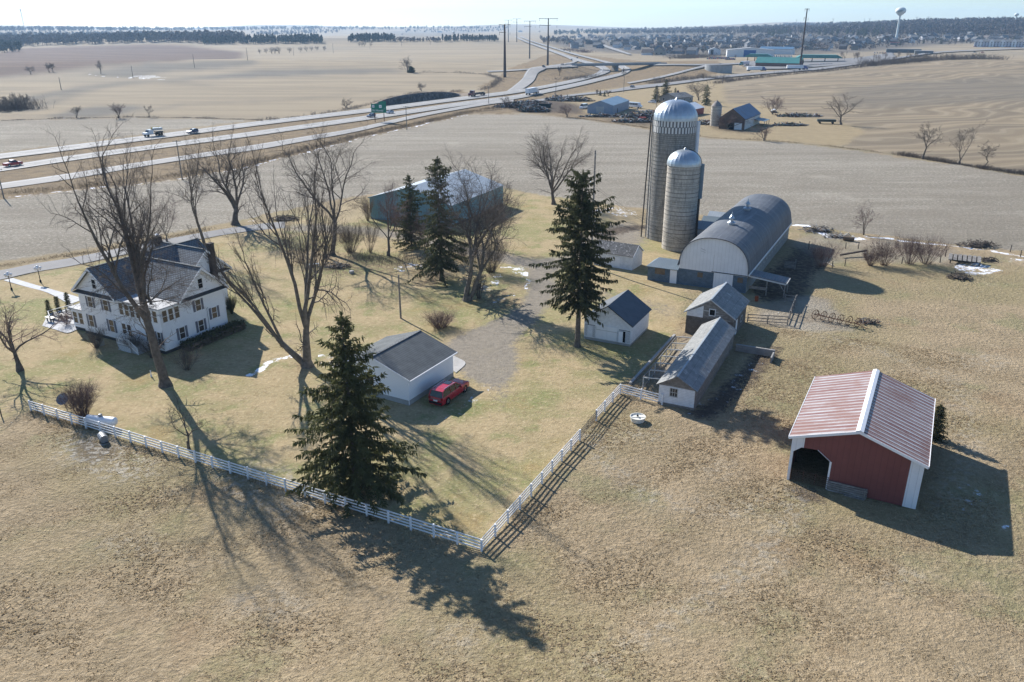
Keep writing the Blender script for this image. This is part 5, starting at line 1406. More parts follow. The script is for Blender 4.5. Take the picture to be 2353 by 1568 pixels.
for i, (a, b, c, d, l) in enumerate(((1886, 614, 556, 76, 'wide purple-brown bush nearest the barn in the fence row'), (1999, 611, 572, 44, 'smallest bush of the fence row, second from the barn'), (2031, 610, 549, 68, 'full purple-brown bush with a dark stem in the fence row'), (2090, 607, 543, 78, 'tall twiggy bush right of the middle of the fence row'), (2128, 606, 541, 92, 'broadest bush at the east end of the fence row'))):
    bush(a, b, c, d * 1.25, l, 131 + i, n=75, kids=7, mat=twig_red, group='bushes in the fence row east of the barn', spread=.85)

# conifers
def conifer(P, label, H, Rc, seed, z0=.06, p=.85, droop=.35, dens=1.0, trunk=.22, mat=None, spray=.55, gaps=0.0, column=0.0, prof=None, hang=0.0, name='spruce_tree', group=None, cat='tree'):
    rng = random.Random(seed); nr = np.random.RandomState(seed)
    t = thing(name, label, cat, tuple(P), rng.uniform(0, 6), group)
    tr = [(0, 0, -.2, 0, 0, .8, trunk * 1.4, trunk)]
    for i in range(8): tr.append((0, 0, .8 + (H - .8) * i / 8, 0, 0, .8 + (H - .8) * (i + 1) / 8, trunk * (1 - i / 8.5), trunk * (1 - (i + 1) / 8.5)))
    base = []; dirs = []; lens = []; sgm = []
    z = H * z0
    while z < H * .985:
        f = (z / H - z0) / (1 - z0)
        env = Rc * ((1 - f) ** p * (1 - column) + column * min(1.0, (1 - f) * 2.4) * (.62 + .38 * math.sin(z * 1.3 + seed) ** 2))
        if prof: env = Rc * float(np.interp(f, prof[0], prof[1])) * (1 + .22 * math.sin(z * 1.9 + seed))
        nb = max(4, int((6 + 4 * dens) * (1 - .5 * f)))
        a0 = rng.uniform(0, 6.28)
        for b in range(nb):
            if rng.random() < gaps: continue
            a = a0 + 6.283 * b / nb + rng.uniform(-.3, .3)
            L = max(env * rng.choice((.45, .7, .85, 1.0, 1.15)) * rng.uniform(.85, 1.1), .25)
            st = .5 * f - droop * (1 - f) + rng.uniform(-.22, .22)   # slope at the start
            n = max(3, int(L / .38))
            px, pz = 0.0, z
            ca, sa = math.cos(a), math.sin(a)
            for i in range(n):
                u = (i + 1) / n
                sl = st - droop * .7 * math.sin(u * 2.4) + max(0, u - .6) * (droop * 1.6)
                dx = L / n * math.cos(sl); dz = L / n * math.sin(sl)
                q = (px + dx, pz + dz)
                sgm.append((px * ca, px * sa, pz, q[0] * ca, q[0] * sa, q[1], .03 * (1.1 - u), .03 * (1.05 - u)))
                px, pz = q
                if u < .14 and L > 1.5: continue
                k = int(round(5 * dens))
                for j in range(k):
                    side = rng.uniform(-1, 1)
                    # lateral sprays, hanging on drooping kinds
                    fx = rng.uniform(.1, .8); dn = -rng.uniform(.1, .35 + 1.5 * droop)
                    if rng.random() < hang: fx *= .5; side *= .35; dn = -1.1
                    dd = (ca * fx - sa * side, sa * fx + ca * side, dn + .25 * f)
                    off = rng.uniform(-.5, .5) * L / n
                    base.append(((px + off) * ca, (px + off) * sa, pz)); dirs.append(dd); lens.append(spray * rng.uniform(.55, 1.25) * (.55 + .45 * min(1, L / 2)))
        z += (.34 + .2 * (1 - f)) * (1.0 if H > 8 else .55) / max(dens, .6) ** .5
    for j in range(int(30 * dens)):
        base.append((0, 0, H * (.93 + .07 * rng.random()))); dirs.append((rng.uniform(-.6, .6), rng.uniform(-.6, .6), rng.uniform(.4, 1.2))); lens.append(spray * .7)
    b = np.array(base); d = np.array(dirs); l = np.array(lens)[:, None]
    d /= np.linalg.norm(d, axis=1)[:, None]
    rnd = nr.normal(size=d.shape); w = np.cross(d, rnd); w /= np.linalg.norm(w, axis=1)[:, None] + 1e-9
    w2 = np.cross(d, w)
    Vs = []
    for ww in (w, w2):
        Vs.append(np.stack([b - d * l * .08, b + d * l * .45 + ww * l * .12, b + d * l, b + d * l * .4 - ww * l * .12], 1))
    V = np.concatenate(Vs).reshape(-1, 3)
    V[:, 2] = np.maximum(V[:, 2], .05)
    F = np.arange(len(V)).reshape(-1, 4)
    tubes_mesh('trunk', np.array(tr), 7, bark, t)
    br = tubes_mesh('branches', np.array(sgm), 3, bark, t)
    quads_mesh('foliage', V, F, mat or needle, t)
    return t
def evergreen(px, py, ty, wpx, label, seed, **kw):
    P, H, Rc = place(px, py, ty, wpx)
    return conifer(P, label, H, Rc, seed, **kw)
evergreen(818, 1128, 722, 296, 'broad dark green spruce at the white fence, nearest tree of all', 201, hang=.3, z0=.04, p=.8, droop=.3, dens=1.35, trunk=.32, spray=.62, gaps=.22, prof=((0, .06, .14, .3, .5, .7, .88, 1), (.62, .95, 1.0, .82, .60, .40, .2, .03)))
evergreen(1327, 796, 394, 165, 'tall ragged spruce with a bare lower trunk beside the corn crib', 203, z0=.26, p=.8, droop=.3, dens=1.5, hang=.6, trunk=.4, spray=.6, gaps=.3, mat=needle_dark, prof=((0, .1, .2, .35, .48, .6, .68, .76, .93, 1), (.55, .95, .8, .92, .62, .95, .85, .42, .42, .14)))
evergreen(1014, 645, 362, 150, 'ragged dark spruce among the bare trees in front of the machine shed', 205, hang=.4, z0=.13, p=.75, droop=.4, dens=1.1, trunk=.3, spray=.6, gaps=.25, mat=needle_dark, prof=((0, .1, .3, .5, .7, .8, .9, 1), (.8, 1.0, .8, .6, .35, .3, .34, .04)))
evergreen(2146, 1008, 934, 50, 'dark evergreen bush behind the red shed', 209, z0=.03, p=.5, dens=1.3, spray=.45, mat=needle_dark, name='evergreen_bush')
evergreen(946, 572, 402, 88, 'narrow dark evergreen left of the ragged spruce', 207, z0=.05, p=.6, droop=.15, dens=1.1, trunk=.22, spray=.6, mat=needle_dark, column=.5, gaps=.2, hang=.3)
for i, (a, b, c, l) in enumerate(((149, 752, 717, 'leftmost of the three clipped cone evergreens by the patio'), (171, 744, 709, 'middle one of the three clipped cone evergreens by the patio'), (200, 735, 697, 'rightmost and largest of the three clipped cone evergreens by the patio'))):
    pass
for i, (a, b, c, l) in enumerate(((114, 721, 691, 'leftmost of the three clipped cone evergreens by the patio'), (134, 712, 684, 'middle one of the three clipped cone evergreens by the patio'), (157, 703, 674, 'rightmost of the three clipped cone evergreens by the patio'))):
    P = G(a, b); conifer(P, l, top(P, c), 6.5 / pxm(P), 221 + i, z0=.02, p=.5, droop=.0, dens=1.6, trunk=.06, spray=.3, mat=needle_dark, column=.5, name='cone_evergreen', group='clipped evergreens by the patio')
P = G(533, 720)
hedge = thing('evergreen_hedge', 'dark clipped hedge along the east wall of the farmhouse', 'hedge', on_house(0, 0), R(-28.5))
rng = random.Random(5); nr = np.random.RandomState(5)
n = 5200
b = np.column_stack([nr.uniform(.35, 2.2, n), nr.uniform(2.2, 12.6, n), nr.uniform(.05, 1.15, n)])
d = nr.normal(size=(n, 3)); d[:, 2] += .6; d /= np.linalg.norm(d, axis=1)[:, None]
w = np.cross(d, nr.normal(size=(n, 3))); w /= np.linalg.norm(w, axis=1)[:, None]; l = nr.uniform(.15, .4, (n, 1))
V = np.stack([b, b + d * l * .5 + w * l * .3, b + d * l, b + d * l * .5 - w * l * .3], 1).reshape(-1, 3)
quads_mesh('foliage', V, np.arange(len(V)).reshape(-1, 4), needle_dark, hedge)
MB().box(.45, 2.3, 0, 2.1, 12.5, .95).build('branches', brush_mat, hedge)
bush(533, 722, 682, 30, 'round dark shrub at the far corner of the farmhouse', 129, n=120, mat=needle_dark, spread=.9)

# grass tufts on the pasture
nr = np.random.RandomState(99)
n = 210000
az = R(44) * nr.uniform(-1, 1, n); rr = np.sqrt(nr.uniform(37 ** 2, 118 ** 2, n))
P2 = np.column_stack([rr * np.sin(az), rr * np.cos(az)])
keep = ~inside(P2, ground_zone['lawn'])
keep &= (np.sin(P2[:, 0] / 1.1 + 2 * np.sin(P2[:, 1] / 1.3)) + np.sin(P2[:, 1] / .9 + np.sin(P2[:, 0] / 1.7)) + nr.normal(size=n) * 3) > -.3
for bx, by, rz, w_, d_ in ((36.03, 72.6, -28.1, 12.2, 16), (24.16, 94.56, -26, 10.5, 23), (30.39, 111.4, -27.5, 7.4, 9.4)):
    c, s_ = math.cos(R(-rz)), math.sin(R(-rz)); dx, dy = P2[:, 0] - bx, P2[:, 1] - by
    keep &= ~((np.abs(dx * c - dy * s_) < w_ / 2) & (np.abs(dx * s_ + dy * c) < d_ / 2))
P2 = P2[keep]; n = len(P2); zz = T(P2[:, 0], P2[:, 1])
Vs = []
for k_ in range(3):
    a = nr.uniform(0, 6.28, n); h = nr.uniform(.02, .07, n) * (1 + 1.2 * (nr.random_sample(n) > .9)); w = nr.uniform(.05, .12, n)
    lean = nr.normal(0, .12, (n, 2)); b = np.column_stack([P2 + nr.normal(0, .07, (n, 2)), zz - .03])
    u = np.column_stack([np.cos(a), np.sin(a), np.zeros(n)]) * w[:, None]
    t_ = b + np.column_stack([lean, h + .03])
    Vs.append(np.stack([b - u, b + u, t_], 1))
V = np.concatenate(Vs).reshape(-1, 3)
o = quads_mesh('pasture_grass', V, np.arange(len(V)).reshape(-1, 3), straw)
tag(o, 'short dry grass tufts covering the near pasture', 'grass', kind='stuff')
# ------------------------------------------------------------------ fences
def post_fence(name, label, a, b, spacing=2.45, h=1.32, mat=None, rails=4, skip_first=False, group=None, post=.075, sag=0.0):
    a = Vector(a); b = Vector(b); L = (b - a).length; n = max(1, round(L / spacing))
    ang = math.atan2(b.y - a.y, b.x - a.x)
    f = thing(name, label, 'fence', tuple(a), ang, group)
    rng = random.Random(int(L * 100))
    for i in range(1 if skip_first else 0, n + 1):
        x = L * i / n; k = h * rng.uniform(.98, 1.05)
        m = MB(); m.box(x - post, -post, -.1, x + post, post, k); m.box(x - post - .012, -post - .012, k, x + post + .012, post + .012, k + .03)
        m.build('post', mat, f)
    for r in range(rails):
        z = .27 + (h - .37) * r / max(rails - 1, 1)
        m = MB()
        m.box(0, post + .004, z - .065, L, post + .04, z + .065)
        m.build('rail', mat, f)
    return f
cA, cB = G(72, 945), G(1107, 1270)
post_fence('rail_fence', 'long white four-rail fence along the front of the yard', cA, cB, mat=fence_white)
gA, gB, cC = G(1332, 1013), G(1370, 967), G(1425, 906)
post_fence('rail_fence', 'white four-rail fence rising from the near corner to the tube gate', cB, gA, mat=fence_white, skip_first=True)
post_fence('rail_fence', 'short white fence section between the tube gate and the pen corner', gB, cC, mat=fence_white)
post_fence('rail_fence', 'short white fence joining the long low shed', cC, G(1521, 931), mat=fence_white, skip_first=True)
d_ = gB - gA; L_ = d_.length
gt = thing('gate', 'dark tube farm gate between two runs of white fence', 'gate', tuple(gA), math.atan2(d_.y, d_.x))
m = MB()
for i in range(5): m.tube((.12, 0, .3 + i * .23), (L_ - .12, 0, .3 + i * .23), .035)
m.build('rails', dark_metal, gt)
m = MB(); m.tube((.12, 0, .28), (.12, 0, 1.25), .025); m.tube((L_ / 2, 0, .28), (L_ / 2, 0, 1.25), .02); m.tube((L_ - .12, 0, .28), (L_ - .12, 0, 1.25), .025); m.build('frame', dark_metal, gt)
# wire fence running out of the picture on the left
wf = thing('wire_fence', 'dark wooden posts with slack wire at the far left of the yard', 'fence', (0, 0, 0))
pp = [G(72, 945), G(4, 958), G(-70, 980), G(-150, 1005)]
for q in pp[1:]: m = MB(); m.tube((q.x, q.y, -.2), (q.x, q.y, 1.25), .07, n=7); m.build('post', weathered_dark, wf)
m = MB()
for i in range(len(pp) - 1):
    for z in (.5, .85, 1.15): m.tube(pp[i] + Vector((0, 0, z)), pp[i + 1] + Vector((0, 0, z)), .012, n=4)
m.build('wire', grey_metal, wf)
# corral by the barn
k1, k2, k3, k4 = G(1717, 741), G(1809, 747), G(1829, 697), G(1803, 694)
post_fence('corral_fence', 'weathered rail fence between the stone shed and the barnyard', k1, k2, spacing=2.9, h=1.35, mat=weathered, rails=3)
post_fence('corral_fence', 'weathered rail fence along the east side of the barnyard', k2, k3, spacing=2.6, h=1.4, mat=old_wood, rails=3, skip_first=True)
post_fence('corral_fence', 'short weathered rail section under the edge of the canopy', k3, k4, spacing=2.2, h=1.3, mat=old_wood, rails=3, skip_first=True)
for i, (a, b, hh) in enumerate(((1858, 574, 1.7), (1912, 617, 1.4), (1941, 612, 1.4), (1943, 572, 1.3), (1972, 572, 1.3), (2072, 606, 1.3), (2160, 604, 1.5), (2172, 590, 1.4), (2321, 580, 1.5), (2345, 590, 1.3))):
    q = G(a, b); m = MB(); m.tube((0, 0, -.2), (.05 * (i % 3 - 1), .04, hh), .09, .08, n=7); m.build('fence_post', weathered_dark).location = q
    o = COL.objects[-1]; tag(o, 'old grey wooden fence post standing alone east of the barn', 'post', 'lone fence posts east of the barn')

# ------------------------------------------------------------------ vehicles
def paint(name, c, metal=.0, rough=.28):
    m_ = M(name, c, tuple(x * .92 for x in c), 2, rough, metal, spec=.5)
    m_.node_tree.nodes['Principled BSDF'].inputs['Coat Weight'].default_value = .6
    return m_
red_car = paint('red_car_paint', (.42, .012, .03)); white_car = paint('white_car_paint', (.74, .75, .76)); blue_car = paint('blue_car_paint', (.03, .06, .14))
black_car = paint('black_car_paint', (.015, .016, .02)); silver_car = paint('silver_car_paint', (.42, .47, .52)); red2_car = paint('crimson_car_paint', (.40, .02, .03))
grey_car = paint('grey_car_paint', (.12, .13, .15)); teal_cab = paint('teal_cab_paint', (.02, .20, .22)); maroon_cab = paint('maroon_cab_paint', (.13, .03, .04)); blue_cab = paint('blue_cab_paint', (.03, .09, .30))
chrome = M('chrome', (.75, .76, .78), None, 2, .2, .9); lamp_red = M('tail_lamp_glass', (.35, .01, .01), None, 2, .2); lamp_clear = M('headlamp_glass', (.75, .76, .78), None, 2, .15)
CARS = {
 'suv': dict(low=[(-.5, .46), (-.49, .60), (.19, .61), (.30, .60), (.44, .555), (.495, .47), (.5, .38)], cab=[(-.485, .60), (-.445, .95), (-.33, 1.0), (.02, .985), (.195, .61)]),
 'sedan': dict(low=[(-.5, .5), (-.48, .66), (-.3, .66), (.2, .64), (.42, .56), (.49, .47), (.5, .38)], cab=[(-.42, .66), (-.2, .96), (-.05, 1.0), (.08, .97), (.27, .63)]),
 'pickup': dict(low=[(-.5, .56), (-.495, .60), (.18, .60), (.30, .60), (.46, .57), (.495, .5), (.5, .38)], cab=[(-.13, .60), (-.10, .97), (-.02, 1.0), (.10, .99), (.235, .60)]),
 'van': dict(low=[(-.5, .5), (-.495, .55), (.3, .55), (.40, .53), (.47, .45), (.5, .32)], cab=[(-.495, .55), (-.485, .97), (-.4, 1.0), (.24, .99), (.41, .54)]),
}
def car(name, label, cat, P, rz, kind, L, W, H, pnt, group=None, detail=1):
    t = thing(name, label, cat, tuple(P), rz, group)
    K = CARS[kind]; hw = W / 2
    vs = []; fs = []
    st = K['low']
    for i, (fx, fz) in enumerate(st):
        x = fx * L; zt = fz * H; e = 1.0 if -.47 < fx < .4 else .93 if fx < .48 else .86
        for s in (1, -1):
            vs += [(x, s * hw * .88 * e, .24 * H ** .3 * .9), (x, s * hw * e, .38), (x, s * hw * e, max(zt - .16, .42)), (x, s * hw * .94 * e, zt)]
    for i in range(len(st) - 1):
        a, b = i * 8, (i + 1) * 8
        for k in range(3):
            fs.append((a + k, b + k, b + k + 1, a + k + 1)); fs.append((a + 4 + k, a + 5 + k, b + 5 + k, b + 4 + k))
        fs.append((a + 3, b + 3, b + 7, a + 7)); fs.append((a, a + 4, b + 4, b))
    e = (len(st) - 1) * 8
    fs += [(0, 1, 2, 3, 7, 6, 5, 4), (e + 4, e + 5, e + 6, e + 7, e + 3, e + 2, e + 1, e)]
    m = MB(); m.add(vs, fs)
    cabp = [(x * L, z * H) for x, z in K['cab']]; zb = min(z for _, z in cabp)
    def hwz(z): return hw * (.93 - .17 * (z - zb) / (H - zb))
    # roof skin and pillars belong to the painted body
    top_ = cabp[1:-1]
    rv = []
    for x, z in top_: rv += [(x, hwz(z) + .01, z + .015), (x, -hwz(z) - .01, z + .015), (x, hwz(z) + .02, z - .05), (x, -hwz(z) - .02, z - .05)]
    rf = []
    for i in range(len(top_) - 1):
        a, b = i * 4, i * 4 + 4
        rf += [(a, a + 1, b + 1, b), (a + 2, a, b, b + 2), (a + 1, a + 3, b + 3, b + 1), (a + 3, a + 2, b + 2, b + 3)]
    q = (len(top_) - 1) * 4; rf += [(0, 2, 3, 1), (q, q + 1, q + 3, q + 2)]
    m.add(rv, rf)
    xr, xf = cabp[0], cabp[-1]; tr, tf = cabp[1], cabp[-2]
    for s in (1, -1):
        for (x0, z0), (x1, z1), w_ in ((xr, tr, .12), (xf, tf, .07)):
            m.obox((x0, s * hwz(z0), z0), (x1, s * hwz(z1), z1), w_, w_)
        if detail:
            for fx in ((-.2, -.02) if kind == 'suv' else (-.03,)):
                m.obox((fx * L, s * (hwz(zb) + .005), zb), (fx * L, s * (hwz(H * .96) + .005), H * .96), .05, .07)
    body = m.build('body', pnt, t); 
    if detail: bevel(body, .04, 2)
    gv = []
    for s in (1, -1):
        for x, z in cabp: gv.append((x * .995, s * (hwz(z) - .015), z - (.01 if z > zb + .05 else 0)))
    n = len(cabp)
    gf = [tuple(range(n)), tuple(reversed(range(n, 2 * n)))]
    for i in range(n - 1): gf.append((i, n + i, n + i + 1, i + 1))
    g_ = MB(); g_.add(gv, gf); g_.build('glass', glass_dark, t)
    wr = (.40 if kind in ('suv', 'pickup') else .34) * (L / 5.2 if kind != 'van' else 1)
    for fx in (-.31, .31):
        for s in (1, -1):
            w = MB(); w.lathe([(wr * .55, -.11), (wr * .96, -.11), (wr, -.07), (wr, .07), (wr * .96, .11), (wr * .55, .11)], 16)
            wv = [(x, z, y) for x, y, z in w.v]; w.v = wv
            o = w.build('wheel', rubber, t); o.location = (fx * L, s * (hw - .1), wr)
            if detail:
                r_ = MB(); r_.lathe([(wr * .1, .06), (wr * .62, .09)], 10); r_.v = [(x, s * z, y) for x, y, z in r_.v]; r_.build('rim', chrome, o)
    if detail:
        for s in (1, -1):
            MB().box(L * .455, s * hw * .55, H * .42, L * .497, s * hw * .84, H * .49).build('headlight', lamp_clear, t)
            MB().box(-L * .505, s * hw * .70, H * .46, -L * .48, s * hw * .92, H * .60).build('taillight', lamp_red, t)
    return t
pr, pf_ = G(1019, 938), G(1079, 894)
dv = (pf_ - pr).normalized(); lf = Vector((-dv.y, dv.x, 0)); L_ = (pf_ - pr).length
suv = car('suv', 'red sport utility vehicle parked beside the white garage', 'car', (pr + pf_) / 2 + lf * .98, math.atan2(dv.y, dv.x), 'suv', L_ * 1.05, 2.08, 2.04, red_car)
Ls = L_ * 1.05
m = MB()
for s in (1, -1): m.obox((-Ls * .38, s * .70, 2.09), (Ls * .0, s * .70, 2.08), .05, .05)
m.build('roof_rail', chrome, suv)
MB().box(-Ls * .14, -.45, 2.05, Ls * .0, .45, 2.075).build('sunroof', glass_dark, suv)
m = MB(); m.box(-Ls * .515, -.86, .42, -Ls * .497, .86, .66); m.build('rear_bumper', black, suv)
m = MB(); m.box(-Ls * .512, -.8, .98, -Ls * .497, .8, 1.03); m.build('chrome_strip', chrome, suv)
MB().box(-Ls * .512, -.27, .75, -Ls * .5, .27, .9).build('licence_plate', white_paint, suv)
for s in (1, -1): MB().box(Ls * .13, s * .98, 1.12, Ls * .165, s * 1.2, 1.3).build('mirror', red_car, suv)
P = G(1355, 520); Q = G(1352, 508)
car('pickup_truck', 'black pickup truck parked near the foot of the tall pole by the silos', 'truck', P, math.atan2(-.9, -.35), 'pickup', 5.7, 2.0, 1.9, black_car)

def heading(a, b): d = G(*b) - G(*a); return math.atan2(d.y, d.x)
def on_road(px, py, off=.12):
    P = G(px, py); r = math.hypot(P.x, P.y); P.z += off + max(0, r - 180) * .0012; return P
car('pickup_truck', 'red pickup truck on the near carriageway at the left edge', 'truck', on_road(31, 383), heading((0, 389), (161, 365)), 'pickup', 5.6, 2.0, 1.85, red2_car)
car('suv', 'dark blue sport utility vehicle following the white work truck', 'car', on_road(443, 308), heading((588, 286), (430, 307)), 'suv', 4.8, 1.9, 1.75, blue_car)
car('suv', 'dark vehicle passing behind the green highway sign', 'car', on_road(853, 271), heading((888, 266), (740, 287)), 'suv', 4.9, 1.9, 1.75, blue_car)
car('sedan', 'light blue-grey sedan on the near carriageway right of the green sign', 'car', on_road(896, 262.5), heading((1000, 250), (888, 266)), 'sedan', 4.8, 1.85, 1.5, silver_car)
car('sedan', 'dark sedan on the county road past the blue shed', 'car', on_road(1453, 203.3), heading((1400, 211), (1456, 203)), 'sedan', 4.8, 1.85, 1.5, grey_car, detail=0)
car('sedan', 'dark car crossing the west end of the overpass', 'car', on_road(1249, 156), heading((1255, 156), (1326, 152)), 'sedan', 4.8, 1.85, 1.5, black_car, detail=0)
for i, (a, b, l) in enumerate(((1296, 119, 'farthest dark car on the highway beyond the overpass'), (1309, 122.5, 'dark car on the far carriageway just ahead of the farthest one'), (1326, 136.5, 'small dark car on the near carriageway north of the overpass'), (1313, 140.5, 'small car leaving by the ramp north of the overpass'))):
    car('sedan', l, 'car', on_road(a, b), heading((1352, 147), (1292, 126)), 'sedan', 4.8, 1.9, 1.5, (black_car, grey_car)[i % 2], detail=0)

def lorry(name, label, P, rz, body, cab, cat='truck', group=None, trailer=True, TL=13.5):
    t = thing(name, label, cat, tuple(P), rz, group)
    if trailer: MB().box(-TL, -1.28, 1.15, 0, 1.28, 4.05).build('trailer', body, t)
    else:
        m = MB(); m.box(-TL, -1.2, 1.1, 0, 1.2, 1.4); m.build('flatbed', dark_metal, t)
        for i in range(4): MB().box(-TL + 1 + i * 3, -.9, 1.41, -TL + 2.6 + i * 3, .9, 2.0).build('load', dark_metal, t)
    m = MB(); m.box(.6, -1.2, 1.0, 2.9, 1.2, 3.6); m.prism([(2.9, 1.0), (4.9, 1.0), (4.85, 2.05), (3.5, 2.2), (2.9, 3.1)], -1.1, 1.1, 'y'); m.box(-.2, -.5, .75, 4.8, .5, 1.0); m.build('cab', cab, t)
    MB().prism([(3.0, 3.06), (3.02, 2.95), (3.52, 2.24), (3.6, 2.24)], -1.0, 1.0, 'y').build('windscreen', glass_dark, t)
    m = MB(); m.box(-TL + .2, -.9, .85, .2, .9, 1.14); m.build('chassis', dark_metal, t)
    for x in (-TL + 1.0, -TL + 2.3, .2, 1.5, 4.0):
        for s in (1, -1):
            w = MB(); w.tube((x, s * 1.0 - .16, .5), (x, s * 1.0 + .16, .5), .5, n=12); w.build('wheel', rubber, t)
    return t
h_ = heading((1250, 212), (1176, 226.5))
lorry('semi_truck', 'white box semi trailer truck on the near carriageway', on_road(1229, 217.5), math.atan2((G(1250, 212) - G(1176, 226.5)).y, (G(1250, 212) - G(1176, 226.5)).x), white_metal, white_car)
lorry('semi_truck', 'maroon cab semi with an empty flatbed on the far carriageway', on_road(1089, 223.5), heading((1176, 213.5), (1063, 228)), dark_metal, maroon_cab, trailer=False, TL=12)
P = on_road(352, 315); wt_ = thing('work_truck', 'white work truck with a crane body on the far carriageway', 'truck', tuple(P), heading((430, 307), (250, 330)))
m = MB(); m.prism([(.3, .9), (3.9, .9), (3.9, 1.6), (2.6, 1.75), (1.9, 2.6), (.3, 2.6)], -1.1, 1.1, 'y'); m.build('cab', white_car, wt_)
MB().prism([(1.95, 2.5), (2.6, 1.78), (2.68, 1.78), (2.02, 2.52)], -1.0, 1.0, 'y').build('windscreen', glass_dark, wt_)
m = MB(); m.box(-4.2, -1.15, 1.0, .1, 1.15, 1.25); m.box(-4.2, -1.15, 1.25, -1.5, 1.15, 1.7); m.build('deck', dark_metal, wt_)
m = MB(); m.box(-4.1, -1.0, 2.2, .0, 1.0, 3.1); m.build('container', galvanised, wt_)
m = MB(); m.box(-.1, -.2, 1.2, .25, .2, 3.4); m.obox((0, 0, 3.4), (-3.5, 0, 3.3), .25, .25); m.build('crane', M('crane_yellow', (.45, .33, .05)), wt_)
for x in (-3.4, -2.3, 2.8):
    for s in (1, -1): w = MB(); w.tube((x, s - .16, .5), (x, s + .16, .5), .5, n=12); w.build('wheel', rubber, wt_)

# ------------------------------------------------------------------ highway sign
P = G(872, 281); PA = G(863, 282.5)
rzs = heading((863, 282.5), (882, 280))
sg = thing('highway_sign', 'green highway exit sign on two posts between the roads', 'sign', tuple(P), R(-8))
green = M('sign_green', (.0, .20, .13), (.0, .18, .115), .5, .5)
W2, zb, H1 = 3.6, 4.2, 4.0
MB().box(-W2, -.05, zb, W2, .05, zb + H1).build('panel', green, sg)
MB().box(.1, -.055, zb + H1 + .02, W2, .05, zb + H1 + 1.1).build('exit_tab', green, sg)
for x in (-2.1, 2.3): m = MB(); m.box(x - .14, .06, -.3, x + .14, .3, zb + H1); m.build('post', rusty, sg)
m = MB(); m.box(-3.1, -.07, zb + 2.3, -2.0, -.052, zb + 3.5); m.box(.2, -.07, zb + 2.2, 1.5, -.052, zb + 3.5); m.build('shield', white_paint, sg)
def text(body, size, loc, parent, mat, rot=(R(90), 0, 0), name='lettering'):
    c = bpy.data.curves.new(name, 'FONT'); c.body = body; c.size = size; c.extrude = .01; c.materials.append(mat); c.align_x = 'CENTER'
    o = bpy.data.objects.new(name, c); COL.objects.link(o)
    bpy.context.view_layer.update()
    me = bpy.data.meshes.new_from_object(o); bpy.data.objects.remove(o)
    o = bpy.data.objects.new(name, me); COL.objects.link(o); o.parent = parent; o.location = loc; o.rotation_euler = rot
    return o
text('Mt Horeb', 1.35, (-.6, -.075, zb + .6), sg, white_paint)
text('18', .8, (-2.55, -.09, zb + 2.6), sg, black); text('151', .7, (.85, -.09, zb + 2.6), sg, black)
m = MB(); m.obox((2.3, -.06, zb + 1.3), (3.0, -.06, zb + 2.4), .03, .25, up=(0, 1, 0)); m.build('arrow', white_paint, sg)

# ------------------------------------------------------------------ poles, lamps, wires
def pole(px, py, ty, label, group=None, arm=True, r=.14, mat=None, arms=1, armw=1.2, off=0):
    P = G(px, py); H = top(P, ty)
    t = thing('utility_pole', label, 'pole', tuple(P), 0, group)
    MB().tube((0, 0, -.4), (0, 0, H), r * 1.15, r * .8, n=8).build('shaft', mat or weathered, t)
    if arm:
        for i in range(arms):
            z = H - .3 - i * 1.1; m = MB(); m.obox((-armw, .1, z), (armw, .1, z), .12, .12)
            for s in (-1, 0, 1): m.tube((s * armw * .85, .1, z + .06), (s * armw * .85, .1, z + .28), .05, n=5)
            m.build('crossarm', mat or weathered, t)
    return P, H
pA, hA = pole(921, 732, 632, 'plain wooden pole on the lawn behind the garage', arm=False)
pB, hB = pole(1358, 614, 346, 'tall grey pole beside the small white board shed', arm=False, r=.17, mat=old_wood)
m = MB()
for i in range(14):
    t0, t1 = i / 14, (i + 1) / 14
    a = pB + Vector((0, 0, hB - 6)); b = Vector(on_barn(-1.5, -20.9, 6.6))
    f = lambda t: a.lerp(b, t) - Vector((0, 0, 1.0 * 4 * t * (1 - t)))
    m.tube(f(t0), f(t1), .014, n=4)
    m.tube(f(t0) + Vector((0, 0, -.4)), f(t1) + Vector((0, 0, -.4)), .014, n=4)
tag(m.build('power_line', dark_metal), 'twin service wires slung from the tall pole to the barn gable', 'wire')
for (a, b, c, l) in ((935, 299, 244, 'wooden pole at the snowy edge of the stubble field below the highway'), (1123, 240, 203, 'wooden pole beside the exit ramp near the scrap yard'), (9, 456, 388, 'wooden pole at the left edge beside the ramp'), (419, 414, 323, 'wooden pole in the ditch behind the bare trees'), (1277, 221, 186, 'wooden pole between the ramp and the scrap heaps'), (1433, 213, 171, 'wooden pole beside the county road near the blue shed')):
    pole(a, b, c, l, 'wooden poles beside the highway', r=.16)
for (a, b, c) in ((141, 207, 178), (306, 180, 152), (447, 156, 125), (569, 139, 110), (675, 128, 108), (748, 116, 97), (766, 123, 100), (850, 113, 96), (923, 107, 92), (989, 104, 88)):
    pole(a, b, c, 'thin dark power pole crossing the far fields', 'power poles crossing the far fields', r=.22, arm=False)
for (a, b, c, l, gr) in ((1508, 246, 208, 'slim light pole beside the white car at the neighbouring farm', None),):
    P, H = pole(a, b, c, l, gr, arm=False, r=.15)
rust_pole = M('weathering_steel', (.075, .05, .042), (.05, .036, .033), .3, .8)
dark_pole = M('dark_steel', (.05, .05, .055), None, .5, .7)
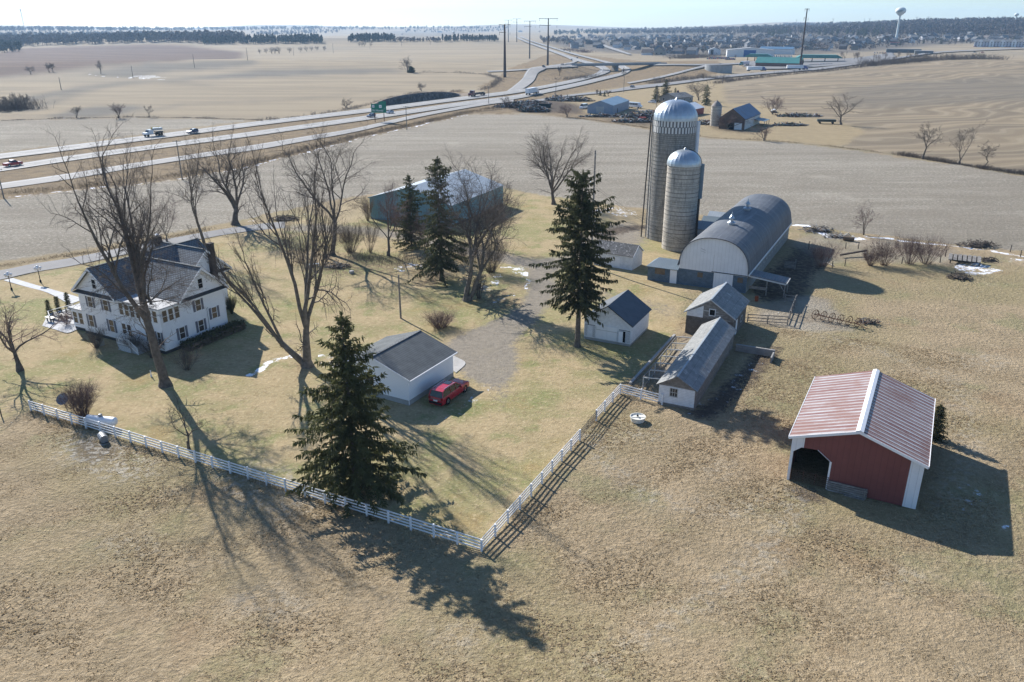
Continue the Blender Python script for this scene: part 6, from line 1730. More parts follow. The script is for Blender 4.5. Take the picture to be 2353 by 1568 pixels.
def pylon(px, py, ty, label, r0, r1, armw, mat, armdrop=1.0):
    P = G(px, py); H = top(P, ty)
    t = thing('transmission_pole', label, 'pole', tuple(P), 0, 'steel transmission poles')
    MB().tube((0, 0, -1), (0, 0, H), r0, r1, n=12).build('shaft', mat, t)
    for k_, zf in enumerate((1.0, .86)):
        m = MB(); z = H * zf - .6
        m.obox((-armw * (1 if k_ == 0 else .9), 0, z + .3), (0, 0, z), .35, .4); m.obox((0, 0, z), (armw * (1 if k_ == 0 else .25), 0, z + .3), .35, .4)
        for s in (-1, 1): m.tube((s * armw * .9, 0, z + .2), (s * armw * .9, 0, z - 2), .12, n=5)
        m.build('crossarm', mat, t)
    return P, H
pylon(1160, 178, 56, 'thick rust-brown steel pole in the field corner left of the overpass', 1.35, .6, 5, rust_pole)
pylon(1258.5, 150, 42, 'tall dark steel pole with wide crossarms left of the overpass', 1.0, .45, 9, dark_pole)
pylon(1217, 135, 48, 'dark steel pole with crossarms behind the two nearest ones', .9, .45, 8, dark_pole)
pylon(1187.5, 97, 43, 'slim dark steel pole at the crest where the highway vanishes', 1.0, .5, 9, dark_pole)
pylon(1168, 97, 46, 'slim steel pole far behind the thick rust-brown one', .9, .5, 8, dark_pole)
pylon(1837, 163, 20, 'tall rust-brown pole in front of the fuel station', 1.0, .5, 2.2, rust_pole)
for i, (a, b, c) in enumerate(((1829, 60, 45), (1913, 58, 43), (1985, 56, 42), (1997, 56, 42), (2105, 54, 39), (2132, 54, 39))):
    pylon(a, b, c, 'faint distant transmission pole on the wooded skyline', 1.0, .6, 7, dark_pole)
globe = M('lamp_globe', (.80, .80, .80), None, 2, .25)
for (a, b, c, l) in ((27, 667, 626, 'black lamp post with five white globes at the end of the walk'), (93.5, 649, 611, 'black lamp post with five white globes beside the farm lane')):
    P = G(a, b); H = top(P, c)
    t = thing('lamp_post', l, 'lamp post', tuple(P))
    m = MB(); m.lathe([(.16, 0), (.16, .35), (.07, .5), (.055, H - .7), (.1, H - .6)], 10); m.build('column', black, t)
    for i in range(4):
        x, y = .42 * math.cos(i * 1.571 + .4), .42 * math.sin(i * 1.571 + .4)
        m = MB(); m.tube((0, 0, H - .75), (x, y, H - .75), .03); m.tube((x, y, H - .75), (x, y, H - .62), .05); m.build('arm', black, t)
        MB().blob((x, y, H - .40), .23, .23, .23, 12, 8).build('globe', globe, t, smooth=True)
    MB().blob((0, 0, H - .15), .25, .25, .25, 12, 8).build('globe', globe, t, smooth=True)

# ------------------------------------------------------------------ yard things
P = G(1465, 968)
t = thing('stock_tank', 'round white plastic stock tank standing on the pasture by the fence', 'tank', tuple(P))
tub = M('cream_plastic', (.74, .72, .64), (.68, .66, .58), 1, .5)
MB().lathe([(.70, 0), (.76, .05), (.85, .55), (.90, .58), (.90, .62), (.82, .62), (.80, .5), (.0, .48)], 28).build('tub', tub, t, smooth=False)
m = MB(); m.box(-.8, -.07, .48, .8, .07, .55); m.build('lid_rib', tub, t)
MB().blob((-.02, .05, .68), .13, .13, .11, 10, 6).build('float_cap', black, t)
P1, P2 = G(192, 982), G(268, 990)
d_ = (P2 - P1); t = thing('propane_tank', 'white propane tank lying behind the white fence', 'tank', tuple((P1 + P2) / 2 + Vector((0, .6, 0))), math.atan2(d_.y, d_.x))
L = 3.4; m = MB(); prof = [(.02, -L / 2 - .25), (.3, -L / 2 - .18), (.5, -L / 2), (.5, L / 2), (.3, L / 2 + .18), (.02, L / 2 + .25)]
m.lathe(prof, 20); m.v = [(z, x, y + .78) for x, y, z in m.v]; m.build('tank', white_paint, t, smooth=False)
m = MB(); m.lathe([(.22, 1.24), (.22, 1.5), (.16, 1.56), (.01, 1.58)], 12); m.build('valve_dome', grey_metal, t)
m = MB(); m.box(-1.2, -.4, 0, -.95, .4, .36); m.box(.95, -.4, 0, 1.2, .4, .36); m.build('cradle', concrete, t)
P = G(238, 1014); t = thing('steel_drum', 'dark steel drum lying on the pasture against the white fence', 'barrel', tuple(P), R(40))
m = MB(); m.lathe([(.0, -.6), (.42, -.6), (.44, -.58), (.44, -.2), (.46, -.18), (.44, -.16), (.44, .2), (.46, .22), (.44, .24), (.44, .6), (.36, .6), (.36, -.4), (.01, -.42)], 20); m.v = [(x, z, y + .45) for x, y, z in m.v]; m.build('drum', grey_metal, t)
MB().box(-.3, -.7, -.0, .3, .7, .06).build('skid', weathered_dark, t)
P = G(150, 934); t = thing('satellite_dish', 'dark grey mesh dish on a short post left of the brown bush', 'dish', tuple(P))
m = MB(); m.lathe([(.02, 0), (.4, .06), (.7, .19), (.72, .2)], 20); q = Matrix.Rotation(R(48), 4, 'X'); m.v = [tuple(q @ Vector(v) + Vector((0, -.1, .95))) for v in m.v]; m.build('reflector', grey_metal, t)
MB().tube((0, 0, -.1), (0, 0, .95), .05).build('post', dark_metal, t)
P = G(229, 795); t = thing('air_conditioner', 'beige outdoor air conditioner on the ground by the farmhouse wall', 'air conditioner', tuple(P), R(-28.5))
MB().box(-.5, -.45, .05, .5, .45, .95).build('case', M('beige_metal', (.42, .38, .32)), t); MB().lathe([(.05, .955), (.38, .955), (.4, .97)], 16).build('fan_guard', dark_metal, t)
m = MB()
for i in range(9): m.box(-.46, -.47, .12 + i * .09, .46, -.452, .15 + i * .09)
m.build('grille', dark_metal, t)
P = G(348, 866); tag(MB().lathe([(.1, 0), (.1, .35), (.06, .4), (.05, .8), (.09, .82), (.01, .9)], 10).build('yard_hydrant', white_paint), 'small white hydrant on the shaded lawn before the house', 'hydrant').location = P
# patio furniture
dk = M('dark_green_paint', (.02, .035, .035), None, 2, .5)
for (a, b, wd, l) in ((129, 736, 2.2, 'dark slatted bench set at the outer side of the patio'), (159, 730, 2.2, 'dark slatted bench set at the inner side of the patio')):
    t = thing('patio_bench', l, 'bench', tuple(G(a, b)), R(-28.5), 'dark bench sets on the patio')
    m = MB()
    for i in range(5): m.box(-wd / 2, -.25 + i * .12, .42, wd / 2, -.16 + i * .12, .46)
    m.build('seat', dk, t)
    m = MB()
    for i in range(4): m.box(-wd / 2, .40, .55 + i * .14, wd / 2, .44, .64 + i * .14)
    m.build('backrest', dk, t)
    for x in (-wd / 2 + .08, wd / 2 - .08):
        for y in (-.2, .38): MB().box(x - .04, y - .04, 0, x + .04, y + .04, .42 if y < 0 else 1.05).build('leg', dk, t)
    m = MB(); m.box(-wd / 2 + .2, -1.2, .70, wd / 2 - .2, -.55, .75); m.box(-wd / 2 + .3, -.95, 0, -wd / 2 + .4, -.8, .7); m.box(wd / 2 - .4, -.95, 0, wd / 2 - .3, -.8, .7); m.build('table', dk, t)
rl = thing('patio_railing', 'dark railing with pale top rail round the back of the patio', 'railing', (0, 0, 0))
a_, b_, c_ = G(113, 729), G(171, 713), G(117, 741)
for p, q, n in ((a_, b_, 6), (a_, c_, 2)):
    m = MB(); m.obox(p + Vector((0, 0, 1.0)), q + Vector((0, 0, 1.0)), .12, .06); m.build('handrail', off_white, rl)
    m = MB(); m.obox(p + Vector((0, 0, .55)), q + Vector((0, 0, .55)), .06, .1); m.obox(p + Vector((0, 0, .2)), q + Vector((0, 0, .2)), .06, .1); m.build('rail', dk, rl)
    for i in range(n + 1): u = p.lerp(q, i / n); MB().box(u.x - .05, u.y - .05, 0, u.x + .05, u.y + .05, 1.0).build('post', dk, rl)
# brush heaps, scrap and logs
def heap(px, py, rx, ry, h, label, seed, mats, n=120, sz=(.1, 1.6), name='brush_pile', cat='pile', kind=None):
    rng = random.Random(seed); P = G(px, py); m = MB(); mats = (brush_mat,) + tuple(mats)
    m.blob((0, 0, 0), rx * .6, ry * .6, h * .5, 14, 7, .3, rng, mi=0)
    for i in range(n):
        a = rng.uniform(0, 6.28); k = rng.random() ** .5
        c = Vector((rx * k * math.cos(a), ry * k * math.sin(a), h * (1 - k * k * .8) * rng.uniform(.2, 1.0) + .08))
        d = Vector((rng.gauss(0, 1), rng.gauss(0, 1), rng.gauss(0, .35))).normalized() * rng.uniform(*sz) * .5
        w = rng.uniform(.03, .09) * (1 if sz[1] < 2 else 4)
        m.obox(c - d, c + d, w * rng.uniform(.8, 2), w, rng.randrange(1, len(mats)))
    o = m.build(name, mats, None); o.location = P; return tag(o, label, cat, kind=kind)
heap(772, 614, 2.6, 1.6, .9, 'pile of cut logs and limbs under the bare trees', 301, (weathered_dark, old_wood, brush_mat), 90)
heap(655, 505, 3.6, 2.0, 1.0, 'dark brush heap where the lane meets the drive', 303, (brush_mat, weathered_dark), 160)
heap(1878, 532, 4.2, 2.2, 1.3, 'heap of pipes and scrap at the field edge behind the barn', 305, (dark_metal, grey_metal, weathered), 120)
heap(1925, 545, 3.4, 1.4, .9, 'heap of pale limbs lying in the snow behind the barn', 307, (old_wood, off_white, weathered), 90)
heap(2246, 566, 4.5, 2.0, 1.3, 'brown brush heap at the edge of the stubble field', 309, (brush_mat, weathered_dark), 170)
heap(1993, 742, 1.9, 1.2, .7, 'small heap of old wood and junk on the pasture', 311, (weathered_dark, rusty, weathered), 50)
heap(2270, 600, 2.0, 1.4, .7, 'low dark heap beside the snow patch', 313, (weathered_dark, brush_mat), 50)
heap(2205, 640, 2.2, 1.6, .9, 'tangled dark brush below the plank shelter', 315, (brush_mat, weathered_dark), 90)
heap(1395, 540, 2.2, .8, .35, 'low timbers lying in the muddy yard by the silos', 317, (weathered_dark, weathered), 24)
q1, q2 = G(1937, 552), G(1962, 555)
tag(MB().tube(q1 + Vector((0, 0, .45)), q2 + Vector((0, 0, .45)), .45, n=14).build('log', board_tan), 'thick pale log with a reddish end behind the fence row', 'log')
q1, q2 = G(1900, 606), G(1915, 613)
tag(MB().tube(q1 + Vector((0, 0, .15)), q2 + Vector((0, 0, .15)), .13, n=8).build('log', old_wood), 'slim pale log lying in the fence row', 'log')
q1, q2 = G(1930, 592), G(1990, 586)
tag(MB().obox(q1 + Vector((0, 0, .5)), q2 + Vector((0, 0, .9)), .3, .3).build('fallen_trunk', weathered_dark), 'dark fallen trunk lying behind the fence row bushes', 'log')
P = G(2216, 605); t = thing('plank_shelter', 'low collapsed shelter roofed with pale planks beside the snow', 'shelter', tuple(P), R(-24))
m = MB()
for i in range(7): m.obox((-2.6 + i * .8, -1.3, .75), (-2.4 + i * .8, 1.5, 1.25), .62, .05)
m.build('plank_roof', old_wood, t)
m = MB(); m.box(-2.6, -1.2, 0, -2.4, -1.0, .7); m.box(2.3, -1.2, 0, 2.5, -1.0, .7); m.box(-2.6, 1.2, 0, 2.4, 1.4, 1.15); m.build('support', weathered_dark, t)
P = G(1920, 742); t = thing('hay_rake', 'rusty old wheel rake implement standing on the concrete slab', 'implement', tuple(P), R(-36), scale=1.25)
m = MB(); m.tube((-2.6, 0, .55), (2.6, -.3, .5), .06); m.tube((2.4, -.3, .5), (3.8, -.9, .35), .05); m.tube((-2.0, .1, .55), (-2.4, .3, 1.1), .05); m.build('frame', rusty, t)
for i in range(6):
    x = -2.5 + i * 1.0; m = MB(); rr_ = .55
    cs = [(x + .25 * math.cos(a), rr_ * math.cos(a), .58 + rr_ * math.sin(a)) for a in np.linspace(0, 6.283, 15)]
    m.path(cs, .045, 4)
    for j in range(0, 14, 2): m.tube((x, 0, .58), cs[j], .025, n=3)
    m.build('rake_wheel', rusty, t)
P = G(1813, 618); t = thing('gate', 'pale panel gate standing in the shade beside the barn', 'gate', tuple(P), R(-24))
m = MB()
for i in range(6): m.box(-.9, -.03, .15 + i * .22, .9, .03, .28 + i * .22)
m.build('boards', old_wood, t); m = MB(); m.box(.95, -.08, 0, 1.1, .08, 1.9); m.build('post', old_wood, t)
P = G(1738, 692); tag(MB().lathe([(.28, 0), (.3, .05), (.3, .8), (.28, .86), (.01, .87)], 16).build('barrel', M('orange_barrel', (.25, .06, .02))), 'rusty orange barrel at the corner of the stone shed', 'barrel').location = P
q = G(808, 628); tag(MB().lathe([(.45, 0), (.45, .4), (.38, .45), (.01, .46)], 12).build('well_cap', concrete), 'round grey well cap on the lawn near the log pile', 'well').location = q
q = G(722, 612); t = thing('garden_bench', 'white metal bench frame beside the log pile', 'bench', tuple(q), R(20))
m = MB(); m.box(-.9, -.2, .42, .9, .2, .46); m.build('seat', white_paint, t)
for x in (-.8, .8): m = MB(); m.box(x - .03, -.2, 0, x + .03, -.14, .42); m.box(x - .03, .14, 0, x + .03, .2, .42); m.build('leg', white_paint, t)
q = G(1110, 545); t = thing('feed_rack', 'tall frame of thin dark rails standing before the machine shed', 'rack', tuple(G(1083, 530)), R(-25))
m = MB()
for i in range(7): m.tube((i * .9, 0, 0), (i * .9, 0, 4.2), .03, n=5)
m.build('rods', dark_metal, t)
for z in (1.4, 2.8): m = MB(); m.path([(2.7 + 2.7 * math.cos(a), 2.2 * math.sin(a), z) for a in np.linspace(0, 6.283, 17)], .03, 5); m.build('hoop', dark_metal, t)
# ------------------------------------------------------------------ bridge, cutting, neighbouring farm
ba = flat(1318, 165.5); bb = flat(1512, 161.5)
A_ = Vector((ba[0], ba[1], 0)); B_ = Vector((bb[0], bb[1], 0)); dL = (B_ - A_); Lb = dL.length
br = thing('overpass', 'concrete road bridge spanning both carriageways of the highway', 'bridge', tuple(A_), math.atan2(dL.y, dL.x))
deck_c = M('bridge_concrete', (.22, .225, .225), (.17, .175, .175), .3, .9)
m = MB(); m.box(-6, -6, 5.3, Lb + 6, 6, 6.6); m.build('deck', deck_c, br)
for y in (-6.0, 5.6): MB().box(-6, y, 6.6, Lb + 6, y + .4, 7.4).build('parapet', concrete, br)
m = MB(); m.box(Lb * .48 - 1.2, -5, -1, Lb * .48 + 1.2, 5, 5.3); m.build('pier', deck_c, br)
for x in (-2, Lb + 2): m = MB(); m.prism([(x - 4, -1), (x + 4, -1), (x + 3, 5.3), (x - 3, 5.3)], -5.9, 5.9, 'y'); m.build('abutment', deck_c, br)
# rock cutting along the far side of the highway
rng = random.Random(9)
rk = M('cut_rock', (.115, .105, .098), (.06, .057, .056), .25, .95, bump=1.0, bscale=.5, streak=((.20, .185, .165), .5, .08, .5, .68))
edge = catmull([(850, 250), (900, 242.5), (950, 236.5), (1000, 230), (1045, 224), (1075, 220.5)], 9)
pts = [G(a, b) for a, b in edge]; n = len(pts); m = MB(); vs = []
for i, p in enumerate(pts):
    t_ = i / (n - 1); h = 4.6 * max(0, math.sin(math.pi * min(t_ * 1.15, 1))) ** .55
    rad = Vector((p.x, p.y, 0)).normalized()
    z0 = Ts(p.x, p.y)
    cols = [(2.5, -.5), (3.0 + rng.uniform(-.6, .6), h * .35), (3.6 + rng.uniform(-.7, .7), h * .7), (4.6 + rng.uniform(-.5, .5), h), (9, h * .9), (16, h * .4), (24, -1)]
    for off, z in cols:
        q = p + rad * off * 1.5; vs.append((q.x, q.y, z0 + z))
fs = []; c_ = 7
for i in range(n - 1):
    for j in range(c_ - 1): fs.append((i * c_ + j, (i + 1) * c_ + j, (i + 1) * c_ + j + 1, i * c_ + j + 1))
m.add(vs, fs); m.mi = [0 if (k_ % (c_ - 1)) < 3 else 1 for k_ in range(len(fs))]
cut_top = M('cutting_grass', (.25, .19, .13), (.17, .13, .095), .15, .95, bump=.3, bscale=1)
tag(m.build('rock_cutting', [rk, cut_top]), 'dark rock cutting with a grassy top beside the far carriageway', 'rock face', kind='structure')

def simple_barn(name, label, cat, cx, cy, rot, w, d, ze, zp, wall, roof, o=.3):
    z0 = Ts(cx, cy)
    g = thing(name, label, cat, (cx, cy, z0), R(rot)); s = (zp - ze) / (w / 2 + o)
    gable_walls(w, d, zp - s * w / 2 - .06, zp - .08, -.5).build('wall', wall, g)
    m = MB(); gable_roof(m, -w / 2 - o, w / 2 + o, -d / 2 - o, d / 2 + o, ze, zp, .12); m.build('roof', roof, g)
    return g
blue_grey = M('blue_grey_metal', (.24, .30, .38), (.20, .26, .34), .4, .55, lines=[('x', .6, .12, .2, .1)])
roof_blue = M('roof_blue_metal', (.19, .28, .36), (.16, .245, .32), .3, .5, lines=[('x', .6, .12, .2, .1)])
g = simple_barn('blue_shed', 'blue-grey metal shed beside the scrap yard', 'shed', 50.9, 434.8, -21.9, 13.4, 33, 4.14, 6.35, blue_grey, roof_blue, .1)
MB().box(-2, -16.56, .2, 2, -16.5, 3.6).build('sliding_door', metal_pale, g)
MB().box(6.7, -8, .1, 6.76, -6.8, 2.2).build('door', dark_metal, g)
barn_brown = M('barn_brown_boards', (.16, .115, .09), (.11, .08, .065), .5, .9, lines=[('x', .3, .1, .4, .05)])
rust_roof = M('rusty_blue_roof', (.14, .19, .27), (.11, .15, .22), .3, .55, lines=[('x', .7, .1, .2, .1)], streak=((.22, .13, .10), .3, .1, .56, .72))
g = simple_barn('old_barn', 'old brown board barn with a streaked blue metal roof at the neighbouring farm', 'barn', 101.9, 367.2, -28.7, 11, 29, 4.3, 8.6, barn_brown, rust_roof)
m = MB(); m.box(5.52, -14.4, .1, 5.58, 14.4, 4.0); m.build('whitewashed_side', off_white, g)
MB().box(1.2, -14.56, 0, 4.4, -14.5, 2.8).build('door', white_metal, g); MB().box(-1.8, -14.55, 0, 1.0, -14.5, 2.6).build('doorway', black, g)
m = MB(); m.add([(5.6, 2, 2.9), (10.5, 2, 2.3), (10.5, 12, 2.3), (5.6, 12, 2.9), (5.6, 2, 2.8), (10.5, 2, 2.2), (10.5, 12, 2.2), (5.6, 12, 2.8)], [(0, 1, 2, 3), (7, 6, 5, 4), (0, 4, 5, 1), (1, 5, 6, 2), (2, 6, 7, 3)]); m.build('lean_to_roof', metal_blue, g)
for y in (2.2, 7, 11.8): MB().box(10.2, y - .1, -.4, 10.4, y + .1, 2.25).build('lean_to_post', weathered, g)
g = simple_barn('red_machine_shed', 'red walled shed with a white roof behind the tall silo', 'shed', 89.4, 418, -33.9, 10.6, 14.8, 2.98, 5.35, red_paint, M('white_roof_metal', (.70, .72, .73), (.64, .66, .68), .4, .5), .2)
g = simple_barn('ranch_house', 'low grey ranch house among conifers at the neighbouring farm', 'house', 97.2, 491.6, -50.8, 13, 15, 2.7, 5.0, M('ranch_siding', (.33, .31, .29)), shingle_grey, .5)
for y in (-5, 0, 5): window(g, 6.5, y, 1.0, 1.4, 1.2, 'r')
for x in (-3, 3): window(g, x, -7.5, 1.0, 1.4, 1.2, 'f')
MB().box(-.6, 1, 4.5, .2, 2, 6.2).build('chimney', M('ranch_chimney', (.13, .08, .07)), g)
P = G(1643, 289); H = top(P, 244)
t = thing('old_silo', 'small pale silo with a cone roof beside the old brown barn', 'silo', tuple(P)); MB().lathe([(2.3, -.5), (2.3, H)], 24).build('wall', stave, t, smooth=True); MB().lathe([(2.45, H), (1.2, H + 1.5), (.3, H + 2.2), (.02, H + 2.7)], 24).build('roof', M('silo_cone', (.26, .23, .21)), t)
m = MB()
for z in np.arange(.8, H, 1.2): m.lathe([(2.31, z - .03), (2.36, z), (2.31, z + .03)], 24)
m.build('hoops', dark_metal, t)
car('van', 'white van parked at the west end of the blue shed', 'van', G(1341, 250), heading((1360, 246), (1330, 251)), 'van', 6.2, 2.2, 2.6, white_car)
car('suv', 'white car parked beside the slim light pole', 'car', G(1498, 237), heading((1510, 237), (1488, 235)), 'suv', 4.9, 1.9, 1.75, white_car)
P = G(1459, 248.5); t = thing('bus', 'white shuttle bus parked at the east end of the blue shed', 'bus', tuple(P), heading((1446, 246.5), (1471, 248.5)))
m = MB(); m.box(-4.4, -1.2, .6, 2.6, 1.2, 3.0); m.prism([(2.6, .6), (4.2, .6), (4.1, 1.5), (3.1, 1.7), (2.6, 2.8)], -1.1, 1.1, 'y'); m.build('body', white_car, t)
for i in range(6):
    for s in (-1, 1): MB().box(-4.0 + i * 1.1, s * 1.2 - .02, 1.7, -3.1 + i * 1.1, s * 1.2 + .02, 2.6).build('window', glass_dark, t)
for x in (-2.8, 3.0):
    for s in (-1, 1): MB().tube((x, s - .15, .45), (x, s + .15, .45), .45, n=12).build('wheel', rubber, t)
scrap = (M('scrap_blue', (.10, .15, .20)), M('scrap_pale', (.5, .5, .5)), M('scrap_grey', (.28, .28, .29)), weathered_dark, rusty, dark_metal, M('scrap_green', (.05, .10, .08)))
for i, (a, b, rx, ry, h, n, l) in enumerate(((1172, 246, 9, 4, 1.6, 120, 'brush and scrap heap nearest the ramp'), (1195, 247, 14, 5, 2.0, 240, 'wide heap of pale and blue scrap in the junk yard'), (1217, 240, 13, 4, 1.6, 200, 'long scrap heap behind the dark container'), (1225, 257, 9, 4, 2.4, 150, 'blue-grey scrap heap at the field edge'), (1285, 231, 9, 4, 2.2, 140, 'dark scrap heap near the white van'), (1322, 233, 12, 4, 2.0, 120, 'brown earth and brush heap behind the van'), (1485, 270, 14, 5, 2.4, 260, 'long tyre and scrap heap beside the tall silo'), (1395, 269, 14, 3, 1.0, 110, 'low scatter of junk before the blue shed'), (1462, 281, 12, 3, 1.2, 110, 'scatter of boards and junk at the stubble edge'), (1622, 286, 8, 3, 1.4, 80, 'junk heap at the foot of the old silo'), (1835, 268, 12, 4, 1.0, 100, 'scattered junk behind the old barn'), (1815, 289, 8, 3, .8, 60, 'planks and junk in the yard of the old barn'))):
    heap(a, b, rx, ry, h * 1.5, l, 400 + i, scrap, int(n * 1.5), (.8, 2.8), name='scrap_heap', cat='scrap heap')
P = G(1252, 248); t = thing('dumpster', 'dark green open container standing in the junk yard', 'container', tuple(P), R(-15)); MB().box(-3.2, -1.2, .2, 3.2, 1.2, 2.2).build('box', M('container_green', (.015, .03, .025)), t); MB().box(-3.0, -1.0, 2.21, 3.0, 1.0, 2.4).build('load', weathered_dark, t)
P = G(1476, 277); t = thing('farm_trailer', 'red trailer box among the junk at the stubble edge', 'trailer', tuple(P), R(-20)); MB().box(-1.6, -.9, .5, 1.6, .9, 1.5).build('box', red_paint, t); m = MB(); m.tube((-.8, -1, .4), (-.8, 1, .4), .4, n=10); m.build('wheel', rubber, t)
P = G(1778, 258.5); t = thing('livestock_trailer', 'white trailer standing behind the old barn', 'trailer', tuple(P), R(-15)); MB().lathe([(1.5, -3), (1.5, 3)], 12, a0=0, a1=math.pi).build('cover', white_metal, t).rotation_euler = (R(90), 0, 0); MB().box(-1.5, -3, -.2, 1.5, 3, .4).build('base', dark_metal, t)
P = G(1898, 284.5); t = thing('hay_wagon', 'dark flat wagon parked on the grass under the lone tree', 'wagon', tuple(P), R(-12)); MB().box(-4, -1.2, .9, 4, 1.2, 1.9).build('box', M('wagon_green', (.06, .075, .065)), t)
for x in (-2.8, 2.8): m = MB(); m.tube((x, -1.1, .45), (x, 1.1, .45), .45, n=10); m.build('wheel', rubber, t)

# ------------------------------------------------------------------ trees beyond the yard
def far_tree(px, py, ty, wpx, label, r0, seed, tw=.03, **kw):
    P, H, Rc = place(px, py, ty, wpx)
    kw.setdefault('kids', (6, 5, 4, 3)); kw.setdefault('limbs', 5)
    return bare_tree(P, label, H, Rc, r0, seed, twig_r=tw, **kw)
far_tree(2120, 366, 276, 62, 'bare tree with a leaning dead snag on the right field edge', .35, 501, fork=.35)
far_tree(2204, 376, 275, 66, 'tallest twin stemmed bare tree on the right field edge', .3, 503, fork=.1, limbs=3, spread=(4, 16))
far_tree(2258, 388, 324, 56, 'crooked small bare tree at the right end of the field edge', .22, 505, fork=.3, limbs=3, lean=.3)
far_tree(1932, 287, 211, 68, 'lone bare tree beside the dark wagon', .5, 507, fork=.32, spread=(25, 55))
far_tree(1775, 263, 217, 58, 'round bare tree behind the old brown barn', .35, 509, fork=.12, limbs=7, mats=(bark, twig_red))
far_tree(1755, 324, 286, 42, 'small bare tree below the old barn at the field edge', .25, 511, fork=.1, limbs=6, mats=(bark, twig_red))
far_tree(1605, 231, 184, 58, 'large bare tree between the conifers at the neighbouring farm', .4, 513, fork=.15, limbs=7)
far_tree(1303, 270, 238, 38, 'bare tree at the field edge before the van', .25, 515, fork=.15, limbs=6, mats=(bark, twig_red))
far_tree(1162, 248, 216, 30, 'bare tree beside the ramp at the end of the junk yard', .25, 517, fork=.15)
far_tree(1672, 298, 258, 62, 'purple-brown bare tree before the gable of the old barn', .3, 519, fork=.12, limbs=7, mats=(bark, twig_red))
far_tree(272, 272, 233, 36, 'round bare tree on the fence line across the highway', .3, 521, fork=.15, limbs=7, mats=(bark, twig_red))
far_tree(176, 271, 243, 26, 'small bare tree with a bush at its foot left of the round one', .2, 523, fork=.25)
far_tree(343, 270, 240, 22, 'small crooked bare tree right of the round one', .2, 525, fork=.35, limbs=3)
far_tree(795, 249, 223, 30, 'bare tree above the highway left of the rock cutting', .25, 527, fork=.15, limbs=6)
far_tree(968, 210, 189, 22, 'bare tree on top of the rock cutting', .25, 529, fork=.15, limbs=6)
far_tree(936, 167, 127, 32, 'tall pale bare tree beside a dark round evergreen in the far field', .4, 531, fork=.12, limbs=6, tw=.05)
far_tree(232, 170, 138, 16, 'slim bare tree at the snowy ditch in the left fields', .3, 533, tw=.05)
far_tree(71, 171, 151, 20, 'small bare tree at the left prairie edge', .3, 535, tw=.05)
far_tree(113, 166, 143, 16, 'first of a pair of bare trees at the prairie edge', .3, 537, tw=.05)
far_tree(122, 166, 144, 14, 'second of a pair of bare trees at the prairie edge', .3, 539, tw=.05)
far_tree(38, 252, 212, 42, 'broad bare tree in the copse at the left edge', .4, 541, tw=.04, limbs=7, fork=.1)
far_tree(60, 248, 214, 22, 'bare tree at the right end of the left copse', .3, 543, tw=.04)
far_tree(12, 256, 222, 30, 'bare tree at the left end of the left copse', .3, 545, tw=.04)
far_tree(1432, 176, 156, 12, 'small tree east of the bridge pier', .2, 547, tw=.05)
far_tree(1286, 174, 152, 10, 'bare tree at the foot of the tall crossarm pole', .3, 549, tw=.06)
far_tree(1398, 222, 206, 14, 'little bare tree north of the blue shed', .15, 551, tw=.03)
far_tree(1372, 219, 205, 12, 'thin bare tree in the yard left of the little one', .15, 553, tw=.03)
evergreen(1529, 224, 183, 30, 'taller of the two dark conifers at the neighbouring farm', 555, z0=.05, p=.75, dens=.7, spray=.9, mat=needle_dark)
evergreen(1507, 235, 198, 26, 'narrower dark conifer left of the tall one', 557, z0=.05, p=.75, dens=.7, spray=.9, mat=needle_dark)
evergreen(1622, 242, 196, 24, 'conifer beside the large bare tree', 559, z0=.08, p=.6, dens=.6, spray=.9)
evergreen(1551, 222, 203, 14, 'small conifer behind the ranch house', 561, z0=.05, dens=.5, spray=.8)
evergreen(1379, 220, 208, 9, 'little cedar north of the blue shed', 563, z0=.03, dens=.6, spray=.7); evergreen(1389, 222, 211, 10, 'rightmost little cedar north of the blue shed', 565, z0=.03, dens=.6, spray=.7)
evergreen(945, 167.5, 153, 20, 'dark round evergreen beside the pale bare tree', 567, z0=.02, p=.45, dens=.8, spray=1.2, mat=needle_dark)

# strips of brush and weeds: nobody could count them
def brush_line(name, label, pts, h, width, n, mat, seed, tw=.02, spread=.5):
    rng = random.Random(seed); W = [G(a, b) for a, b in pts]
    L = [0.0]
    for i in range(len(W) - 1): L.append(L[-1] + (W[i + 1] - W[i]).length)
    sg = []
    for i in range(n):
        s = rng.uniform(0, L[-1]); k = max(j for j in range(len(L) - 1) if L[j] <= s); t = (s - L[k]) / (L[k + 1] - L[k])
        p = W[k].lerp(W[k + 1], t); x = p.x + rng.gauss(0, width); y = p.y + rng.gauss(0, width); z = Ts(x, y)
        cl = .55 + .45 * math.sin(s * .12 + seed) * math.sin(s * .31)
        hh = h * rng.uniform(.4, 1.0) * max(cl, .25)
        a = (rng.gauss(0, spread), rng.gauss(0, spread), 1); a = nrm(a)
        q = (x + a[0] * hh * .6, y + a[1] * hh * .6, z + a[2] * hh * .6); sg.append((x, y, z - .1, *q, tw * 1.2, tw))
        for _ in range(3):
            b = turn(rng, a, R(rng.uniform(15, 55))); l = hh * rng.uniform(.35, .6); sg.append((*q, q[0] + b[0] * l, q[1] + b[1] * l, q[2] + b[2] * l, tw * .8, tw * .5))
    o = tubes_mesh(name, np.array(sg), 3, mat, None)
    return tag(o, label, 'brush', kind='stuff')
brush_line('roadside_brush', 'ragged brown weeds along the ditch below the highway', [(-60, 455), (0, 448), (150, 434), (300, 418), (430, 401), (560, 380), (700, 344), (830, 311), (960, 284), (1075, 258), (1140, 247)], 1.5, 2.0, 5200, twig_tan, 601, .022)
brush_line('roadside_brush', 'darker scrub clumps along the field side of the ditch', [(560, 384), (700, 347), (830, 314), (960, 287), (1075, 261), (1170, 250)], 2.4, 1.2, 1300, twig, 603, .03)
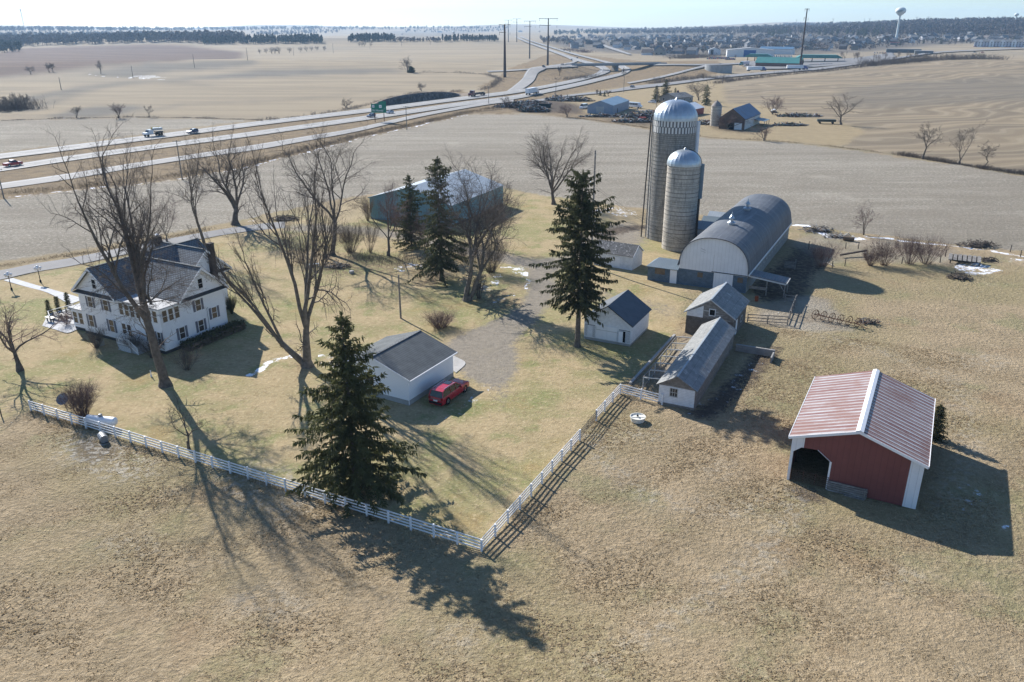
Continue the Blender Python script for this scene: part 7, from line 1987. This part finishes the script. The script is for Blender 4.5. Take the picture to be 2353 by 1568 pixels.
brush_line('field_edge_brush', 'dark scrub along the border of the right field', [(2060, 356), (2110, 363), (2200, 378), (2280, 391), (2400, 408)], 2.0, 1.0, 1700, twig, 605, .03)
brush_line('field_edge_brush', 'thin weeds on the border between the stubble and the neighbouring farm', [(1290, 268), (1400, 282), (1500, 297), (1640, 318), (1760, 323), (1900, 336), (2060, 356)], .9, .8, 1500, twig_tan, 607, .03)
brush_line('hedgerow', 'leafless hedgerow between the county road and the contour field', [(1640, 193), (1700, 184), (1800, 173), (1900, 164), (2000, 152)], 4.5, 2.5, 1800, twig, 609, .06)
brush_line('hedgerow', 'tall bare thicket along the crest of the contour field', [(1985, 152), (2080, 144), (2150, 138), (2240, 136), (2300, 137)], 9, 5, 2400, twig, 611, .09)
brush_line('hedgerow', 'scrub on the slopes of the ramp by the county road', [(1490, 193), (1560, 186), (1620, 180), (1680, 186)], 6, 3, 900, twig, 613, .07)
brush_line('hedgerow', 'scrub along the embankment west of the bridge', [(1290, 184), (1330, 182), (1370, 176)], 4, 6, 700, twig, 615, .06)
brush_line('hedgerow', 'young thicket in front of the subdivision', [(1560, 135), (1590, 133), (1640, 132)], 8, 9, 900, twig, 617, .10)
brush_line('hedgerow', 'reddish scrub below the first houses', [(1290, 115), (1330, 118), (1350, 122)], 7, 8, 700, twig_red, 619, .10)
brush_line('fence_row', 'dark weeds along the fence line across the highway', [(0, 278), (150, 273), (300, 270), (450, 272), (600, 277)], 1.3, .8, 1200, twig, 621, .035)
brush_line('fence_row', 'weedy fence row climbing over the rock cutting', [(600, 280), (740, 263), (800, 252), (860, 238), (900, 226), (960, 214), (1060, 211)], 2.2, 1.5, 1300, twig, 623, .04)
brush_line('fence_row', 'grey scrub along the far edge of the round field', [(945, 168), (1050, 168), (1120, 172), (1150, 183), (1130, 200), (1105, 208)], 3, 2, 1200, twig, 625, .05)
brush_line('lane_weeds', 'dry tan weeds along the lane behind the farmhouse', [(0, 612), (90, 598), (200, 581), (330, 560), (480, 526)], .7, .8, 1800, twig_tan, 627, .015)
brush_line('fence_weeds', 'dry grass growing under the white front fence', [(72, 945), (430, 1058), (760, 1160), (1107, 1272)], .5, .25, 2600, twig_tan, 629, .008)
brush_line('thicket', 'tangled bare thicket around the conifers in the yard', [(815, 592), (880, 598), (960, 606), (1040, 602), (1090, 590)], 3.2, 2.2, 900, twig, 633, .014, .35)
brush_line('copse_scrub', 'grey scrub under the copse at the left edge', [(-20, 256), (20, 252), (66, 250)], 7, 5, 700, twig, 631, .06)

# ------------------------------------------------------------------ far woods
def scatter(poly, n, seed):
    rng = random.Random(seed); xs = [p[0] for p in poly]; ys = [p[1] for p in poly]; out = []
    pa = np.array(poly, float)
    while len(out) < n:
        x, y = rng.uniform(min(xs), max(xs)), rng.uniform(min(ys), max(ys))
        if inside(np.array([[x, y]]), pa)[0]: out.append((x, y))
    return out
def wood(label, poly, n, h, mat, seed, con=False, q=26):
    nr = np.random.RandomState(seed); Vs = []
    for a, b in scatter(poly, n, seed):
        P = G(a, b)
        if math.hypot(P.x, P.y) > 8800: continue
        H = h * nr.uniform(.65, 1.15); w = H * (.2 if con else .33)
        u = nr.normal(size=(q, 3)); u /= np.linalg.norm(u, axis=1)[:, None]; u *= nr.uniform(.5, 1, (q, 1)) ** .5
        c = u * [w, w, H * .38] + [P.x, P.y, P.z + H * .6]
        if con:
            k = np.clip((c[:, 2] - P.z) / H, 0, 1); c[:, 0] = P.x + (c[:, 0] - P.x) * (1.5 - 1.4 * k); c[:, 1] = P.y + (c[:, 1] - P.y) * (1.5 - 1.4 * k)
        d1 = nr.normal(size=(q, 3)); d1[:, 2] = np.abs(d1[:, 2]) + .4; d1 /= np.linalg.norm(d1, axis=1)[:, None]; d2 = np.cross(d1, nr.normal(size=(q, 3))); d2 /= np.linalg.norm(d2, axis=1)[:, None]
        s = H * .17
        Vs.append(np.stack([c - d1 * s, c + d2 * s * .5, c + d1 * s, c - d2 * s * .5], 1).reshape(-1, 3))
        c0 = np.array([P.x, P.y, P.z]); t_ = H * .03
        Vs.append(np.array([c0 + [-t_, 0, -1], c0 + [t_, 0, -1], c0 + [t_ * .5, 0, H * .6], c0 + [-t_ * .5, 0, H * .6]]))
    V = np.concatenate(Vs)
    o = quads_mesh('woodland', V, np.arange(len(V)).reshape(-1, 4), mat)
    return tag(o, label, 'woodland', kind='stuff')
wood_brown = M('far_wood_brown', (.15, .122, .108), (.085, .072, .066), .02, .95); wood_green = M('far_wood_green', (.045, .06, .042), (.028, .04, .03), .02, .95)
wood('wide band of bare woods across the left horizon', [(0, 82), (330, 79), (560, 84), (560, 100), (330, 98), (60, 107), (0, 108)], 1100, 17, wood_brown, 701)
wood('nearer dark grove at the left edge', [(0, 104), (42, 104), (50, 120), (0, 122)], 60, 14, wood_green, 703)
wood('dark conifer plantation below the left horizon', [(465, 96), (740, 92), (740, 101), (470, 103)], 330, 14, wood_green, 705, True)
wood('dark conifer belt on the crest beyond the highway', [(800, 93), (910, 90), (912, 96), (800, 98)], 130, 14, wood_green, 707, True)
wood('dark conifer belt right of the crest', [(1015, 93), (1140, 90), (1145, 96), (1020, 97)], 130, 12, wood_green, 709, True)
wood('thin grey hedgerow trees along the crest', [(905, 95), (1015, 94), (1015, 97), (905, 98)], 60, 9, wood_brown, 711)
wood('farthest blue woods on the left horizon', [(0, 68), (600, 67), (1170, 65.5), (1170, 68), (600, 71), (0, 74)], 700, 20, wood_brown, 713)
wood('woods climbing the second ridge', [(570, 76), (780, 71), (782, 77), (590, 84)], 170, 14, wood_brown, 715)
wood('scattered groves on the middle ridge', [(930, 70), (1170, 69), (1170, 74), (930, 76)], 110, 13, wood_brown, 717)
wood('dark grove beyond the vanishing highway', [(1272, 76), (1370, 72), (1376, 80), (1275, 82)], 90, 16, wood_green, 719)
wood('bare woods behind the subdivision', [(1370, 70), (1800, 64), (1800, 78), (1380, 80)], 1000, 14, wood_brown, 721)
wood('bare woods covering the hill on the right', [(1700, 63), (2000, 58), (2353, 53), (2400, 53), (2400, 84), (2200, 84), (1950, 80), (1700, 79)], 2000, 15, wood_brown, 723)
wood('dark evergreens mixed into the woods of the right hill', [(1750, 64), (2353, 54), (2353, 80), (1950, 77), (1750, 76)], 150, 15, wood_green, 731, True)
wood('woods on the skyline of the right hill', [(1800, 57), (2353, 50.5), (2400, 50), (2400, 56), (1800, 62)], 800, 16, wood_brown, 725)
wood('bare trees filling the gardens of the subdivision', [(1280, 88), (1700, 82), (2353, 84), (2353, 100), (2100, 106), (2000, 118), (1700, 125), (1560, 128), (1480, 114), (1440, 98), (1290, 104)], 800, 10, wood_brown, 727, q=16)
wood('bare grove at the west end of the subdivision', [(1240, 90), (1300, 88), (1310, 100), (1250, 100)], 80, 10, wood_brown, 729)
# single conifers before the woods
rng = random.Random(77)
proto = None
for i in range(46):
    if i < 30: a, b = rng.uniform(1760, 2030), rng.uniform(79, 84)
    else: a, b = rng.uniform(1600, 2350), rng.uniform(84, 106)
    P = G(a, b); H = rng.uniform(13, 20) if i < 30 else rng.uniform(8, 13)
    lab = 'dark pine standing before the woods above the subdivision' if i < 30 else 'dark conifer in a garden of the subdivision'
    grp = 'pines above the subdivision' if i < 30 else 'conifers among the houses'
    if proto is None: proto = conifer(P, lab, 10, 2.6, 801, z0=.08, p=.6, dens=.5, spray=1.5, trunk=.25, mat=needle_dark, name='pine_tree', group=grp); proto.scale = (H / 10,) * 3
    else: copy_tree(proto, tuple(P), rng.uniform(0, 6), lab, grp, H / 10)
# hedgerow trees in the middle distance
P0 = None
for (a, b, ty) in ((597, 124, 112), (612, 123, 110), (625, 124, 107), (632, 124, 108), (642, 124, 106), (665, 122, 108), (690, 120, 107), (705, 119, 106), (715, 118, 106), (728, 117, 105), (745, 117, 105), (838, 107, 95), (832, 107, 97), (826, 107, 97), (852, 107, 98), (825, 85, 78), (890, 84, 78), (925, 82, 76), (1108, 74, 68), (1240, 76, 70), (1500, 128, 118), (1540, 138, 128), (1690, 135, 127), (1740, 140, 131)):
    P = G(a, b); H = max(top(P, ty), 5)
    if P0 is None: P0 = bare_tree(P, 'small bare tree in a far hedgerow', 10, 4.2, .3, 811, 'bare trees in the far hedgerows', twig_r=.07, kids=(5, 4, 3, 2), limbs=5, fork=.15); P0.scale = (H / 10,) * 3
    else: copy_tree(P0, tuple(P), a, None, None, H / 10)
# young trees in mulch along the fuel station lot
P0 = None
for i in range(34):
    a, b = rng.uniform(1930, 2130), rng.uniform(128, 146); P = G(a, b); H = rng.uniform(6, 9)
    if P0 is None: P0 = bare_tree(P, 'young bare tree on the grass beyond the fuel station', 10, 2.6, .2, 813, 'young trees beyond the fuel station', twig_r=.06, kids=(4, 3, 2, 2), limbs=4, fork=.3); P0.scale = (H / 10,) * 3
    else: copy_tree(P0, tuple(P), a, None, None, H / 10)

# ------------------------------------------------------------------ the town
def house_proto(name, label, wall, roof, w, d, hs, ha, gar):
    t = thing(name, label, 'house', (0, 0, 0), 0, 'houses of the far subdivision')
    m = MB(); m.prism([(-w / 2, -1), (w / 2, -1), (w / 2, hs), (0, ha - .1), (-w / 2, hs)], -d / 2, d / 2, 'y')
    if gar: m.prism([(-3, -1), (3, -1), (3, 2.7), (0, 4.6), (-3, 2.7)], w / 2 + .01, w / 2 + 6, 'x')
    m.build('wall', wall, t)
    s = (ha - hs) / (w / 2)
    m = MB(); gable_roof(m, -w / 2 - .5, w / 2 + .5, -d / 2 - .4, d / 2 + .4, hs - .5 * s, ha, .2)
    if gar: gable_roof_x(m, 0, w / 2 + 6.4, -3.4, 3.4, 2.5, 4.7, .2)
    m.build('roof', roof, t)
    for y in (-d / 2 - .03, d / 2 + .03):
        for x in (-w / 4, w / 4): MB().box(x - .7, y - .04, 1, x + .7, y + .04, 2.5).build('window', glass_dark, t)
    return t
wallc = {'grey': (.25, .26, .28), 'tan': (.27, .22, .165), 'white': (.62, .62, .63), 'blue-grey': (.14, .18, .23), 'beige': (.36, .32, .265), 'brown': (.15, .11, .09)}
roofs = [M('town_roof_dark', (.075, .08, .09)), M('town_roof_grey', (.14, .145, .15)), M('town_roof_brown', (.12, .10, .09))]
protos = []
for i, (nm, c) in enumerate(wallc.items()):
    for j, (w, d, hs, ha) in enumerate(((10, 13, 3.2, 6.6), (11, 12, 5.6, 9.0))):
        protos.append(house_proto('house', ('low ' if j == 0 else 'two storey ') + nm + ' walled house with a dark roof in the far subdivision', M('town_wall_' + nm.replace('-', '_'), c), roofs[(i + j) % 3], w, d, hs, ha, (i + j) % 2 == 0))
rng = random.Random(21)
spots = []
rows = []
y = 127.0
while y > 83:
    rows.append(y); y -= 2.1 + (y - 80) * .045
for y in rows:
    x = 1290 + rng.uniform(0, 14)
    while x < 2360:
        ok = True
        xr = 1372 + (y - 96) * 2.4                       # the street
        if abs(x - xr) < 10: ok = False
        if y > 112 and x < 1410: ok = False
        if y > 100 and x < 1300: ok = False
        if y > 122 and x < 1480: ok = False
        if y > 117 and 1640 < x: ok = False
        if y > 104 and 1980 < x: ok = False
        if y > 98 and 2100 < x: ok = False
        if y < 92 and 1820 < x < 2010 and rng.random() < .6: ok = False
        if ok and rng.random() < .74: spots.append((x + rng.uniform(-3, 3), y + rng.uniform(-1.2, 1.2)))
        x += (13 + (y - 80) * .22) * rng.uniform(.8, 1.25)
rng.shuffle(spots); spots = spots[:285]
used = set()
for i, (a, b) in enumerate(spots):
    k = rng.randrange(len(protos)); P = G(a, b); rz = R(rng.choice((-25, 65, -30, 60, 10, 100)) + rng.uniform(-8, 8)); sc = rng.uniform(.9, 1.25)
    if k not in used:
        used.add(k); protos[k].location = P; protos[k].rotation_euler = (0, 0, rz); protos[k].scale = (sc,) * 3
    else: copy_tree(protos[k], tuple(P), rz, None, None, sc)
for k in range(len(protos)):
    if k not in used: protos[k].location = G(1500 + 30 * k, 110)

def big_box(name, label, cat, px, py, rz, w, d, h, wall, roof, gable=0.0, front=None):
    P = G(px, py); t = thing(name, label, cat, tuple(P), R(rz))
    if gable:
        gable_walls(w, d, h, h + gable - .2, -2).build('wall', wall, t)
        m = MB(); s = gable / (w / 2); gable_roof(m, -w / 2 - .6, w / 2 + .6, -d / 2 - .6, d / 2 + .6, h - .6 * s, h + gable, .25); m.build('roof', roof, t)
    else:
        MB().box(-w / 2, -d / 2, -2, w / 2, d / 2, h).build('wall', wall, t); MB().box(-w / 2 - .3, -d / 2 - .3, h, w / 2 + .3, d / 2 + .3, h + .5).build('roof', roof, t)
    if front: MB().box(-w / 2 + front[0], -d / 2 - .3, 0, -w / 2 + front[1], -d / 2 - .02, h * 1.02).build('front_panel', front[2], t)
    return t
teal_roof = M('teal_green_roof', (.07, .24, .22), (.055, .20, .185), .2, .5, lines=[('x', 1, .1, .2, 0)]); brick_red = M('fuel_brick', (.19, .10, .075), (.15, .08, .06), 1, .9); wh = M('warehouse_white', (.70, .71, .72)); bl = M('showroom_blue', (.03, .12, .33)); gr = M('flat_roof_grey', (.32, .33, .34))
def fuel_house(px, py, rz, w, d, label):
    t = big_box('fuel_station', label, 'building', px, py, rz, d, w, 4.2, brick_red, teal_roof, 5.0); return t
t = fuel_house(1790, 154, 62, 44, 20, 'brick fuel station shop with a large teal green roof')
m = MB(); gable_roof(m, -6, 6, -3, 10, 3.9, 7.2, .2); m.build('porch_roof', teal_roof, t)
for (a, b, w, d, l, rz) in ((1742, 141, 30, 12, 'left fuel canopy with a flat teal green roof', -20), (1880, 144, 46, 14, 'right fuel canopy with a long teal green roof', -12)):
    P = G(a, b); t = thing('fuel_canopy', l, 'canopy', tuple(P), R(rz)); m = MB(); m.box(-w / 2, -d / 2, 4.6, w / 2, d / 2, 5.5); m.prism([(-w / 2, 5.52), (w / 2, 5.52), (w / 2 - 5, 8), (-w / 2 + 5, 8)], -d / 2 + .1, d / 2 - .1, 'y'); m.build('roof', teal_roof, t)
    for x in np.linspace(-w / 2 + 3, w / 2 - 3, 4):
        m = MB(); m.box(x - .4, -.4, -1, x + .4, .4, 4.6); m.build('column', brick_red, t)
        MB().box(x - .5, .6, 0, x + .5, 1.6, 2.0).build('fuel_pump', dark_metal, t)
P = G(1652, 166); t = thing('retaining_wall', 'curved grey retaining wall at the corner of the truck lot', 'wall', tuple(P))
m = MB(); m.lathe([(17, -2), (17, 6.2), (16.4, 6.2), (16.4, -2)], 20, (6, 10, 0), R(170), R(285)); m.build('wall', M('retaining_block', (.33, .34, .34), (.27, .28, .28), .5, .9), t)
big_box('warehouse', 'white warehouse with a bright blue entrance front', 'building', 1722, 131, -12, 62, 30, 9, wh, gr, 3.0, (22, 38, bl))
big_box('storage_shed', 'small white gabled building left of the warehouse', 'building', 1641, 126, -10, 18, 16, 7, wh, gr, 3.5, (3, 7, dark_metal))
big_box('showroom', 'white and blue dealership building right of the warehouse', 'building', 1785, 125, 62, 22, 50, 8, wh, M('showroom_roof', (.06, .15, .26)), 3)
big_box('school', 'long dark flat roofed building beyond the right field', 'building', 2075, 121, -22, 52, 26, 5, M('school_wall', (.09, .10, .10)), M('school_roof', (.16, .17, .17)))
big_box('school_wing', 'low grey wing at the right end of the long dark building', 'building', 2122, 124.5, -22, 26, 14, 4.5, M('wing_wall', (.15, .17, .18)), gr)
big_box('apartment_building', 'pavilion with a red roof edge at the foot of the water tower', 'building', 2056, 103.5, -20, 18, 12, 4, M('pavilion_wall', (.12, .13, .13)), red_paint)
P = G(2302, 108.5); t = thing('apartment_building', 'long pale three storey apartment block at the right edge', 'building', tuple(P), R(-28))
apw = M('apartment_siding', (.50, .50, .56)); MB().box(-46, -8, -2, 46, 8, 9.5).build('wall', apw, t)
MB().box(-46.5, -8.4, -2.2, 46.5, 8.4, .8).build('base_course', M('apartment_base', (.30, .12, .16)), t)
m = MB(); gable_roof_x(m, -47, 47, -9, 9, 9.4, 13.0, .3); rf_ = m.build('roof', roofs[1], t)
for i in range(5):
    x = -36 + i * 18
    m = MB(); m.prism([(x - 4, 0), (x + 4, 0), (x + 4, 10), (x, 13), (x - 4, 10)], -9.2, -8.01, 'y'); m.build('gable_bay', wh, t)
for i in range(18):
    for z in (1.4, 4.2, 7.0):
        x = -43 + i * 5.05; yy = -9.25 if abs(((x + 36 + 9) % 18) - 9) < 4 else -8.05
        MB().box(x - .9, yy - .02, z, x + .9, yy + .02, z + 1.6).build('window', glass_dark, t)
# trucks and cars at the fuel station
for (a, b, rz, c, l) in ((1749, 166, heading((1704, 166), (1760, 165)), blue_cab, 'white semi trailer with a blue cab at the front of the truck lot'), (1844, 163, heading((1802, 163), (1862, 162.5)), blue_cab, 'grey semi trailer with a blue cab below the rust-brown pole'), (1705, 153.5, heading((1728, 151), (1704, 154)), teal_cab, 'white semi trailer with a teal cab behind the retaining wall')):
    P = on_road(a, b, .3); lorry('semi_truck', l, P, rz, white_metal, c, group='semi trucks at the fuel station', TL=15)
cp = [car('parked_car', 'small dark car in the dealership rows', 'car', G(1630, 135), 0, 'sedan', 4.8, 1.9, 1.55, c, 'cars parked in the dealership rows', detail=0) for c in (blue_car, black_car, grey_car, red2_car)]
cw = [car('parked_car', 'small pale car in the dealership rows', 'car', G(1780, 133), 0, 'suv', 4.9, 1.9, 1.8, c, 'cars parked in the dealership rows', detail=0) for c in (white_car, silver_car)]
k_ = 0
def park(seq, protos_, rz):
    global k_
    for i, (a, b) in enumerate(seq):
        p = protos_[(i * 7 + k_) % len(protos_)]
        if 'used' not in p.keys() : p['used'] = 1; p.location = G(a, b); p.rotation_euler = (0, 0, rz)
        else:
            c = copy_tree(p, tuple(G(a, b)), rz + R(rng.uniform(-3, 3)))
    k_ += 1
park([(1626 + i * 4.6, 136.5 - .05 * i) for i in range(14)], cp, R(70)); park([(1632 + i * 4.6, 133.8) for i in range(10)], cp, R(70)); park([(1668 + i * 4, 138) for i in range(6)], cp, R(70))
park([(1765 + i * 4.8, 130.5) for i in range(12)], cw, R(70)); park([(1770 + i * 4.8, 133) for i in range(11)], cw, R(70)); park([(1590 + i * 6, 133.5) for i in range(3)], cp, R(10))
park([(1862 + i * 6, 152 - i * .3) for i in range(9)], cp + cw, R(20)); park([(2010 + i * 6, 123) for i in range(8)], cw + cp, R(60)); park([(2240, 121), (2258, 121.5)], cp, R(-20))
# everything a shared label names apart: give the copies no stray keys
for o in bpy.data.objects:
    if 'used' in o.keys(): del o['used']

# ------------------------------------------------------------------ water towers and mast
tower_white = M('tower_white', (.66, .69, .66), (.62, .65, .62), .05, .5)
def water_tower(px, py, ty, wpx, label, logo):
    P = G(px, py); H = top(P, ty); rb = wpx / pxm(P) / 2
    t = thing('water_tower', label, 'water tower', tuple(P)); hb = rb * 1.55
    z1 = H - hb
    m = MB(); m.lathe([(rb * .42, -1), (rb * .22, 4), (rb * .17, z1 - rb * .6), (rb * .22, z1)], 20); m.build('column', tower_white, t, smooth=True)
    m = MB(); m.lathe([(rb * .2, z1 - .2), (rb * .55, z1 + hb * .16), (rb * .9, z1 + hb * .38), (rb, z1 + hb * .55), (rb * .9, z1 + hb * .78), (rb * .6, z1 + hb * .94), (rb * .25, H - .1), (.02, H)], 28); m.build('bulb', tower_white, t, smooth=True)
    if logo:
        a0 = math.atan2(-P.y, -P.x)
        for k_, (za, zb, aa, ab) in enumerate(((.50, .60, -.75, .55), (.64, .70, -.35, .75), (.40, .45, -.5, .3))):
            m = MB(); n_ = 14; vs = []
            for i in range(n_ + 1):
                a = a0 + aa + (ab - aa) * i / n_; w = math.sin(math.pi * i / n_) * .8 + .2; mid = (za + zb) / 2 + .04 * (i / n_ - .5)
                for e in (-1, 1): vs.append((rb * 1.012 * math.cos(a), rb * 1.012 * math.sin(a), z1 + hb * (mid + e * w * (zb - za) / 2)))
            m.add(vs, [(2 * i, 2 * i + 2, 2 * i + 3, 2 * i + 1) for i in range(n_)]); m.build('painted_swoosh', M('logo_green', (.08, .14, .13)), t)
water_tower(2058, 97, 17, 23, 'big white bulb water tower with dark painted swooshes', True)
water_tower(2331, 58, 30.5, 9.5, 'small distant white water tower at the right edge', False)
P = G(58, 76); H = top(P, 21); t = thing('radio_mast', 'thin lattice radio mast above the left horizon', 'mast', tuple(P))
m = MB(); n_ = 22; rr_ = 2.4
for i in range(3):
    a = 2.094 * i; m.tube((rr_ * math.cos(a), rr_ * math.sin(a), 0), (rr_ * math.cos(a), rr_ * math.sin(a), H), .45, n=4)
for j in range(n_):
    for i in range(3):
        a, b = 2.094 * i, 2.094 * (i + 1); m.tube((rr_ * math.cos(a), rr_ * math.sin(a), H * j / n_), (rr_ * math.cos(b), rr_ * math.sin(b), H * (j + 1) / n_), .22, n=3)
m.build('lattice', grey_metal, t); MB().tube((0, 0, H - 8), (0, 0, H), 2.6, n=8).build('antenna', white_paint, t)
# farmsteads on the skyline
for (a, b, w, d, l) in ((1010, 75, 30, 12, 'long pale barn on the far ridge'), (1195, 74, 26, 12, 'pale farm building where the highway vanishes'), (30, 104, 26, 14, 'green roofed house in the left grove')):
    big_box('farm_building', l, 'building', a, b, 15, w, d, 6, off_white, roofs[1], 3)
P = G(1043, 90); t = thing('grain_silo', 'tiny grey silo beside the conifer belt on the crest', 'silo', tuple(P)); MB().lathe([(3.4, -1), (3.4, 20)], 16).build('wall', stave, t); MB().lathe([(3.5, 20), (2, 22.4), (.02, 23)], 16).build('dome', galvanised, t)

# ------------------------------------------------------------------ the air
hz = NT('haze_air'); hz.t.nodes.remove(hz.b)
pv = hz.n('ShaderNodeVolumePrincipled'); pv.inputs['Color'].default_value = (.46, .70, 1.0, 1); pv.inputs['Density'].default_value = .00007; pv.inputs['Anisotropy'].default_value = .25
hz.l(pv.outputs[0], hz.t.nodes['Material Output'].inputs['Volume'])
o = MB().box(-9300, -9300, -40, 9300, 9300, 190).build('haze', hz.m); tag(o, 'thin blue winter haze over the farmland', 'haze', kind='stuff')
